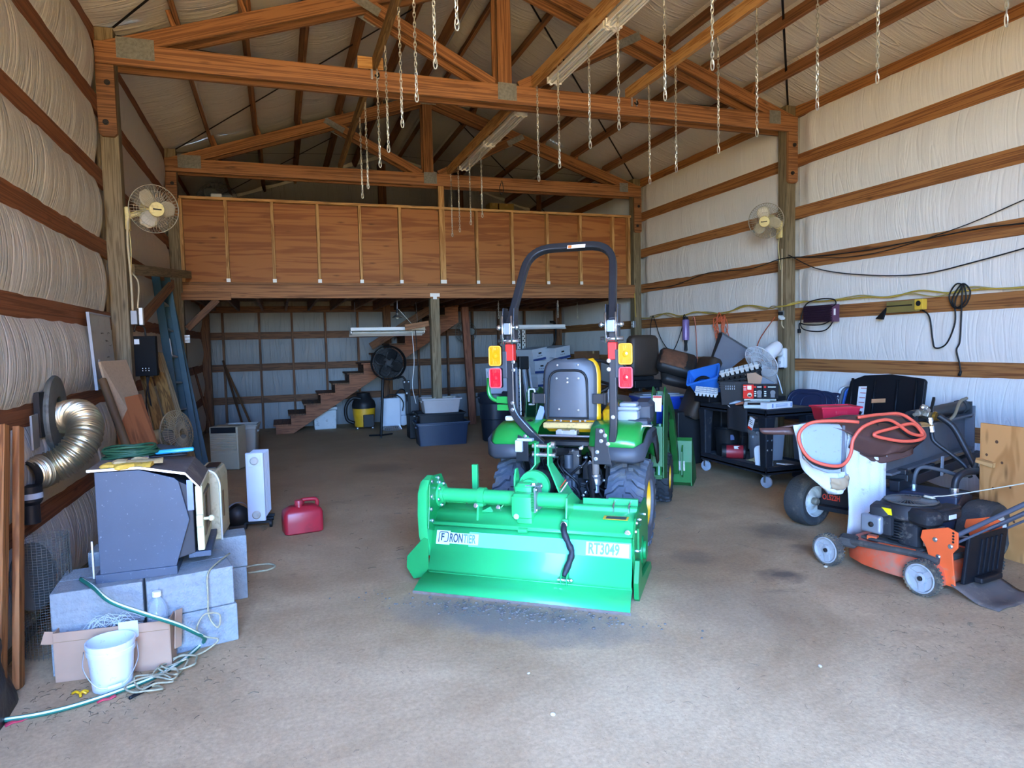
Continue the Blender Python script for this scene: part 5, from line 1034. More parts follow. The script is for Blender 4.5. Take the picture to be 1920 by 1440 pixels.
# ---- cardboard box, contents, bucket
CB = thing('cardboard_box', 'open tan cardboard box in front of the left concrete blocks', 'box', (-0.815, 3.672, 0), math.radians(-4))
def wall_(name, c, s_, rz=(0, 0, 0)): part(name, M_card, CB, lambda b: b.box(c, s_, rz), bevel=0.0015)
wall_('front_panel', (0, -0.035, 0.12), (0.50, 0.006, 0.24)); wall_('back_panel', (0, 0.03, 0.10), (0.50, 0.006, 0.2)); wall_('side_panel', (-0.25, 0, 0.12), (0.006, 0.07, 0.24)); wall_('side_panel', (0.25, 0.02, 0.12), (0.006, 0.11, 0.245)); wall_('bottom_panel', (0, 0, 0.004), (0.5, 0.07, 0.006)); wall_('side_flap', (-0.275, -0.02, 0.215), (0.05, 0.006, 0.06), (0, 0.3, 0.5)); wall_('side_flap', (0.272, 0.05, 0.16), (0.05, 0.006, 0.19), (0, 0.1, 1.1))
part('fold_line', mat('cardboard_crease', '8a6c48', 0.9), CB, lambda b: b.box((0, -0.0385, 0.195), (0.498, 0.001, 0.002)))
b = MB(); b.box((-0.745, 3.625, 0.205), (0.085, 0.004, 0.115), (0.12, 0, 0)); tag(b.build('white_card', mat('white_card', 'c9d4dc', 0.5, vary=0.03), bevel=0.002), 'small white card slipped upright behind the white bucket', 'card')
t = thing('plastic_bottle', 'empty clear plastic jug with white cap standing behind the cardboard box', 'bottle', (-0.632, 3.722, 0.10))
part('body', glass('clear_plastic', 'cfdce2', 0.08, 0.28), t, lambda b: b.lathe([(0.045, -0.10), (0.050, -0.09), (0.050, 0.13), (0.048, 0.16), (0.035, 0.205), (0.019, 0.225), (0.019, 0.235)], (0, 0, 0), (0, 0, 1), 18, False), smooth=40)
part('cap', M_white, t, lambda b: b.lathe([(0.021, 0.233), (0.021, 0.255), (0.018, 0.258)], (0, 0, 0), (0, 0, 1), 16), smooth=40)
part('label', mat('white_label', 'd3dade', 0.5), t, lambda b: b.box((0.025, -0.046, 0.07), (0.018, 0.004, 0.04)))
b = MB(); rr = random.Random(4)
for k in range(26):
    x = -0.86 + rr.uniform(-0.05, 0.10); b.tube(bez([(x - rr.uniform(0.02, 0.1), 3.665, 0.20), (x, 3.66 + rr.uniform(-0.02, 0.02), 0.25 + rr.uniform(0, 0.05)), (x + rr.uniform(0.02, 0.1), 3.67, 0.20 + rr.uniform(0, 0.07))], 5), 0.0009, 4)
stuff(tag(b.build('fishing_line', mat('clear_line', 'c6d3de', 0.3), smooth=True), 'tangle of thin clear line spilling out of the cardboard box', 'string'))
BK = thing('bucket', 'white plastic bucket with wire bail in front of the cardboard box', 'bucket', (-0.80, 3.515, 0), math.radians(10))
M_bkt = mat('white_bucket_plastic', 'd2d7da', 0.35, vary=0.03, dirt='8c877c', dirt_amt=0.10, dscale=22)
part('body', M_bkt, BK, lambda b: b.lathe([(0.0, 0.004), (0.078, 0.0), (0.083, 0.004), (0.096, 0.17), (0.101, 0.172), (0.101, 0.19), (0.099, 0.192), (0.099, 0.205), (0.104, 0.207), (0.104, 0.225), (0.098, 0.226), (0.094, 0.19), (0.08, 0.012), (0.0, 0.010)], (0, 0, 0), (0, 0, 1), 36, False), smooth=40)
part('bail', M_steel, BK, lambda b: b.tube(bez([(-0.106, -0.01, 0.195), (-0.108, -0.06, 0.13), (-0.06, -0.108, 0.06), (0.0, -0.115, 0.045), (0.06, -0.108, 0.06), (0.108, -0.06, 0.13), (0.106, -0.01, 0.195)], 6), 0.0022, 6), smooth=True)
part('grip', M_white, BK, lambda b: b.tube([(-0.015, -0.118, 0.048), (0.04, -0.116, 0.053)], 0.007, 8), smooth=True)
# ---- garden hose, rope, scraps on the floor
M_hose = mat('garden_hose_green', '1d6b58', 0.45, vary=0.08); M_hosew = mat('hose_white_stripe', 'd5dccb', 0.5)
hp = bez([(-0.99, 3.86, 0.425), (-0.90, 3.70, 0.425), (-0.80, 3.57, 0.385), (-0.66, 3.545, 0.315), (-0.53, 3.60, 0.22), (-0.455, 3.69, 0.125), (-0.43, 3.77, 0.06), (-0.46, 3.80, 0.012), (-0.53, 3.64, 0.012), (-0.62, 3.52, 0.012), (-0.745, 3.435, 0.012), (-0.90, 3.36, 0.012), (-1.05, 3.33, 0.012), (-1.21, 3.34, 0.012), (-1.33, 3.37, 0.012)], 10)
t = thing('garden_hose', 'green garden hose with white stripe draped from blocks along the floor', 'hose', (0, 0, 0))
part('tube', M_hose, t, lambda b: b.tube(hp, 0.011, 10), smooth=True)
part('stripe', M_hosew, t, lambda b: b.tube([Vector(p) + Vector((0.004, -0.006, 0.006)) for p in hp], 0.0052, 6), smooth=True)
M_rope = mat('tan_rope', 'a39a7a', 0.9, vary=0.15, vscale=60, bump=0.5, bscale=200)
rp = [(-0.31, 4.05, 0.415), (-0.37, 3.86, 0.418), (-0.40, 3.775, 0.395), (-0.402, 3.76, 0.30), (-0.40, 3.75, 0.18), (-0.36, 3.74, 0.12), (-0.35, 3.735, 0.19), (-0.42, 3.735, 0.20), (-0.46, 3.735, 0.13), (-0.42, 3.72, 0.09), (-0.36, 3.72, 0.06)]
rr = random.Random(12); a = 0
for k in range(34):
    a += 0.95 + rr.uniform(-0.25, 0.25); cx, cy_ = -0.50 - 0.0045 * k, 3.63 - 0.007 * k; r = 0.055 + rr.uniform(-0.015, 0.045)
    rp.append((cx + r * math.cos(a) * 1.1, cy_ + r * math.sin(a), 0.014 + 0.02 * abs(math.sin(k * 1.7))))
rp += [(-0.60, 3.42, 0.01), (-0.66, 3.43, 0.008)]
b = MB(); b.tube(bez(rp, 7), 0.0047, 7); tag(b.build('rope', M_rope, smooth=True), 'tangled tan rope over the front blocks and green hose', 'rope')
b = MB(); b.tube(bez([(-0.62, 3.46, 0.008), (-0.645, 3.41, 0.01), (-0.67, 3.385, 0.008), (-0.70, 3.345, 0.008)], 6), 0.008, 7); b.tube(bez([(-0.615, 3.45, 0.008), (-0.65, 3.39, 0.008), (-0.695, 3.35, 0.008)], 6), 0.006, 7); tag(b.build('black_cord_end', M_black, smooth=True), 'short black cord end lying past the tangled rope', 'cord')
def scrap(name, label, m, x, y, rot, sz, cat):
    b = MB(); R = Matrix.Rotation(rot, 3, 'Z')
    b.grid(6, 3, lambda u, v: Vector((x, y, 0.003)) + R @ Vector(((u - 0.5) * sz[0], (v - 0.5) * sz[1], 0.006 * math.sin(u * 5) ** 2))); return tag(b.build(name, m, smooth=True, solid=0.002), label, cat)
M_pink = mat('faded_red_plastic', 'c43c50', 0.5, vary=0.06)
scrap('plastic_scrap', 'flat pinkish red plastic scrap beside the green hose below the bucket', M_pink, -0.80, 3.385, 0.35, (0.075, 0.032), 'scrap')
scrap('plastic_scrap', 'flat pinkish red plastic scrap at the lower left frame edge', M_pink, -1.12, 3.32, 0.45, (0.085, 0.035), 'scrap')
t = thing('wing_nut_clip', 'small yellow plastic clip on the floor left of the bucket', 'clip', (-0.925, 3.475, 0.0))
part('arms', M_yel, t, lambda b: [b.tube(bez([(0, 0, 0.010), (dx * 0.5, dy * 0.5, 0.016), (dx, dy, 0.006)], 4), 0.006, 7) for dx, dy in ((0.03, 0.015), (-0.035, 0.02), (0.01, -0.03), (0.028, -0.005))], smooth=True)
# ---- boards against post and wall
WBd = thing('whiteboard', 'grey stained whiteboard standing against the left wall beside the post', 'whiteboard', (XL + 0.075, 6.0, 1.29), (0, math.radians(-3), 0))
part('panel', mat('stained_whiteboard', 'a9aaa2', 0.5, vary=0.05, dirt='7d7d78', dirt_amt=0.2, dscale=10), WBd, lambda b: b.box((0, 0, 0.28), (0.012, 0.66, 0.56)))
part('edge_frame', M_gray, WBd, lambda b: (b.box((0.003, -0.33, 0.28), (0.02, 0.012, 0.57)), b.box((0.003, 0, 0.565), (0.02, 0.67, 0.012))))
part('taped_note', mat('white_label', 'd3dade'), WBd, lambda b: b.box((0.0075, -0.18, 0.19), (0.002, 0.05, 0.06)))
def scribble(b):
    r = random.Random(2)
    for k in range(9):
        y, z = r.uniform(-0.25, 0.2), r.uniform(0.03, 0.45); b.tube([(0.0075, y + i * 0.012, z + r.uniform(-0.008, 0.008)) for i in range(8)], 0.0012, 4)
stuff(part('marker_lines', M_iron, WBd, scribble))
def sheet(name, label, c0, c1, c2, c3, m, th=0.016, cat='board'):
    """thick flat board through four corners (c0 top-left, c1 top-right, c2 bottom-right, c3 bottom-left)"""
    v = [Vector(c) for c in (c0, c1, c2, c3)]; n_ = (v[1] - v[0]).cross(v[3] - v[0]).normalized() * th
    w_ = (v[1] - v[0]).length; h_ = (v[3] - v[0]).length; b = MB()
    q = v + [p + n_ * -1 for p in v] if n_.dot(Vector((1, -1, 0))) > 0 else [p + n_ * -1 for p in v] + v
    b.add(q, [(0, 1, 2, 3), (7, 6, 5, 4), (0, 4, 5, 1), (1, 5, 6, 2), (2, 6, 7, 3), (3, 7, 4, 0)], [[(0, 0), (0, w_), (h_, w_), (h_, 0)], [(h_, 0), (h_, w_), (0, w_), (0, 0)]] + [[(0, 0), (0, .02), (1, .02), (1, 0)]] * 4)
    return tag(b.build(name, m, bevel=0.002), label, cat)
sheet('particle_board', 'pale particle board with printed text leaning in front of the whiteboard', (-1.215, 5.46, 1.495), (-1.125, 5.86, 1.50), (-0.83, 5.62, 0.55), (-0.98, 5.28, 0.50), mat('pale_particle_board', '9c8468', 0.9, vary=0.10, vscale=60))
sheet('plywood_board', 'red-brown plywood board leaning on the pale particle board', (-1.16, 5.45, 1.215), (-1.005, 5.70, 1.24), (-0.62, 5.25, 0.0), (-0.88, 5.05, 0.0), wood('red_brown_board', '8a5230', '6d3d22', ring=4))
b = MB(); b.tube([(-1.185, 5.42, 1.37), (-0.80, 4.92, 0.35)], 0.027, 12); tag(b.build('wooden_pole', wood('grey_pole', '6b5138', '4d3924'), smooth=40), 'round brown wooden pole leaning on the plywood board', 'pole')
b = MB(); b.tube([(-1.25, 5.20, 1.2), (-0.98, 4.98, 0.2)], 0.008, 8); tag(b.build('metal_rod', M_gray, smooth=True), 'thin pale rod leaning beside the plywood board', 'rod')
# black control box, outlets, conduit on the left post
PX0 = XL + 0.14
EB = thing('control_box', 'flat black electrical box hanging on the left post under the outlets', 'electrical box', (PX0 - 0.005, Y1 + 0.25, 1.34))
part('case', mat('matt_black_case', '0d0e10', 0.7, vary=0.1, spec=0.15), EB, lambda b: b.box((0.08, 0, 0.18), (0.19, 0.10, 0.36)), bevel=0.006)
part('sticker', mat('white_label', 'd3dade'), EB, lambda b: b.box((0.025, -0.052, 0.31), (0.04, 0.003, 0.045)))
part('terminals', M_chrome, EB, lambda b: [b.box((0.06 + 0.025 * (k % 3), -0.052, 0.07 - 0.02 * (k // 3)), (0.006, 0.003, 0.006)) for k in range(6)])
part('cables', M_black, EB, lambda b: (b.tube(bez([(0.09, 0, 0.36), (0.08, 0, 0.44), (0.02, 0, 0.46), (0.0, 0, 0.40)], 6), 0.008, 7), b.tube(bez([(0.08, 0, 0.0), (0.09, 0.02, -0.2), (0.12, 0.05, -0.5)], 6), 0.008, 7), b.tube(bez([(0.1, 0, 0.0), (0.06, 0.02, -0.25), (0.1, 0.05, -0.6)], 6), 0.006, 7)), smooth=True)
OB = thing('outlet_box', 'grey outlet box with plugged adapter on the left post above the control box', 'outlet', (PX0, Y1 + 0.10, 1.80))
part('box', M_gray, OB, lambda b: b.box((0.03, 0, 0.06), (0.05, 0.06, 0.12)), bevel=0.004)
part('cover', M_white, OB, lambda b: b.box((0.085, 0, 0.07), (0.03, 0.06, 0.15)), bevel=0.004)
part('conduit', mat('ivory_conduit', 'b9ab8c', 0.6), OB, lambda b: (b.tube(bez([(0.02, 0, 0.12), (0.02, 0, 0.4), (0.015, -0.02, 0.75), (0.03, 0, 0.95)], 6), 0.010, 8), b.tube(bez([(0.06, 0, 0.14), (0.07, 0.04, 0.36), (0.02, 0.06, 0.46)], 6), 0.007, 7)), smooth=True)
# ---- wall fans on the two front posts
def wall_fan(loc, label, c, axis, post_dir, R=0.205, m_cage=M_fcage, m_bl=M_fbl, m_body=M_fcream):
    t = thing('wall_fan', label, 'fan', loc); c = Vector(c); ax = Vector(axis).normalized()
    part('wall_plate', m_body, t, lambda b: b.box(Vector(post_dir) * 0.018 + Vector((0, 0, -0.02)), (0.09 if abs(post_dir[1]) > 0.5 else 0.035, 0.035 if abs(post_dir[1]) > 0.5 else 0.09, 0.20), None, 0.012), smooth=40)
    part('arm', m_body, t, lambda b: b.tube(bez([Vector(post_dir) * 0.02, Vector(post_dir) * 0.10 + Vector((0, 0, 0.03)), c - ax * 0.16 + Vector((0, 0, -0.07)), c - ax * 0.15], 5), 0.026, 10), smooth=True)
    part('motor', m_body, t, lambda b: b.lathe([(0.03, -0.21), (0.055, -0.19), (0.06, -0.10), (0.05, -0.07), (0.02, -0.05)], c, ax, 16), smooth=40)
    fan_cage('cage', t, c, R, 0.055, m_cage, ax, 44, 4, 0.0016); fan_blades(t, c, R * 0.92, m_bl, ax)
    part('hub_badge', m_body, t, lambda b: b.lathe([(0.064, 0.058), (0.060, 0.068), (0.02, 0.074), (0.0, 0.074)], c, ax, 24), smooth=40)
    part('badge_print', M_iron, t, lambda b: b.beam(c + ax * 0.0745 + ax.orthogonal() * 0.0 - ax.cross(Vector((0, 0, 1))).normalized() * 0.035, c + ax * 0.0745 + ax.cross(Vector((0, 0, 1))).normalized() * 0.035, 0.001, 0.012))
    part('cord', m_body, t, lambda b: b.tube(bez([Vector(post_dir) * 0.02 + Vector((0, 0, -0.1)), Vector(post_dir) * 0.03 + Vector((0, 0, -0.25)), Vector(post_dir) * 0.01 + Vector((0.01, 0, -0.5))], 6), 0.004, 6), smooth=True)
    return t
wall_fan((PX0, Y1 + 0.13, 2.74), 'dusty cream wall fan with round badge on the left front post', (0.24, -0.08, 0.06), (0.45, -0.85, -0.18), (1, 0, 0))
wall_fan((XR - 0.14, Y1 + 0.13, 2.87), 'dusty cream wall fan on the right front post, turned to the left', (-0.30, -0.10, 0.06), (-0.82, -0.52, -0.24), (-1, 0, 0), m_bl=glass('smoky_blade_pale', 'd0c4a4', 0.35, 0.6))
# ---- ladder, tan boards, OSB strips, dusty fan, drum
M_lad = mat('blue_fiberglass', '204654', 0.5, vary=0.10, dirt='4a4a44', dirt_amt=0.15)
LD = thing('step_ladder', 'blue fiberglass stepladder leaning folded against the left wall', 'ladder', (0, 0, 0))
A0, A1 = Vector((-1.29, 8.62, 2.42)), Vector((-1.0, 8.05, 0.0)); B0, B1 = Vector((-1.27, 8.88, 2.38)), Vector((-0.95, 8.36, 0.0))
for p0, p1 in ((A0, A1), (B0, B1)):
    part('rail', M_lad, LD, lambda b: b.beam(p0, p1, 0.03, 0.085, (1, 0, 0.3)), bevel=0.003)
for k in range(1, 8):
    f_ = k / 8; part('step', M_steel, LD, lambda b: b.beam(A1.lerp(A0, f_), B1.lerp(B0, f_), 0.08, 0.02, (0, 0, 1)), bevel=0.002)
for p0, p1 in ((A0 + Vector((0.10, 0.12, 0)), A1 + Vector((0.14, 0.20, 0))), (B0 + Vector((0.05, 0.1, 0)), B1 + Vector((0.12, 0.2, 0)))):
    part('rear_rail', M_lad, LD, lambda b: b.beam(p0, p1, 0.025, 0.06, (1, 0, 0.3)), bevel=0.003)
part('label', mat('white_label', 'd3dade'), LD, lambda b: (b.beam(A1.lerp(A0, 0.62) + Vector((0.05, -0.03, 0)), A1.lerp(A0, 0.70) + Vector((0.05, -0.03, 0)), 0.004, 0.05, (0, 1, 0))))
for (p0, p1, w_, m_, lb) in (((-1.185, 7.05, 1.33), (-0.80, 6.28, 0.0), 0.11, wood('osb_strip', '8a6c40', '5f4626', ring=8, stretch=3), 'flaky OSB strip leaning on the left wall, nearest of the three boards'), ((-1.10, 7.20, 1.36), (-0.70, 6.38, 0.0), 0.12, wood('osb_strip', '8a6c40', '5f4626'), 'flaky OSB strip leaning on the left wall, middle one of three boards'), ((-1.13, 7.42, 1.55), (-0.64, 6.52, 0.0), 0.10, M_post, 'grey weathered board leaning beside the OSB strips by the ladder')):
    b = MB(); b.beam(p0, p1, 0.022, w_, (0.6, 0.8, 0)); tag(b.build('board', m_, bevel=0.002), lb, 'board')
DF = thing('pedestal_fan', 'dusty brown-grey fan standing on the floor behind the stove', 'fan', (-0.84, 6.25, 0))
M_dfan = mat('brown_dusty_wire', '8a7658', 0.7, 0.1)
fan_cage('cage', DF, (0, 0, 0.86), 0.20, 0.06, M_dfan, (0.85, -0.5, 0.1), 50, 4, 0.002); fan_blades(DF, (0, 0, 0.86), 0.18, mat('dusty_blade', '5f5546', 0.8), (0.85, -0.5, 0.1))
part('motor', mat('yellowed_plastic', 'b3a278', 0.6, dirt='6a5a40', dirt_amt=0.3), DF, lambda b: b.lathe([(0.02, -0.24), (0.055, -0.23), (0.06, -0.10), (0.04, -0.06)], (0, 0, 0.86), (0.85, -0.5, 0.1), 16), smooth=40)
part('pole', mat('yellowed_plastic', 'b3a278'), DF, lambda b: (b.tube([(-0.1, 0.06, 0.84), (-0.1, 0.06, 0.03)], 0.016, 10), b.lathe([(0.17, 0), (0.17, 0.015), (0.05, 0.03)], (-0.1, 0.06, 0), (0, 0, 1), 24)), smooth=40)
# ---- heaters, dehumidifier, tote, gas can
def slats(b, x0, x1, z0, z1, n, y, d=0.008):
    for k in range(n): b.box(((x0 + x1) / 2, y, z0 + (z1 - z0) * (k + 0.5) / n), (x1 - x0, d, (z1 - z0) / n * 0.55), (0.4, 0, 0))
CH = thing('electric_heater', 'rusty cream cabinet heater with side vents standing right behind the stove door', 'heater', (-0.425, 4.56, 0.41), math.radians(-4))
M_chm = mat('rusty_cream', 'b8ae8a', 0.5, vary=0.08, dirt='6b5636', dirt_amt=0.3, dscale=9)
part('case', M_chm, CH, lambda b: b.loft([[Vector((x * s_, y, z * s2)) for x, z in ((-0.06, 0), (0.06, 0), (0.06, 0.36), (0.045, 0.41), (0.0, 0.425), (-0.06, 0.425))] for s_, s2, y in ((1, 1, -0.16), (1, 1, 0.18))]), bevel=0.008)
part('trim_band', M_white, CH, lambda b: b.tube(rounded([(-0.062, -0.165, 0.43), (0.03, -0.165, 0.425), (0.064, -0.165, 0.36), (0.064, -0.165, 0.0)], 0.05), 0.006, 6), smooth=True)
part('vent_slots', M_black, CH, lambda b: [b.box((-0.012, -0.162, 0.14 + k * 0.014), (0.028, 0.004, 0.006)) for k in range(17)])
part('control_panel', M_iron, CH, lambda b: b.box((0.0, 0.02, 0.428), (0.07, 0.2, 0.006)))
part('rust_edge', mat('rust', '6e4a2a', 0.9), CH, lambda b: b.box((0.064, -0.05, 0.2), (0.003, 0.03, 0.16)))
OH = thing('oil_radiator', 'tall white oil-filled radiator seen end on beside the gas can', 'heater', (-0.215, 6.33, 0), math.radians(-8))
M_oil = mat('white_heater_paint', 'c8cfd8', 0.4, vary=0.03)
part('end_panel', M_oil, OH, lambda b: b.box((0, -0.17, 0.37), (0.15, 0.025, 0.60), None, 0.03), smooth=40, bevel=0.004)
for k in range(7): part('fin', M_oil, OH, lambda b: b.box((0, -0.125 + k * 0.045, 0.37), (0.14, 0.014, 0.56), None, 0.02), smooth=40)
part('thermostat_knob', mat('heater_dial', 'b9b6aa', 0.6, dirt='8a8270', dirt_amt=0.3), OH, lambda b: (b.lathe([(0.036, 0), (0.036, 0.012), (0.026, 0.022), (0, 0.022)], (0, -0.182, 0.60), (0, -1, 0), 22), b.lathe([(0.036, 0), (0.036, 0.012), (0.026, 0.022), (0, 0.022)], (0, -0.182, 0.13), (0, -1, 0), 22)), smooth=40)
part('dial_plate', M_oil, OH, lambda b: b.box((0, -0.184, 0.60), (0.105, 0.004, 0.10), None), bevel=0.008)
for s_ in (-1, 1): part('wheel', M_black, OH, lambda b: b.cyl((s_ * 0.095, -0.12, 0.035), (s_ * 0.115, -0.12, 0.035), 0.035, n=16), smooth=40)
part('foot', M_black, OH, lambda b: (b.box((0, -0.12, 0.05), (0.2, 0.03, 0.02)), b.box((0, 0.12, 0.05), (0.2, 0.03, 0.02)), b.cyl((-0.09, 0.12, 0.02), (0.09, 0.12, 0.02), 0.02)))
part('cord', M_black, OH, lambda b: b.tube(bez([(-0.07, -0.1, 0.1), (-0.16, -0.14, 0.02), (-0.2, -0.3, 0.008), (-0.1, -0.42, 0.008)], 6), 0.004, 6), smooth=True)
MO = thing('blower_motor', 'dark round blower motor on the floor behind the cream heater', 'motor', (-0.40, 6.26, 0))
part('body', M_mech, MO, lambda b: b.lathe([(0.05, -0.1), (0.085, -0.09), (0.09, 0.06), (0.06, 0.09), (0.02, 0.10)], (0, 0, 0.12), (0.3, -1, 0), 20), smooth=40)
part('ring', M_gray, MO, lambda b: b.lathe([(0.095, -0.02), (0.1, 0.0), (0.095, 0.02)], (0, 0.02, 0.13), (0.3, -1, 0), 20, False), smooth=40)
part('base', M_iron, MO, lambda b: b.box((0, 0, 0.02), (0.14, 0.14, 0.04)), bevel=0.004)
DH = thing('dehumidifier', 'beige dehumidifier with slatted front and dark water drop mark', 'dehumidifier', (-0.72, 9.35, 0), math.radians(-20))
M_bei = mat('beige_plastic', 'a89a80', 0.55, vary=0.05, dirt='6f6450', dirt_amt=0.15)
part('case', M_bei, DH, lambda b: b.box((0, 0.13, 0.29), (0.37, 0.26, 0.56)), bevel=0.012)
part('top_grille', M_black, DH, lambda b: b.box((0, -0.002, 0.525), (0.32, 0.01, 0.075)))
part('louvers', mat('pale_louver', 'b3a68d', 0.55), DH, lambda b: slats(b, -0.165, 0.165, 0.25, 0.48, 10, -0.006, 0.014))
part('drop_mark', mat('teal_mark', '2f5560', 0.5), DH, lambda b: b.prism([(0, 0.10), (-0.035, 0.04), (-0.055, 0), (-0.04, -0.03), (0.04, -0.03), (0.055, 0), (0.035, 0.04)], (0.03, 0.002, 0.12), (1, 0, 0), (0, 0, 1), (0, -1, 0), 0.006))
part('water_tank', M_bei, DH, lambda b: b.box((0, 0.0, 0.12), (0.345, 0.012, 0.20)), bevel=0.004)
def tote(name, label, loc, rot, L, W, Hh, m, taper=0.86, rim=0.025, lid=None, open_=True, cat='storage bin', handle=True):
    """open plastic tote: tapered shell, rolled rim, grip recesses"""
    t = thing(name, label, cat, loc, math.radians(rot))
    def shell(b):
        def ring(k, z, ins=0):
            x, y, e = L / 2 * k - ins, W / 2 * k - ins, 0.035; pts = []
            for sx_, sy_, a0 in ((1, 1, 0), (-1, 1, 90), (-1, -1, 180), (1, -1, 270)):
                for q in (0, 45, 90): a = math.radians(a0 + q); pts.append(Vector((sx_ * (x - e) + e * math.cos(a), sy_ * (y - e) + e * math.sin(a), z)))
            return pts
        b.loft([ring(taper, 0), ring(taper, 0.004), ring(0.97, Hh * 0.86), ring(1.0, Hh * 0.87), ring(1.0, Hh), ring(0.995, Hh, 0.006), ring(taper, 0.012, 0.006)], True, True)
    part('shell', m, t, shell, smooth=35)
    part('rim', m, t, lambda b: (b.box((0, -W / 2 - 0.006, Hh - rim / 2), (L * 1.02, 0.014, rim)), b.box((0, W / 2 + 0.006, Hh - rim / 2), (L * 1.02, 0.014, rim)), b.box((-L / 2 - 0.006, 0, Hh - rim / 2), (0.014, W * 1.02, rim)), b.box((L / 2 + 0.006, 0, Hh - rim / 2), (0.014, W * 1.02, rim))), bevel=0.004)
    if handle: part('grip', m, t, lambda b: (b.box((L / 2 * 0.985, 0, Hh * 0.78), (0.03, W * 0.3, 0.03)), b.box((-L / 2 * 0.985, 0, Hh * 0.78), (0.03, W * 0.3, 0.03))), bevel=0.006)
    if lid: part('lid', lid, t, lambda b: (b.box((0, 0, Hh + 0.012), (L * 1.04, W * 1.04, 0.03), None, 0.03), b.box((0, 0, Hh + 0.035), (L * 0.85, W * 0.82, 0.02), None, 0.03)), smooth=40)
    return t
tote('storage_tote', 'translucent grey-beige tote standing behind the beige dehumidifier', (-0.56, 10.55, 0), -6, 0.46, 0.40, 0.47, glass('cloudy_plastic', '9d968a', 0.4, 0.9))
GC = thing('gas_can', 'red plastic gas can with filler cap on the floor right of the white radiator', 'gas can', (0.13, 5.93, 0), math.radians(8))
M_gas = mat('red_can_plastic', 'a01f2c', 0.4, vary=0.08, dirt='6a2024', dirt_amt=0.2)
part('body', M_gas, GC, lambda b: b.loft([[Vector(p) for p in [(sx_ * (x - 0.03) + 0.03 * math.cos(math.radians(a0 + q)), sy_ * (y - 0.03) + 0.03 * math.sin(math.radians(a0 + q)), z) for sx_, sy_, a0 in ((1, 1, 0), (-1, 1, 90), (-1, -1, 180), (1, -1, 270)) for q in (0, 45, 90)]] for x, y, z in ((0.145, 0.085, 0.0), (0.158, 0.098, 0.012), (0.16, 0.1, 0.10), (0.158, 0.098, 0.17), (0.15, 0.09, 0.195), (0.10, 0.06, 0.225), (0.09, 0.055, 0.228))]), smooth=45)
part('handle', M_gas, GC, lambda b: b.tube(rounded([(0.13, 0.03, 0.19), (0.135, 0.03, 0.262), (0.0, 0.03, 0.268), (-0.06, 0.03, 0.21)], 0.04), 0.017, 10), smooth=True)
part('neck', M_gas, GC, lambda b: b.lathe([(0.035, 0), (0.03, 0.03), (0.03, 0.045)], (-0.03, -0.03, 0.21), (0, 0, 1), 16), smooth=40)
part('cap', mat('red_cap', 'a8323c', 0.4), GC, lambda b: (b.lathe([(0.034, 0.045), (0.034, 0.075), (0.03, 0.08)], (-0.03, -0.03, 0.20), (0, 0, 1), 16)), smooth=40)
part('vent_cap', M_gas, GC, lambda b: b.lathe([(0.016, 0), (0.016, 0.04), (0.01, 0.05)], (0.01, 0.05, 0.225), (0.2, 0, 1), 12), smooth=40)
b = MB(); b.tube(bez([(-0.33, 5.02, 0.008), (-0.26, 5.10, 0.008), (-0.14, 5.10, 0.008), (-0.09, 5.03, 0.008), (-0.14, 4.96, 0.008), (-0.27, 4.95, 0.008)], 8), 0.007, 8); tag(b.build('hose_loop', M_rope, smooth=True), 'loop of tan cord on the floor right of the blocks', 'cord')
# sticks by the far left wall
for (p0, p1, r, lb) in (((-1.26, 11.5, 1.30), (-0.96, 11.15, 0.0), 0.018, 'thin dark stick leaning on the left wall beyond the ladder'), ((-1.0, 13.75, 1.35), (-0.62, 12.9, 0.0), 0.02, 'thin dark pole leaning on the back wall, left of its pair'), ((-0.95, 13.72, 1.2), (-0.45, 12.85, 0.0), 0.02, 'thin dark pole leaning on the back wall, right of its pair'), ((-1.1, 8.2, 0.55), (-0.62, 7.6, 0.0), 0.02, 'short brown pole sloping to the floor behind the fan')):
    b = MB(); b.tube([p0, p1], r, 8); tag(b.build('pole', M_dark, smooth=40), lb, 'pole')
# ================================================================== BACK OF THE BARN
M_clamp = mat('spun_aluminium', 'b5b5b0', 0.3, 0.9)
def shop_light(name, label, loc, rot, L=1.2, W=0.16, tilt=0.0):
    t = thing(name, label, 'light fixture', loc, (tilt, 0, rot))
    part('housing', M_white, t, lambda b: (b.box((0, 0, 0.055), (L, W * 0.5, 0.05)), b.loft([[Vector((x, y, z)) for y, z in ((-W / 2, 0.0), (-W * 0.22, 0.035), (W * 0.22, 0.035), (W / 2, 0.0), (W * 0.22, 0.031), (-W * 0.22, 0.031))] for x in (-L / 2, L / 2)])), bevel=0.002)
    for y in (-0.035, 0.035): part('tube', mat('unlit_tube', 'c9ccc8', 0.25), t, lambda b: b.cyl((-L / 2 + 0.03, y, 0.008), (L / 2 - 0.03, y, 0.008), 0.0125, n=12), smooth=40)
    for x in (-L / 2 + 0.012, L / 2 - 0.012): part('lampholder', M_white, t, lambda b: b.box((x, 0, 0.014), (0.022, 0.11, 0.045)), bevel=0.002)
    return t
t = shop_light('shop_light', 'white fluorescent shop light hanging under the loft left of the post', (1.68, 10.95, 1.76), math.radians(2), 1.2, 0.34, math.radians(-14))
part('chains', M_steel, t, lambda b: [b.tube([(x, 0, 0.08), (x, 0.0, 0.52)], 0.003, 5) for x in (-0.5, 0.5)])
t = shop_light('shop_light', 'white fluorescent shop light hanging at the right back beyond the roll bar', (4.45, 11.55, 1.80), math.radians(2), 1.2, 0.20)
part('chains', M_steel, t, lambda b: [b.tube([(x, 0, 0.08), (x, 0.0, 0.48)], 0.003, 5) for x in (-0.4, 0.45)])
t = thing('clamp_lamp', 'bare bulb clamp lamp with silver reflector hanging under the loft', 'lamp', (1.815, 10.8, 2.02))
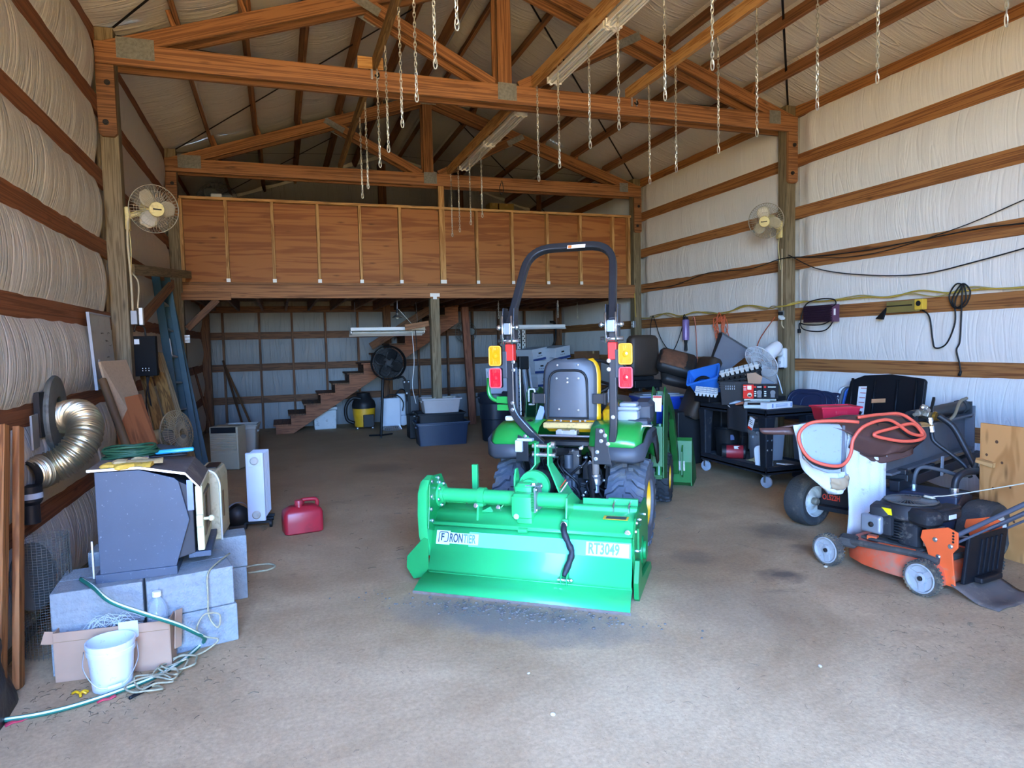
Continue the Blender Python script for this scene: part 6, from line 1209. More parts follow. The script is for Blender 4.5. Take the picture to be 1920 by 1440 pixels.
part('reflector', M_clamp, t, lambda b: b.lathe([(0.022, 0.06), (0.03, 0.03), (0.075, 0.0), (0.09, -0.015), (0.088, -0.016), (0.072, -0.003), (0.026, 0.025)], (0, 0, 0), (0, 0, 1), 22, False), smooth=40)
part('socket', M_black, t, lambda b: b.lathe([(0.018, 0.06), (0.02, 0.11), (0.012, 0.125)], (0, 0, 0), (0, 0, 1), 12), smooth=40)
part('bulb', mat('unlit_bulb', 'd8d6cc', 0.2), t, lambda b: b.ball((0, 0, -0.005), 0.03, 12, 8), smooth=True)
part('cord', M_white, t, lambda b: (b.tube([(0, 0, 0.12), (0.005, 0, 0.26)], 0.004, 6), b.tube([(0.02, 0, 0.12), (0.25, 0.1, -0.12)], 0.004, 6)), smooth=True)
b = MB(); b.beam((1.90, 10.62, 1.845), (2.275, 10.58, 1.90), 0.07, 0.085); tag(b.build('lumber_stub', M_fir, bevel=0.003), 'short squared timber stub under the loft beside the support post', 'board')
# barrel fan
t = thing('drum_fan', 'large black round drum fan on a stand in front of the stairs', 'fan', (1.77, 11.6, 0))
fan_cage('cage', t, (0, 0, 1.265), 0.29, 0.06, M_black, (0, -1, 0.05), 60, 6, 0.0022); fan_blades(t, (0, 0, 1.265), 0.27, M_black, (0, -1, 0.05), 4, 0.4)
part('shroud', M_black, t, lambda b: b.lathe([(0.285, -0.11), (0.295, -0.1), (0.30, 0.06), (0.295, 0.07), (0.285, 0.06), (0.28, -0.09)], (0, 0, 1.265), (0, -1, 0.05), 40, False), smooth=40)
part('motor', M_black, t, lambda b: b.lathe([(0.12, -0.12), (0.13, -0.11), (0.10, 0.0)], (0, 0, 1.265), (0, -1, 0.05), 20), smooth=40)
part('back_plate', M_black, t, lambda b: b.lathe([(0.26, -0.09), (0.26, -0.085)], (0, 0, 1.265), (0, -1, 0.05), 32), smooth=40)
part('stand', M_black, t, lambda b: (b.tube([(-0.10, 0.02, 1.02), (-0.17, 0.0, 0.02)], 0.025, 10), b.tube([(-0.17, 0, 0.03), (-0.35, 0.15, 0.015)], 0.015, 8), b.tube([(-0.17, 0, 0.03), (0.05, 0.2, 0.015)], 0.015, 8), b.tube([(-0.17, 0, 0.03), (-0.2, -0.2, 0.015)], 0.015, 8)), smooth=40)
t = thing('hanger_bracket', 'black curved bracket with bolted plates hanging right of the drum fan', 'bracket', (2.07, 11.7, 0.75))
part('arm', M_black, t, lambda b: b.tube(bez([(-0.28, 0, 0.29), (-0.15, 0, 0.25), (-0.05, 0, 0.26), (0.0, 0, 0.20)], 6), 0.018, 8), smooth=True)
part('plate', M_black, t, lambda b: b.prism([(-0.05, 0.20), (0.08, 0.20), (0.07, 0.0), (0.03, -0.06), (0.0, -0.06)], (0, 0, 0), (1, 0, 0), (0, 0, 1), (0, 1, 0), 0.03), bevel=0.004)
part('plate_bolts', M_chrome, t, lambda b: bolts(b, [(-0.02, 0, 0.17), (0.055, 0, 0.17), (0.02, 0, -0.03)], (0, -1, 0), 0.01))
part('leg', M_black, t, lambda b: b.box((0.06, 0.05, -0.36), (0.05, 0.05, 0.78)), bevel=0.004)
# shop vacuum
t = thing('shop_vacuum', 'yellow and black shop vacuum with hose under the stairs', 'vacuum', (1.47, 12.86, 0))
part('tank', mat('vacuum_yellow', 'd39a1c', 0.45), t, lambda b: b.lathe([(0.16, 0.05), (0.175, 0.06), (0.205, 0.30), (0.21, 0.42)], (0, 0, 0), (0, 0, 1), 26), smooth=40)
part('head', M_black, t, lambda b: b.lathe([(0.215, 0.40), (0.22, 0.46), (0.20, 0.53), (0.15, 0.58), (0.12, 0.68), (0.0, 0.70)], (0, 0, 0), (0, 0, 1), 26, False), smooth=40)
part('front_plate', M_black, t, lambda b: b.box((0.06, -0.19, 0.17), (0.20, 0.05, 0.24)), bevel=0.01)
part('hose', M_black, t, lambda b: b.tube(bez([(-0.05, -0.12, 0.58), (-0.22, -0.12, 0.60), (-0.34, -0.14, 0.45), (-0.33, -0.16, 0.22), (-0.2, -0.18, 0.14)], 8), 0.032, 10), smooth=True)
for x in (-0.14, 0.14): part('caster', M_steel, t, lambda b: b.ball((x, -0.1, 0.03), 0.03, 10, 6), smooth=True)
t = thing('cooler', 'dirty white foam cooler box tucked under the lower stairs', 'cooler', (0.78, 13.35, 0))
part('body', mat('dirty_white_foam', 'c0c4c6', 0.7, vary=0.05, dirt='84827a', dirt_amt=0.2, dscale=9), t, lambda b: b.loft([[Vector((sx_ * x, sy_ * 0.17, z)) for sx_, sy_ in ((-1, -1), (1, -1), (1, 1), (-1, 1))] for x, z in ((0.20, 0), (0.215, 0.36))]), bevel=0.02)
part('lid', mat('dirty_white_foam', 'c0c4c6'), t, lambda b: b.box((0, 0, 0.395), (0.455, 0.36, 0.06)), bevel=0.012)
t = thing('panel_heater', 'white panel heater with wire guard foot standing under the stairs, front one', 'heater', (1.90, 12.4, 0))
part('panel', M_oil, t, lambda b: b.box((0, 0, 0.34), (0.36, 0.10, 0.52)), bevel=0.02)
part('side_fins', M_gray, t, lambda b: slats(b, -0.195, -0.175, 0.1, 0.58, 18, -0.02, 0.05))
part('wire_guard', M_steel, t, lambda b: [b.tube(circ((0, -0.02, 0.02 + 0.018 * k), 0.19 - 0.01 * k, 0, 360, 24), 0.004, 5, closed=True) for k in range(5)] + [b.tube([(0.19 * math.cos(a), -0.02 + 0.19 * math.sin(a), 0.02), (0.15 * math.cos(a), -0.02 + 0.15 * math.sin(a), 0.11)], 0.003, 4) for a in [2 * PI * k / 28 for k in range(28)]])
part('cord', M_black, t, lambda b: b.tube(bez([(-0.1, 0, 0.60), (0.0, 0, 0.66), (0.15, 0, 0.63), (0.24, 0, 0.5), (0.22, 0, 0.35)], 6), 0.010, 7), smooth=True)
t = thing('panel_heater', 'second white panel heater with round side cover, partly behind the front one', 'heater', (2.13, 12.62, 0))
part('panel', M_oil, t, lambda b: b.box((0, 0, 0.36), (0.16, 0.12, 0.60)), bevel=0.02)
part('side_cover', M_oil, t, lambda b: b.lathe([(0.10, 0), (0.10, 0.05), (0.09, 0.06)], (0.02, -0.06, 0.16), (0, -1, 0), 20), smooth=40)
part('cables', M_black, t, lambda b: b.tube(bez([(-0.1, 0, 0.64), (0.0, -0.03, 0.74), (0.1, 0, 0.68), (0.12, 0, 0.5)], 6), 0.012, 7), smooth=True)
# totes
M_navy = mat('navy_tote_plastic', '273346', 0.42, vary=0.06); M_blk2 = mat('black_tote_plastic', '141519', 0.5, vary=0.1, spec=0.25); M_cloud = mat('cloudy_grey_plastic', 'a09c9b', 0.4, vary=0.04)
tote('storage_tote', 'big dark navy tote standing on the floor right of the shop vacuum', (2.37, 10.36, 0), -3, 0.82, 0.46, 0.36, M_navy, 0.9)
tote('storage_tote', 'black lidded tote nested inside the big navy tote', (2.36, 10.37, 0.22), -3, 0.74, 0.40, 0.28, M_blk2, 0.93)
t = tote('storage_tote', 'cloudy pale tote full of odds on top of the dark totes', (2.36, 10.33, 0.505), -3, 0.61, 0.38, 0.225, M_cloud, 0.88)
b = MB(); rr = random.Random(3)
for k in range(9):
    b.tube(bez([(2.36 + rr.uniform(-0.25, 0.25), 10.33 + rr.uniform(-0.1, 0.1), 0.70 + rr.uniform(0, 0.04)) for _ in range(4)], 4), 0.008, 6)
tag(b.build('wire_scraps', mat('pale_scraps', 'a8a59a', 0.8), smooth=True), 'loose pale wire scraps heaped in the cloudy pale tote', 'wire'); 
t = thing('toolbox', 'dark case with silver latch standing left of the stacked totes', 'case', (2.15, 11.2, 0))
part('body', M_black, t, lambda b: b.box((0, 0, 0.2), (0.3, 0.3, 0.4)), bevel=0.02); part('latch', M_steel, t, lambda b: b.box((0, -0.155, 0.38), (0.16, 0.012, 0.015))); part('handle', M_black, t, lambda b: b.tube(rounded([(-0.08, 0, 0.4), (-0.08, 0, 0.45), (0.08, 0, 0.45), (0.08, 0, 0.4)], 0.03), 0.01, 8), smooth=True)
t = thing('trash_can', 'tall round black trash can standing left of the tractor roll bar', 'trash can', (3.26, 10.30, 0))
part('body', mat('dark_can_plastic', '232831', 0.42, vary=0.08), t, lambda b: b.lathe([(0.20, 0.0), (0.215, 0.01), (0.235, 0.35), (0.25, 0.36), (0.255, 0.60), (0.272, 0.62), (0.285, 0.75), (0.275, 0.77), (0.26, 0.75), (0.2, 0.03), (0.0, 0.03)], (0, 0, 0), (0, 0, 1), 32, False), smooth=35)
part('handle_recess', M_black, t, lambda b: b.tube(bez([(0.05, -0.245, 0.06), (0.06, -0.255, 0.2), (0.10, -0.25, 0.30), (0.17, -0.20, 0.33)], 6), 0.012, 8), smooth=True)
part('handle', mat('dark_can_plastic', '232831'), t, lambda b: (b.box((-0.285, 0, 0.70), (0.04, 0.12, 0.03)), b.box((0.285, 0, 0.70), (0.04, 0.12, 0.03))), bevel=0.008)
t = thing('foam_sheet', 'white foam sheet standing upright in the black trash can', 'panel', (3.43, 10.42, 0.55))
part('sheet', mat('white_foam', 'c3cbd6', 0.8, vary=0.03), t, lambda b: b.prism([(-0.20, -0.48), (0.28, -0.48), (0.30, 0.60), (0.10, 0.63), (-0.10, 0.62), (-0.25, 0.60)], (0, 0.06, 0), (1, 0, 0), (0, 0.05, 1), (0, 1, 0), 0.03), bevel=0.004)
part('cut_line', M_iron, t, lambda b: b.tube([(-0.23, 0.058, 0.55), (-0.19, 0.04, 0.1)], 0.002, 4))
# grey fan on the right post stud
t = thing('wall_fan', 'grey wall fan at the back seen behind the red-brown stud', 'fan', (3.70, 13.70, 1.80))
fan_cage('cage', t, (0, -0.12, 0), 0.225, 0.05, mat('grey_wire', '5d625f'), (0, -1, 0), 36, 4, 0.002); fan_blades(t, (0, -0.12, 0), 0.2, mat('pale_grey_blade', '8b8e8c', 0.4), (0, -1, 0))
part('hub', M_white, t, lambda b: b.lathe([(0.055, 0.05), (0.05, 0.065), (0.0, 0.068)], (0, -0.12, 0), (0, -1, 0), 18), smooth=40); part('motor', M_gray, t, lambda b: b.lathe([(0.05, -0.10), (0.06, -0.08), (0.05, -0.02)], (0, -0.12, 0), (0, -1, 0), 16), smooth=40)
part('pull_cord', M_white, t, lambda b: b.tube([(0.02, -0.03, -0.2), (0.02, -0.03, -0.95)], 0.004, 5))
# cables hanging from the loft near the post
for k, (x, lb) in enumerate(((2.06, 'pale'), (2.12, 'dark'))):
    b = MB(); b.tube(bez([(x, 10.9, 1.80), (x + 0.02, 10.9, 1.3), (x - 0.02 + 0.08 * k, 10.9, 0.9), (x + 0.03, 10.9, 0.6)], 8), 0.006, 6); tag(b.build('hanging_cable', M_white if k == 0 else M_black, smooth=True), f'{lb} cable hanging from the shop light down behind the loft post', 'cable')
# bankers boxes
M_bank = mat('white_file_box', 'c6cad0', 0.75, vary=0.03); M_bankb = mat('file_box_blue', '27407a', 0.6, vary=0.05)
def filebox(label, loc, rot, sz=(0.33, 0.42, 0.24), tilt=(0, 0), open_end=True):
    t = thing('file_box', label, 'box', loc, (math.radians(tilt[0]), math.radians(tilt[1]), math.radians(rot)))
    part('carton', M_bank, t, lambda b: b.box((0, 0, sz[2] / 2), sz), bevel=0.004)
    part('lid', M_bank, t, lambda b: b.box((0, 0, sz[2] - 0.03), (sz[0] + 0.012, sz[1] + 0.012, 0.07)), bevel=0.004)
    part('hand_hole', M_iron, t, lambda b: b.box((0, -sz[1] / 2 - 0.001, sz[2] * 0.62), (0.08, 0.004, 0.03)))
    part('blue_band', M_bankb, t, lambda b: b.box((0, -sz[1] / 2 - 0.0015, 0.03), (sz[0], 0.003, 0.045)))
    part('print', M_iron, t, lambda b: [b.box((-0.06 + 0.05 * k, -sz[1] / 2 - 0.001, sz[2] * 0.40), (0.03, 0.003, 0.008)) for k in range(3)])
    return t
filebox('lowest white file box at the left of the back right stack', (4.80, 12.35, 0.0), 20, (0.36, 0.45, 0.42)); filebox('white file box in the back right stack, second from the floor at left', (4.80, 12.35, 0.43), 18, (0.36, 0.45, 0.25)); filebox('white file box in the back right stack, third from the floor at left', (4.78, 12.35, 0.69), 22, (0.36, 0.45, 0.25)); filebox('white file box on the leaning back right stack, fourth layer at left', (4.74, 12.36, 0.95), 20, (0.36, 0.45, 0.24)); filebox('topmost tilted white file box at left of the back right stack', (4.72, 12.4, 1.20), 24, (0.40, 0.45, 0.24), (0, -7))
filebox('topmost tilted white file box in the middle of the back right stack', (5.16, 12.3, 1.22), 24, (0.42, 0.45, 0.24), (0, -7)); filebox('lower white file box in the middle of the back right stack', (5.20, 12.5, 0.0), 0, (0.40, 0.45, 0.6)); filebox('middle white file box in the middle of the back right stack', (5.20, 12.5, 0.61), 0, (0.40, 0.45, 0.6))
b = MB(); b.box((5.35, 12.0, 1.16), (0.75, 0.5, 0.03), (0.1, 0.22, 0)); tag(b.build('foam_board', mat('white_foam', 'c3cbd6'), bevel=0.003), 'pale grey flat board sloping across the file boxes behind the tractor seat', 'panel')
b = MB(); b.box((5.45, 12.2, 0.55), (0.5, 0.5, 1.1)); tag(b.build('stack_crate', M_bank, bevel=0.01), 'pale carton column under the sloping board behind the tractor seat', 'box')
carton('cardboard_box', 'brown carton lying tilted on the boxes behind the tractor seat', (5.52, 11.6, 1.17), (0.40, 0.3, 0.20), 0.5, m=mat('dark_cardboard', '6f4c30', 0.85))
b = MB(); b.box((5.52, 11.62, 0.58), (0.42, 0.40, 1.16)); tag(b.build('carton_column', mat('dark_cardboard', '6f4c30'), bevel=0.01), 'brown carton column under the tilted brown carton at the right wall', 'box')
# perforated shelving upright
t = thing('shelf_upright', 'white perforated steel shelving upright standing at the back right corner', 'shelving', (4.78, 13.2, 0))
for x in (-0.055, 0.055):
    part('channel', M_white, t, lambda b: b.box((x, 0, 0.98), (0.075, 0.03, 1.86)), bevel=0.003); part('slot_holes', M_iron, t, lambda b: [b.box((x + (0.015 if k % 2 else -0.015), -0.016, 0.25 + 0.045 * k), (0.022, 0.004, 0.026), (0, 0.7, 0)) for k in range(36)])
# folded metal frame and wire basket left of the seat
t = thing('folded_table', 'folded grey steel frame standing left of the tractor seat', 'frame', (3.20, 8.75, 0))
for k, (x0, x1, m_) in enumerate(((-0.06, -0.10, M_steel), (0.0, 0.09, M_gray), (0.06, 0.12, M_iron), (0.10, 0.16, M_gray), (-0.02, 0.02, M_iron))):
    part('tube', m_, t, lambda b: b.tube([(x0, 0.0 + 0.02 * k, 1.22), (x1, -0.12, 0.02)], 0.014, 8), smooth=40)
part('top_case', M_black, t, lambda b: b.box((0.0, 0.03, 1.28), (0.14, 0.10, 0.18)), bevel=0.01)
t = thing('wire_basket', 'dark wire basket standing at the foot of the folded frame', 'basket', (3.24, 8.55, 0))
part('wires', M_iron, t, lambda b: [b.tube([(-0.14 + 0.028 * k, -0.1, 0.28), (-0.14 + 0.028 * k, -0.1, 0.62)], 0.003, 4) for k in range(11)] + [b.tube(rounded([(-0.14, -0.1, z), (0.14, -0.1, z), (0.14, 0.12, z), (-0.14, 0.12, z)], 0.01), 0.004, 5, closed=True) for z in (0.28, 0.40, 0.52, 0.62)])
part('legs', M_iron, t, lambda b: [b.tube([(x, y, 0), (x, y, 0.3)], 0.006, 5) for x in (-0.13, 0.13) for y in (-0.09, 0.11)])
# outlet boxes and cable on posts and girts at the back right
def outlet(label, loc, rot=0):
    t = thing('outlet_box', label, 'outlet', loc, rot); part('box', M_steel, t, lambda b: b.box((0, 0.02, 0), (0.07, 0.05, 0.11)), bevel=0.004)
    part('sockets', M_white, t, lambda b: [b.lathe([(0.016, 0), (0.016, 0.004)], (dx, -0.006, dz), (0, -1, 0), 12) for dx in (-0.017, 0.017) for dz in (-0.025, 0.025)]); return t
outlet('steel outlet box on the left side of the far right loft post', (XR - 0.16, Y2 + 0.07, 1.83), math.radians(-90))
outlet('steel outlet box on the back right girt beside the far post', (XR - 0.05, 11.55, 1.83), math.radians(-90))
outlet('steel outlet box on the left loft post under the knee brace', (XL + 0.17, Y2 + 0.0, 1.72))
b = MB(); b.tube(bez([(5.60, 13.6, 2.0), (5.68, 13.5, 1.95), (5.66, 13.5, 1.55), (5.45, 13.6, 1.3)], 8), 0.02, 8); tag(b.build('cable_coil', M_black, smooth=True), 'dark cable looped on the post in the back right corner', 'cable')
# ================================================================== RIGHT SIDE
M_vinyl = mat('brown_vinyl', '3a3028', 0.5, vary=0.08); M_vinyd = mat('dark_vinyl', '272422', 0.5, spec=0.35, vary=0.12)
M_torn = mat('torn_brown_foam', '6b4630', 0.95, vary=0.25, vscale=14, bump=0.8, bscale=50)
M_blue = mat('bright_blue_plastic', '1f48b0', 0.4, vary=0.06); M_navy2 = mat('dark_navy_plastic', '1d2742', 0.42, vary=0.08); M_sky = mat('mid_blue_plastic', '2f6fc4', 0.4, vary=0.05)
# totes behind the tractor
tote('storage_tote', 'bright blue lidded tote right of the tractor loader, upper one', (4.93, 8.15, 0.42), -10, 0.62, 0.45, 0.36, M_blue, 0.88, lid=M_gray)
tote('storage_tote', 'bright blue tote right of the tractor loader, lower one', (4.93, 8.15, 0.0), -10, 0.60, 0.44, 0.41, M_blue, 0.88)
tote('storage_tote', 'dark navy tote stacked low behind the black cart', (5.42, 7.75, 0.0), 0, 0.55, 0.45, 0.40, M_navy2, 0.88); tote('storage_tote', 'dark navy tote stacked high behind the black cart', (5.42, 7.75, 0.41), 0, 0.55, 0.45, 0.36, M_navy2, 0.88)
# vehicle seats
t = thing('vehicle_seat', 'brown vinyl truck seat back standing on the blue totes', 'seat', (4.66, 8.05, 0.0))
part('back', M_vinyl, t, lambda b: b.loft([[Vector(p) for p in [(sx_ * (x - 0.07) + 0.07 * math.cos(math.radians(a0 + q)), sy_ * (y - 0.05) + 0.05 * math.sin(math.radians(a0 + q)), z) for sx_, sy_, a0 in ((1, 1, 0), (-1, 1, 90), (-1, -1, 180), (1, -1, 270)) for q in (0, 45, 90)]] for x, y, z in ((0.20, 0.06, 1.075), (0.225, 0.085, 1.10), (0.232, 0.09, 1.35), (0.22, 0.085, 1.57), (0.19, 0.07, 1.615), (0.14, 0.05, 1.625))]), smooth=45)
part('base_rail', M_black, t, lambda b: (b.box((0.0, 0.02, 0.97), (0.42, 0.36, 0.10)), b.box((0.0, 0.05, 1.04), (0.34, 0.12, 0.06)), b.box((-0.12, 0, 0.90), (0.05, 0.3, 0.06)), b.box((0.15, 0, 0.90), (0.05, 0.3, 0.06))), bevel=0.01)
t = thing('seat_cushion', 'dark vinyl seat cushion with torn brown foam underside, piled behind the cart', 'cushion', (4.97, 7.72, 1.20), (math.radians(34), math.radians(16), math.radians(-30)))
part('body', M_vinyd, t, lambda b: (b.box((0, 0, 0.05), (0.50, 0.42, 0.17), None, 0.07), b.box((0.06, -0.04, -0.10), (0.46, 0.40, 0.15), (0.1, 0.1, 0.2), 0.07)), smooth=60)
part('torn_underside', M_torn, t, lambda b: b.grid(14, 12, lambda u, v: Vector((-0.22 + 0.34 * u + 0.015 * noise.noise((v * 6, 1, 1)), -0.18 + 0.34 * v + 0.015 * noise.noise((u * 6, 2, 1)), 0.125 + 0.045 * (math.sin(PI * u) * math.sin(PI * v)) ** 0.5 + 0.012 * noise.noise((u * 8, v * 8, 4))))), smooth=True, solid=0.01)
t = thing('recliner_back', 'dark brown padded chair back leaning behind the blue bin', 'seat', (4.78, 7.15, 0.62), (0, math.radians(24), math.radians(-10)))
part('pad', M_vinyl, t, lambda b: b.box((0, 0, 0.36), (0.17, 0.42, 0.80), None, 0.06), smooth=45); part('hinge', M_black, t, lambda b: b.box((0, 0, 0.0), (0.12, 0.36, 0.08)), bevel=0.01)
b = MB(); b.box((4.88, 7.3, 0.33), (0.55, 0.36, 0.66)); tag(b.build('dark_carton', mat('dark_plastic_crate', '16171a', 0.6), bevel=0.015), 'dark plastic crate holding up the seats behind the cart', 'crate')
# hopper
t = thing('hopper', 'grey and black square feed hopper tipped against the right wall', 'hopper', (5.16, 7.10, 1.17), (0, math.radians(34), math.radians(-30)))
def hop(b):
    a = [(-0.20, -0.20, 0.40), (0.20, -0.20, 0.40), (0.20, 0.20, 0.40), (-0.20, 0.20, 0.40)]; c = [(-0.10, -0.09, 0.0), (0.09, -0.09, 0.0), (0.09, 0.09, 0.0), (-0.10, 0.09, 0.0)]
    b.loft([[Vector(p) for p in c], [Vector(p) for p in a]], False, False)
M_hop = mat('grey_hopper', '5a606b', 0.5, vary=0.06)
part('shell', M_hop, t, hop, solid=0.006); part('rim', M_black, t, lambda b: b.sqtube([(-0.205, -0.205, 0.40), (0.205, -0.205, 0.40), (0.205, 0.205, 0.40), (-0.205, 0.205, 0.40)], 0.03, 0.02, (0, 0, 1), closed=True))
part('dark_side', M_black, t, lambda b: b.add([Vector(p) for p in ((-0.106, -0.094, 0.0), (-0.206, -0.204, 0.395), (-0.206, 0.204, 0.395), (-0.106, 0.094, 0.0))], [(0, 1, 2, 3)]), solid=0.004)
part('outlet', M_black, t, lambda b: b.box((0, 0, -0.05), (0.2, 0.19, 0.10)), bevel=0.006)
b = MB(); b.box((5.28, 7.12, 0.56), (0.34, 0.34, 1.12)); tag(b.build('plastic_crate', mat('dark_plastic_crate', '16171a'), bevel=0.015), 'tall dark crate beneath the grey hopper at the right wall', 'crate')
# ---- utility cart
M_cart = mat('black_cart_plastic', '1d2026', 0.55, spec=0.3, vary=0.12, dirt='4a4844', dirt_amt=0.12, dscale=10)
CT = thing('utility_cart', 'black two-shelf plastic utility cart on grey casters, loaded with clutter', 'cart', (4.66, 5.60, 0))
CW, CL = 0.62, 1.14
def tray_(z0, z1):
    def f(b):
        b.box((CW / 2, CL / 2, (z0 + z1) / 2 - 0.012), (CW, CL, 0.03))
        for c, s_ in (((CW / 2, 0.012, (z0 + z1) / 2), (CW, 0.024, z1 - z0)), ((CW / 2, CL - 0.012, (z0 + z1) / 2), (CW, 0.024, z1 - z0)), ((0.012, CL / 2, (z0 + z1) / 2), (0.024, CL, z1 - z0)), ((CW - 0.012, CL / 2, (z0 + z1) / 2), (0.024, CL, z1 - z0))): b.box(c, s_)
    return f
part('upper_shelf', M_cart, CT, tray_(0.735, 0.82), bevel=0.008); part('upper_mat', mat('dusty_cart_top', '5e5a54', 0.9, vary=0.15), CT, lambda b: b.box((CW / 2, CL / 2, 0.812), (CW - 0.05, CL - 0.05, 0.012)))
part('lower_shelf', M_cart, CT, tray_(0.14, 0.225), bevel=0.008); part('lower_mat', mat('dusty_cart_top', '5e5a54'), CT, lambda b: b.box((CW / 2, CL / 2, 0.195), (CW - 0.05, CL - 0.05, 0.012)))
for x in (0.05, CW - 0.05):
    for y in (0.05, CL - 0.05):
        lg = part('leg', M_cart, CT, lambda b: b.loft([[Vector((x + sx_ * w_, y + sy_ * w_, z)) for sx_, sy_ in ((-1, -1), (1, -1), (1, 1), (-1, 1))] for w_, z in ((0.045, 0.20), (0.05, 0.55), (0.065, 0.74))]), bevel=0.012)
        if y < 0.5: part('leg_bolts', M_chrome, lg, lambda b: bolts(b, [(x + dx, y - 0.05, z) for dx in (-0.028, 0.028) for z in (0.40, 0.50)], (0, -1, 0), 0.008, 0.006))
        cs = bpy.data.objects.new('caster', None); C.objects.link(cs); cs.parent = CT
        part('wheel', mat('grey_caster_rubber', '8b939e', 0.5), cs, lambda b: b.lathe([(0.0, -0.016), (0.03, -0.016), (0.058, -0.014), (0.062, -0.008), (0.062, 0.008), (0.058, 0.014), (0.03, 0.016), (0, 0.016)], (x, y, 0.062), (1, 0.4, 0), 24, False), smooth=40)
        part('fork', M_steel, cs, lambda b: (b.box((x - 0.022, y, 0.095), (0.005, 0.035, 0.075)), b.box((x + 0.022, y, 0.095), (0.005, 0.035, 0.075)), b.box((x, y, 0.132), (0.06, 0.06, 0.012))), bevel=0.002)
part('side_handle', M_cart, CT, lambda b: b.tube(rounded([(0.10, CL, 0.80), (0.10, CL + 0.13, 0.90), (0.52, CL + 0.13, 0.90), (0.52, CL, 0.80)], 0.06), 0.018, 10), smooth=True)
# things on the cart
SC = thing('platform_scale', 'pale grey-green digital platform scale on the cart front', 'scale', (4.80, 5.86, 0.82), math.radians(-38))
M_sca = mat('pale_green_grey', 'bcc4bc', 0.45, vary=0.03)
part('base', M_sca, SC, lambda b: b.loft([[Vector((sx_ * x, y0 if sy_ < 0 else 0.14, z)) for sx_, sy_ in ((-1, -1), (1, -1), (1, 1), (-1, 1))] for x, y0, z in ((0.16, -0.16, 0.0), (0.165, -0.165, 0.03), (0.155, -0.10, 0.065))]), bevel=0.006)
part('platter', M_sca, SC, lambda b: b.box((0, 0.03, 0.083), (0.32, 0.22, 0.014)), bevel=0.004); part('platter_post', M_gray, SC, lambda b: b.box((0, 0.03, 0.07), (0.2, 0.14, 0.016)))
part('display', M_black, SC, lambda b: b.box((-0.06, -0.137, 0.048), (0.13, 0.003, 0.036), (-1.08, 0, 0)))
part('key_label', M_white, SC, lambda b: b.box((0.07, -0.138, 0.048), (0.06, 0.003, 0.02), (-1.08, 0, 0)))
M_pkr = mat('red_package', 'd0240f', 0.6, vary=0.02, spec=0.2); M_pkb = mat('black_package', '151417', 0.6, vary=0.1, spec=0.15)
def pack(label, x, w_, m_, red):
    t = thing('product_box', label, 'box', (4.80, 5.86, 0.91), math.radians(-38)); o = Vector((x, 0.03, 0))
    part('carton', m_, t, lambda b: b.box(o + Vector((0, 0, 0.075)), (w_, 0.11, 0.15)), bevel=0.002)
    part('top', mat('dark_box_top', '4a3c38', 0.7), t, lambda b: b.box(o + Vector((0, 0, 0.151)), (w_ * 0.99, 0.108, 0.002)))
    if red:
        part('print_panel', M_white, t, lambda b: b.box(o + Vector((0.01, -0.0565, 0.118)), (0.04, 0.002, 0.04))); part('picture', mat('print_cream', 'c9b28a', 0.5), t, lambda b: b.lathe([(0.024, 0), (0.024, 0.002)], o + Vector((0.012, -0.0555, 0.04)), (0, -1, 0), 16)); part('picture_part', M_iron, t, lambda b: b.box(o + Vector((0.012, -0.058, 0.032)), (0.03, 0.002, 0.018)))
        part('text_print', M_white, t, lambda b: [b.box(o + Vector((-0.035, -0.0565, 0.13 - k * 0.018)), (0.03, 0.002, 0.005)) for k in range(3)])
    else:
        part('logo_square', M_pkr, t, lambda b: b.box(o + Vector((-w_ * 0.36, -0.0565, 0.125)), (0.022, 0.002, 0.02))); part('text_print', M_white, t, lambda b: [b.box(o + Vector((0.012, -0.0565, 0.125)), (w_ * 0.5, 0.002, 0.009))] + [b.box(o + Vector((-w_ * 0.34, -0.0565, 0.075 - k * 0.022)), (0.02, 0.002, 0.009)) for k in range(3)])
        part('picture', mat('print_dark_grey', '3c3c42', 0.4), t, lambda b: (b.lathe([(0.026, 0), (0.026, 0.002)], o + Vector((w_ * 0.14, -0.0555, 0.065)), (0, -1, 0), 16), b.box(o + Vector((w_ * 0.14, -0.0565, 0.03)), (0.04, 0.002, 0.03))))
    return t
pack('red product box standing on the scale, left end', -0.115, 0.105, M_pkr, True); pack('black product box in the middle on the scale', -0.018, 0.085, M_pkb, False); pack('wider black product box at the right end on the scale', 0.105, 0.155, M_pkb, False)
t = thing('white_carton', 'long white carton with blue print at the front corner of the cart', 'box', (4.87, 5.69, 0.82), math.radians(4))
part('carton', M_white, t, lambda b: b.box((0, 0, 0.032), (0.34, 0.10, 0.064)), bevel=0.003); part('text_print', mat('blue_print', '6f87b4', 0.5, vary=0), t, lambda b: [b.box((0.02, -0.051, 0.045 - 0.012 * k), (0.16, 0.002, 0.004)) for k in range(3)] + [b.box((x, -0.051, 0.032), (0.016, 0.002, 0.04)) for x in (-0.10, 0.15)])
t = thing('black_crate', 'black ribbed plastic crate standing on the cart behind the red box', 'crate', (4.77, 6.22, 0.82), math.radians(-38))
part('body', M_blk2, t, lambda b: b.loft([[Vector((sx_ * x, sy_ * y, z)) for sx_, sy_ in ((-1, -1), (1, -1), (1, 1), (-1, 1))] for x, y, z in ((0.15, 0.12, 0), (0.17, 0.14, 0.26))]), bevel=0.008)
part('slot_vents', M_gray, t, lambda b: [b.box((-0.10 + 0.022 * k, -0.136, 0.20), (0.006, 0.006, 0.05)) for k in range(5)]); part('rib_bands', M_blk2, t, lambda b: [b.box((0, 0, 0.20 + 0.02 * k), (0.355, 0.295, 0.006)) for k in range(4)])
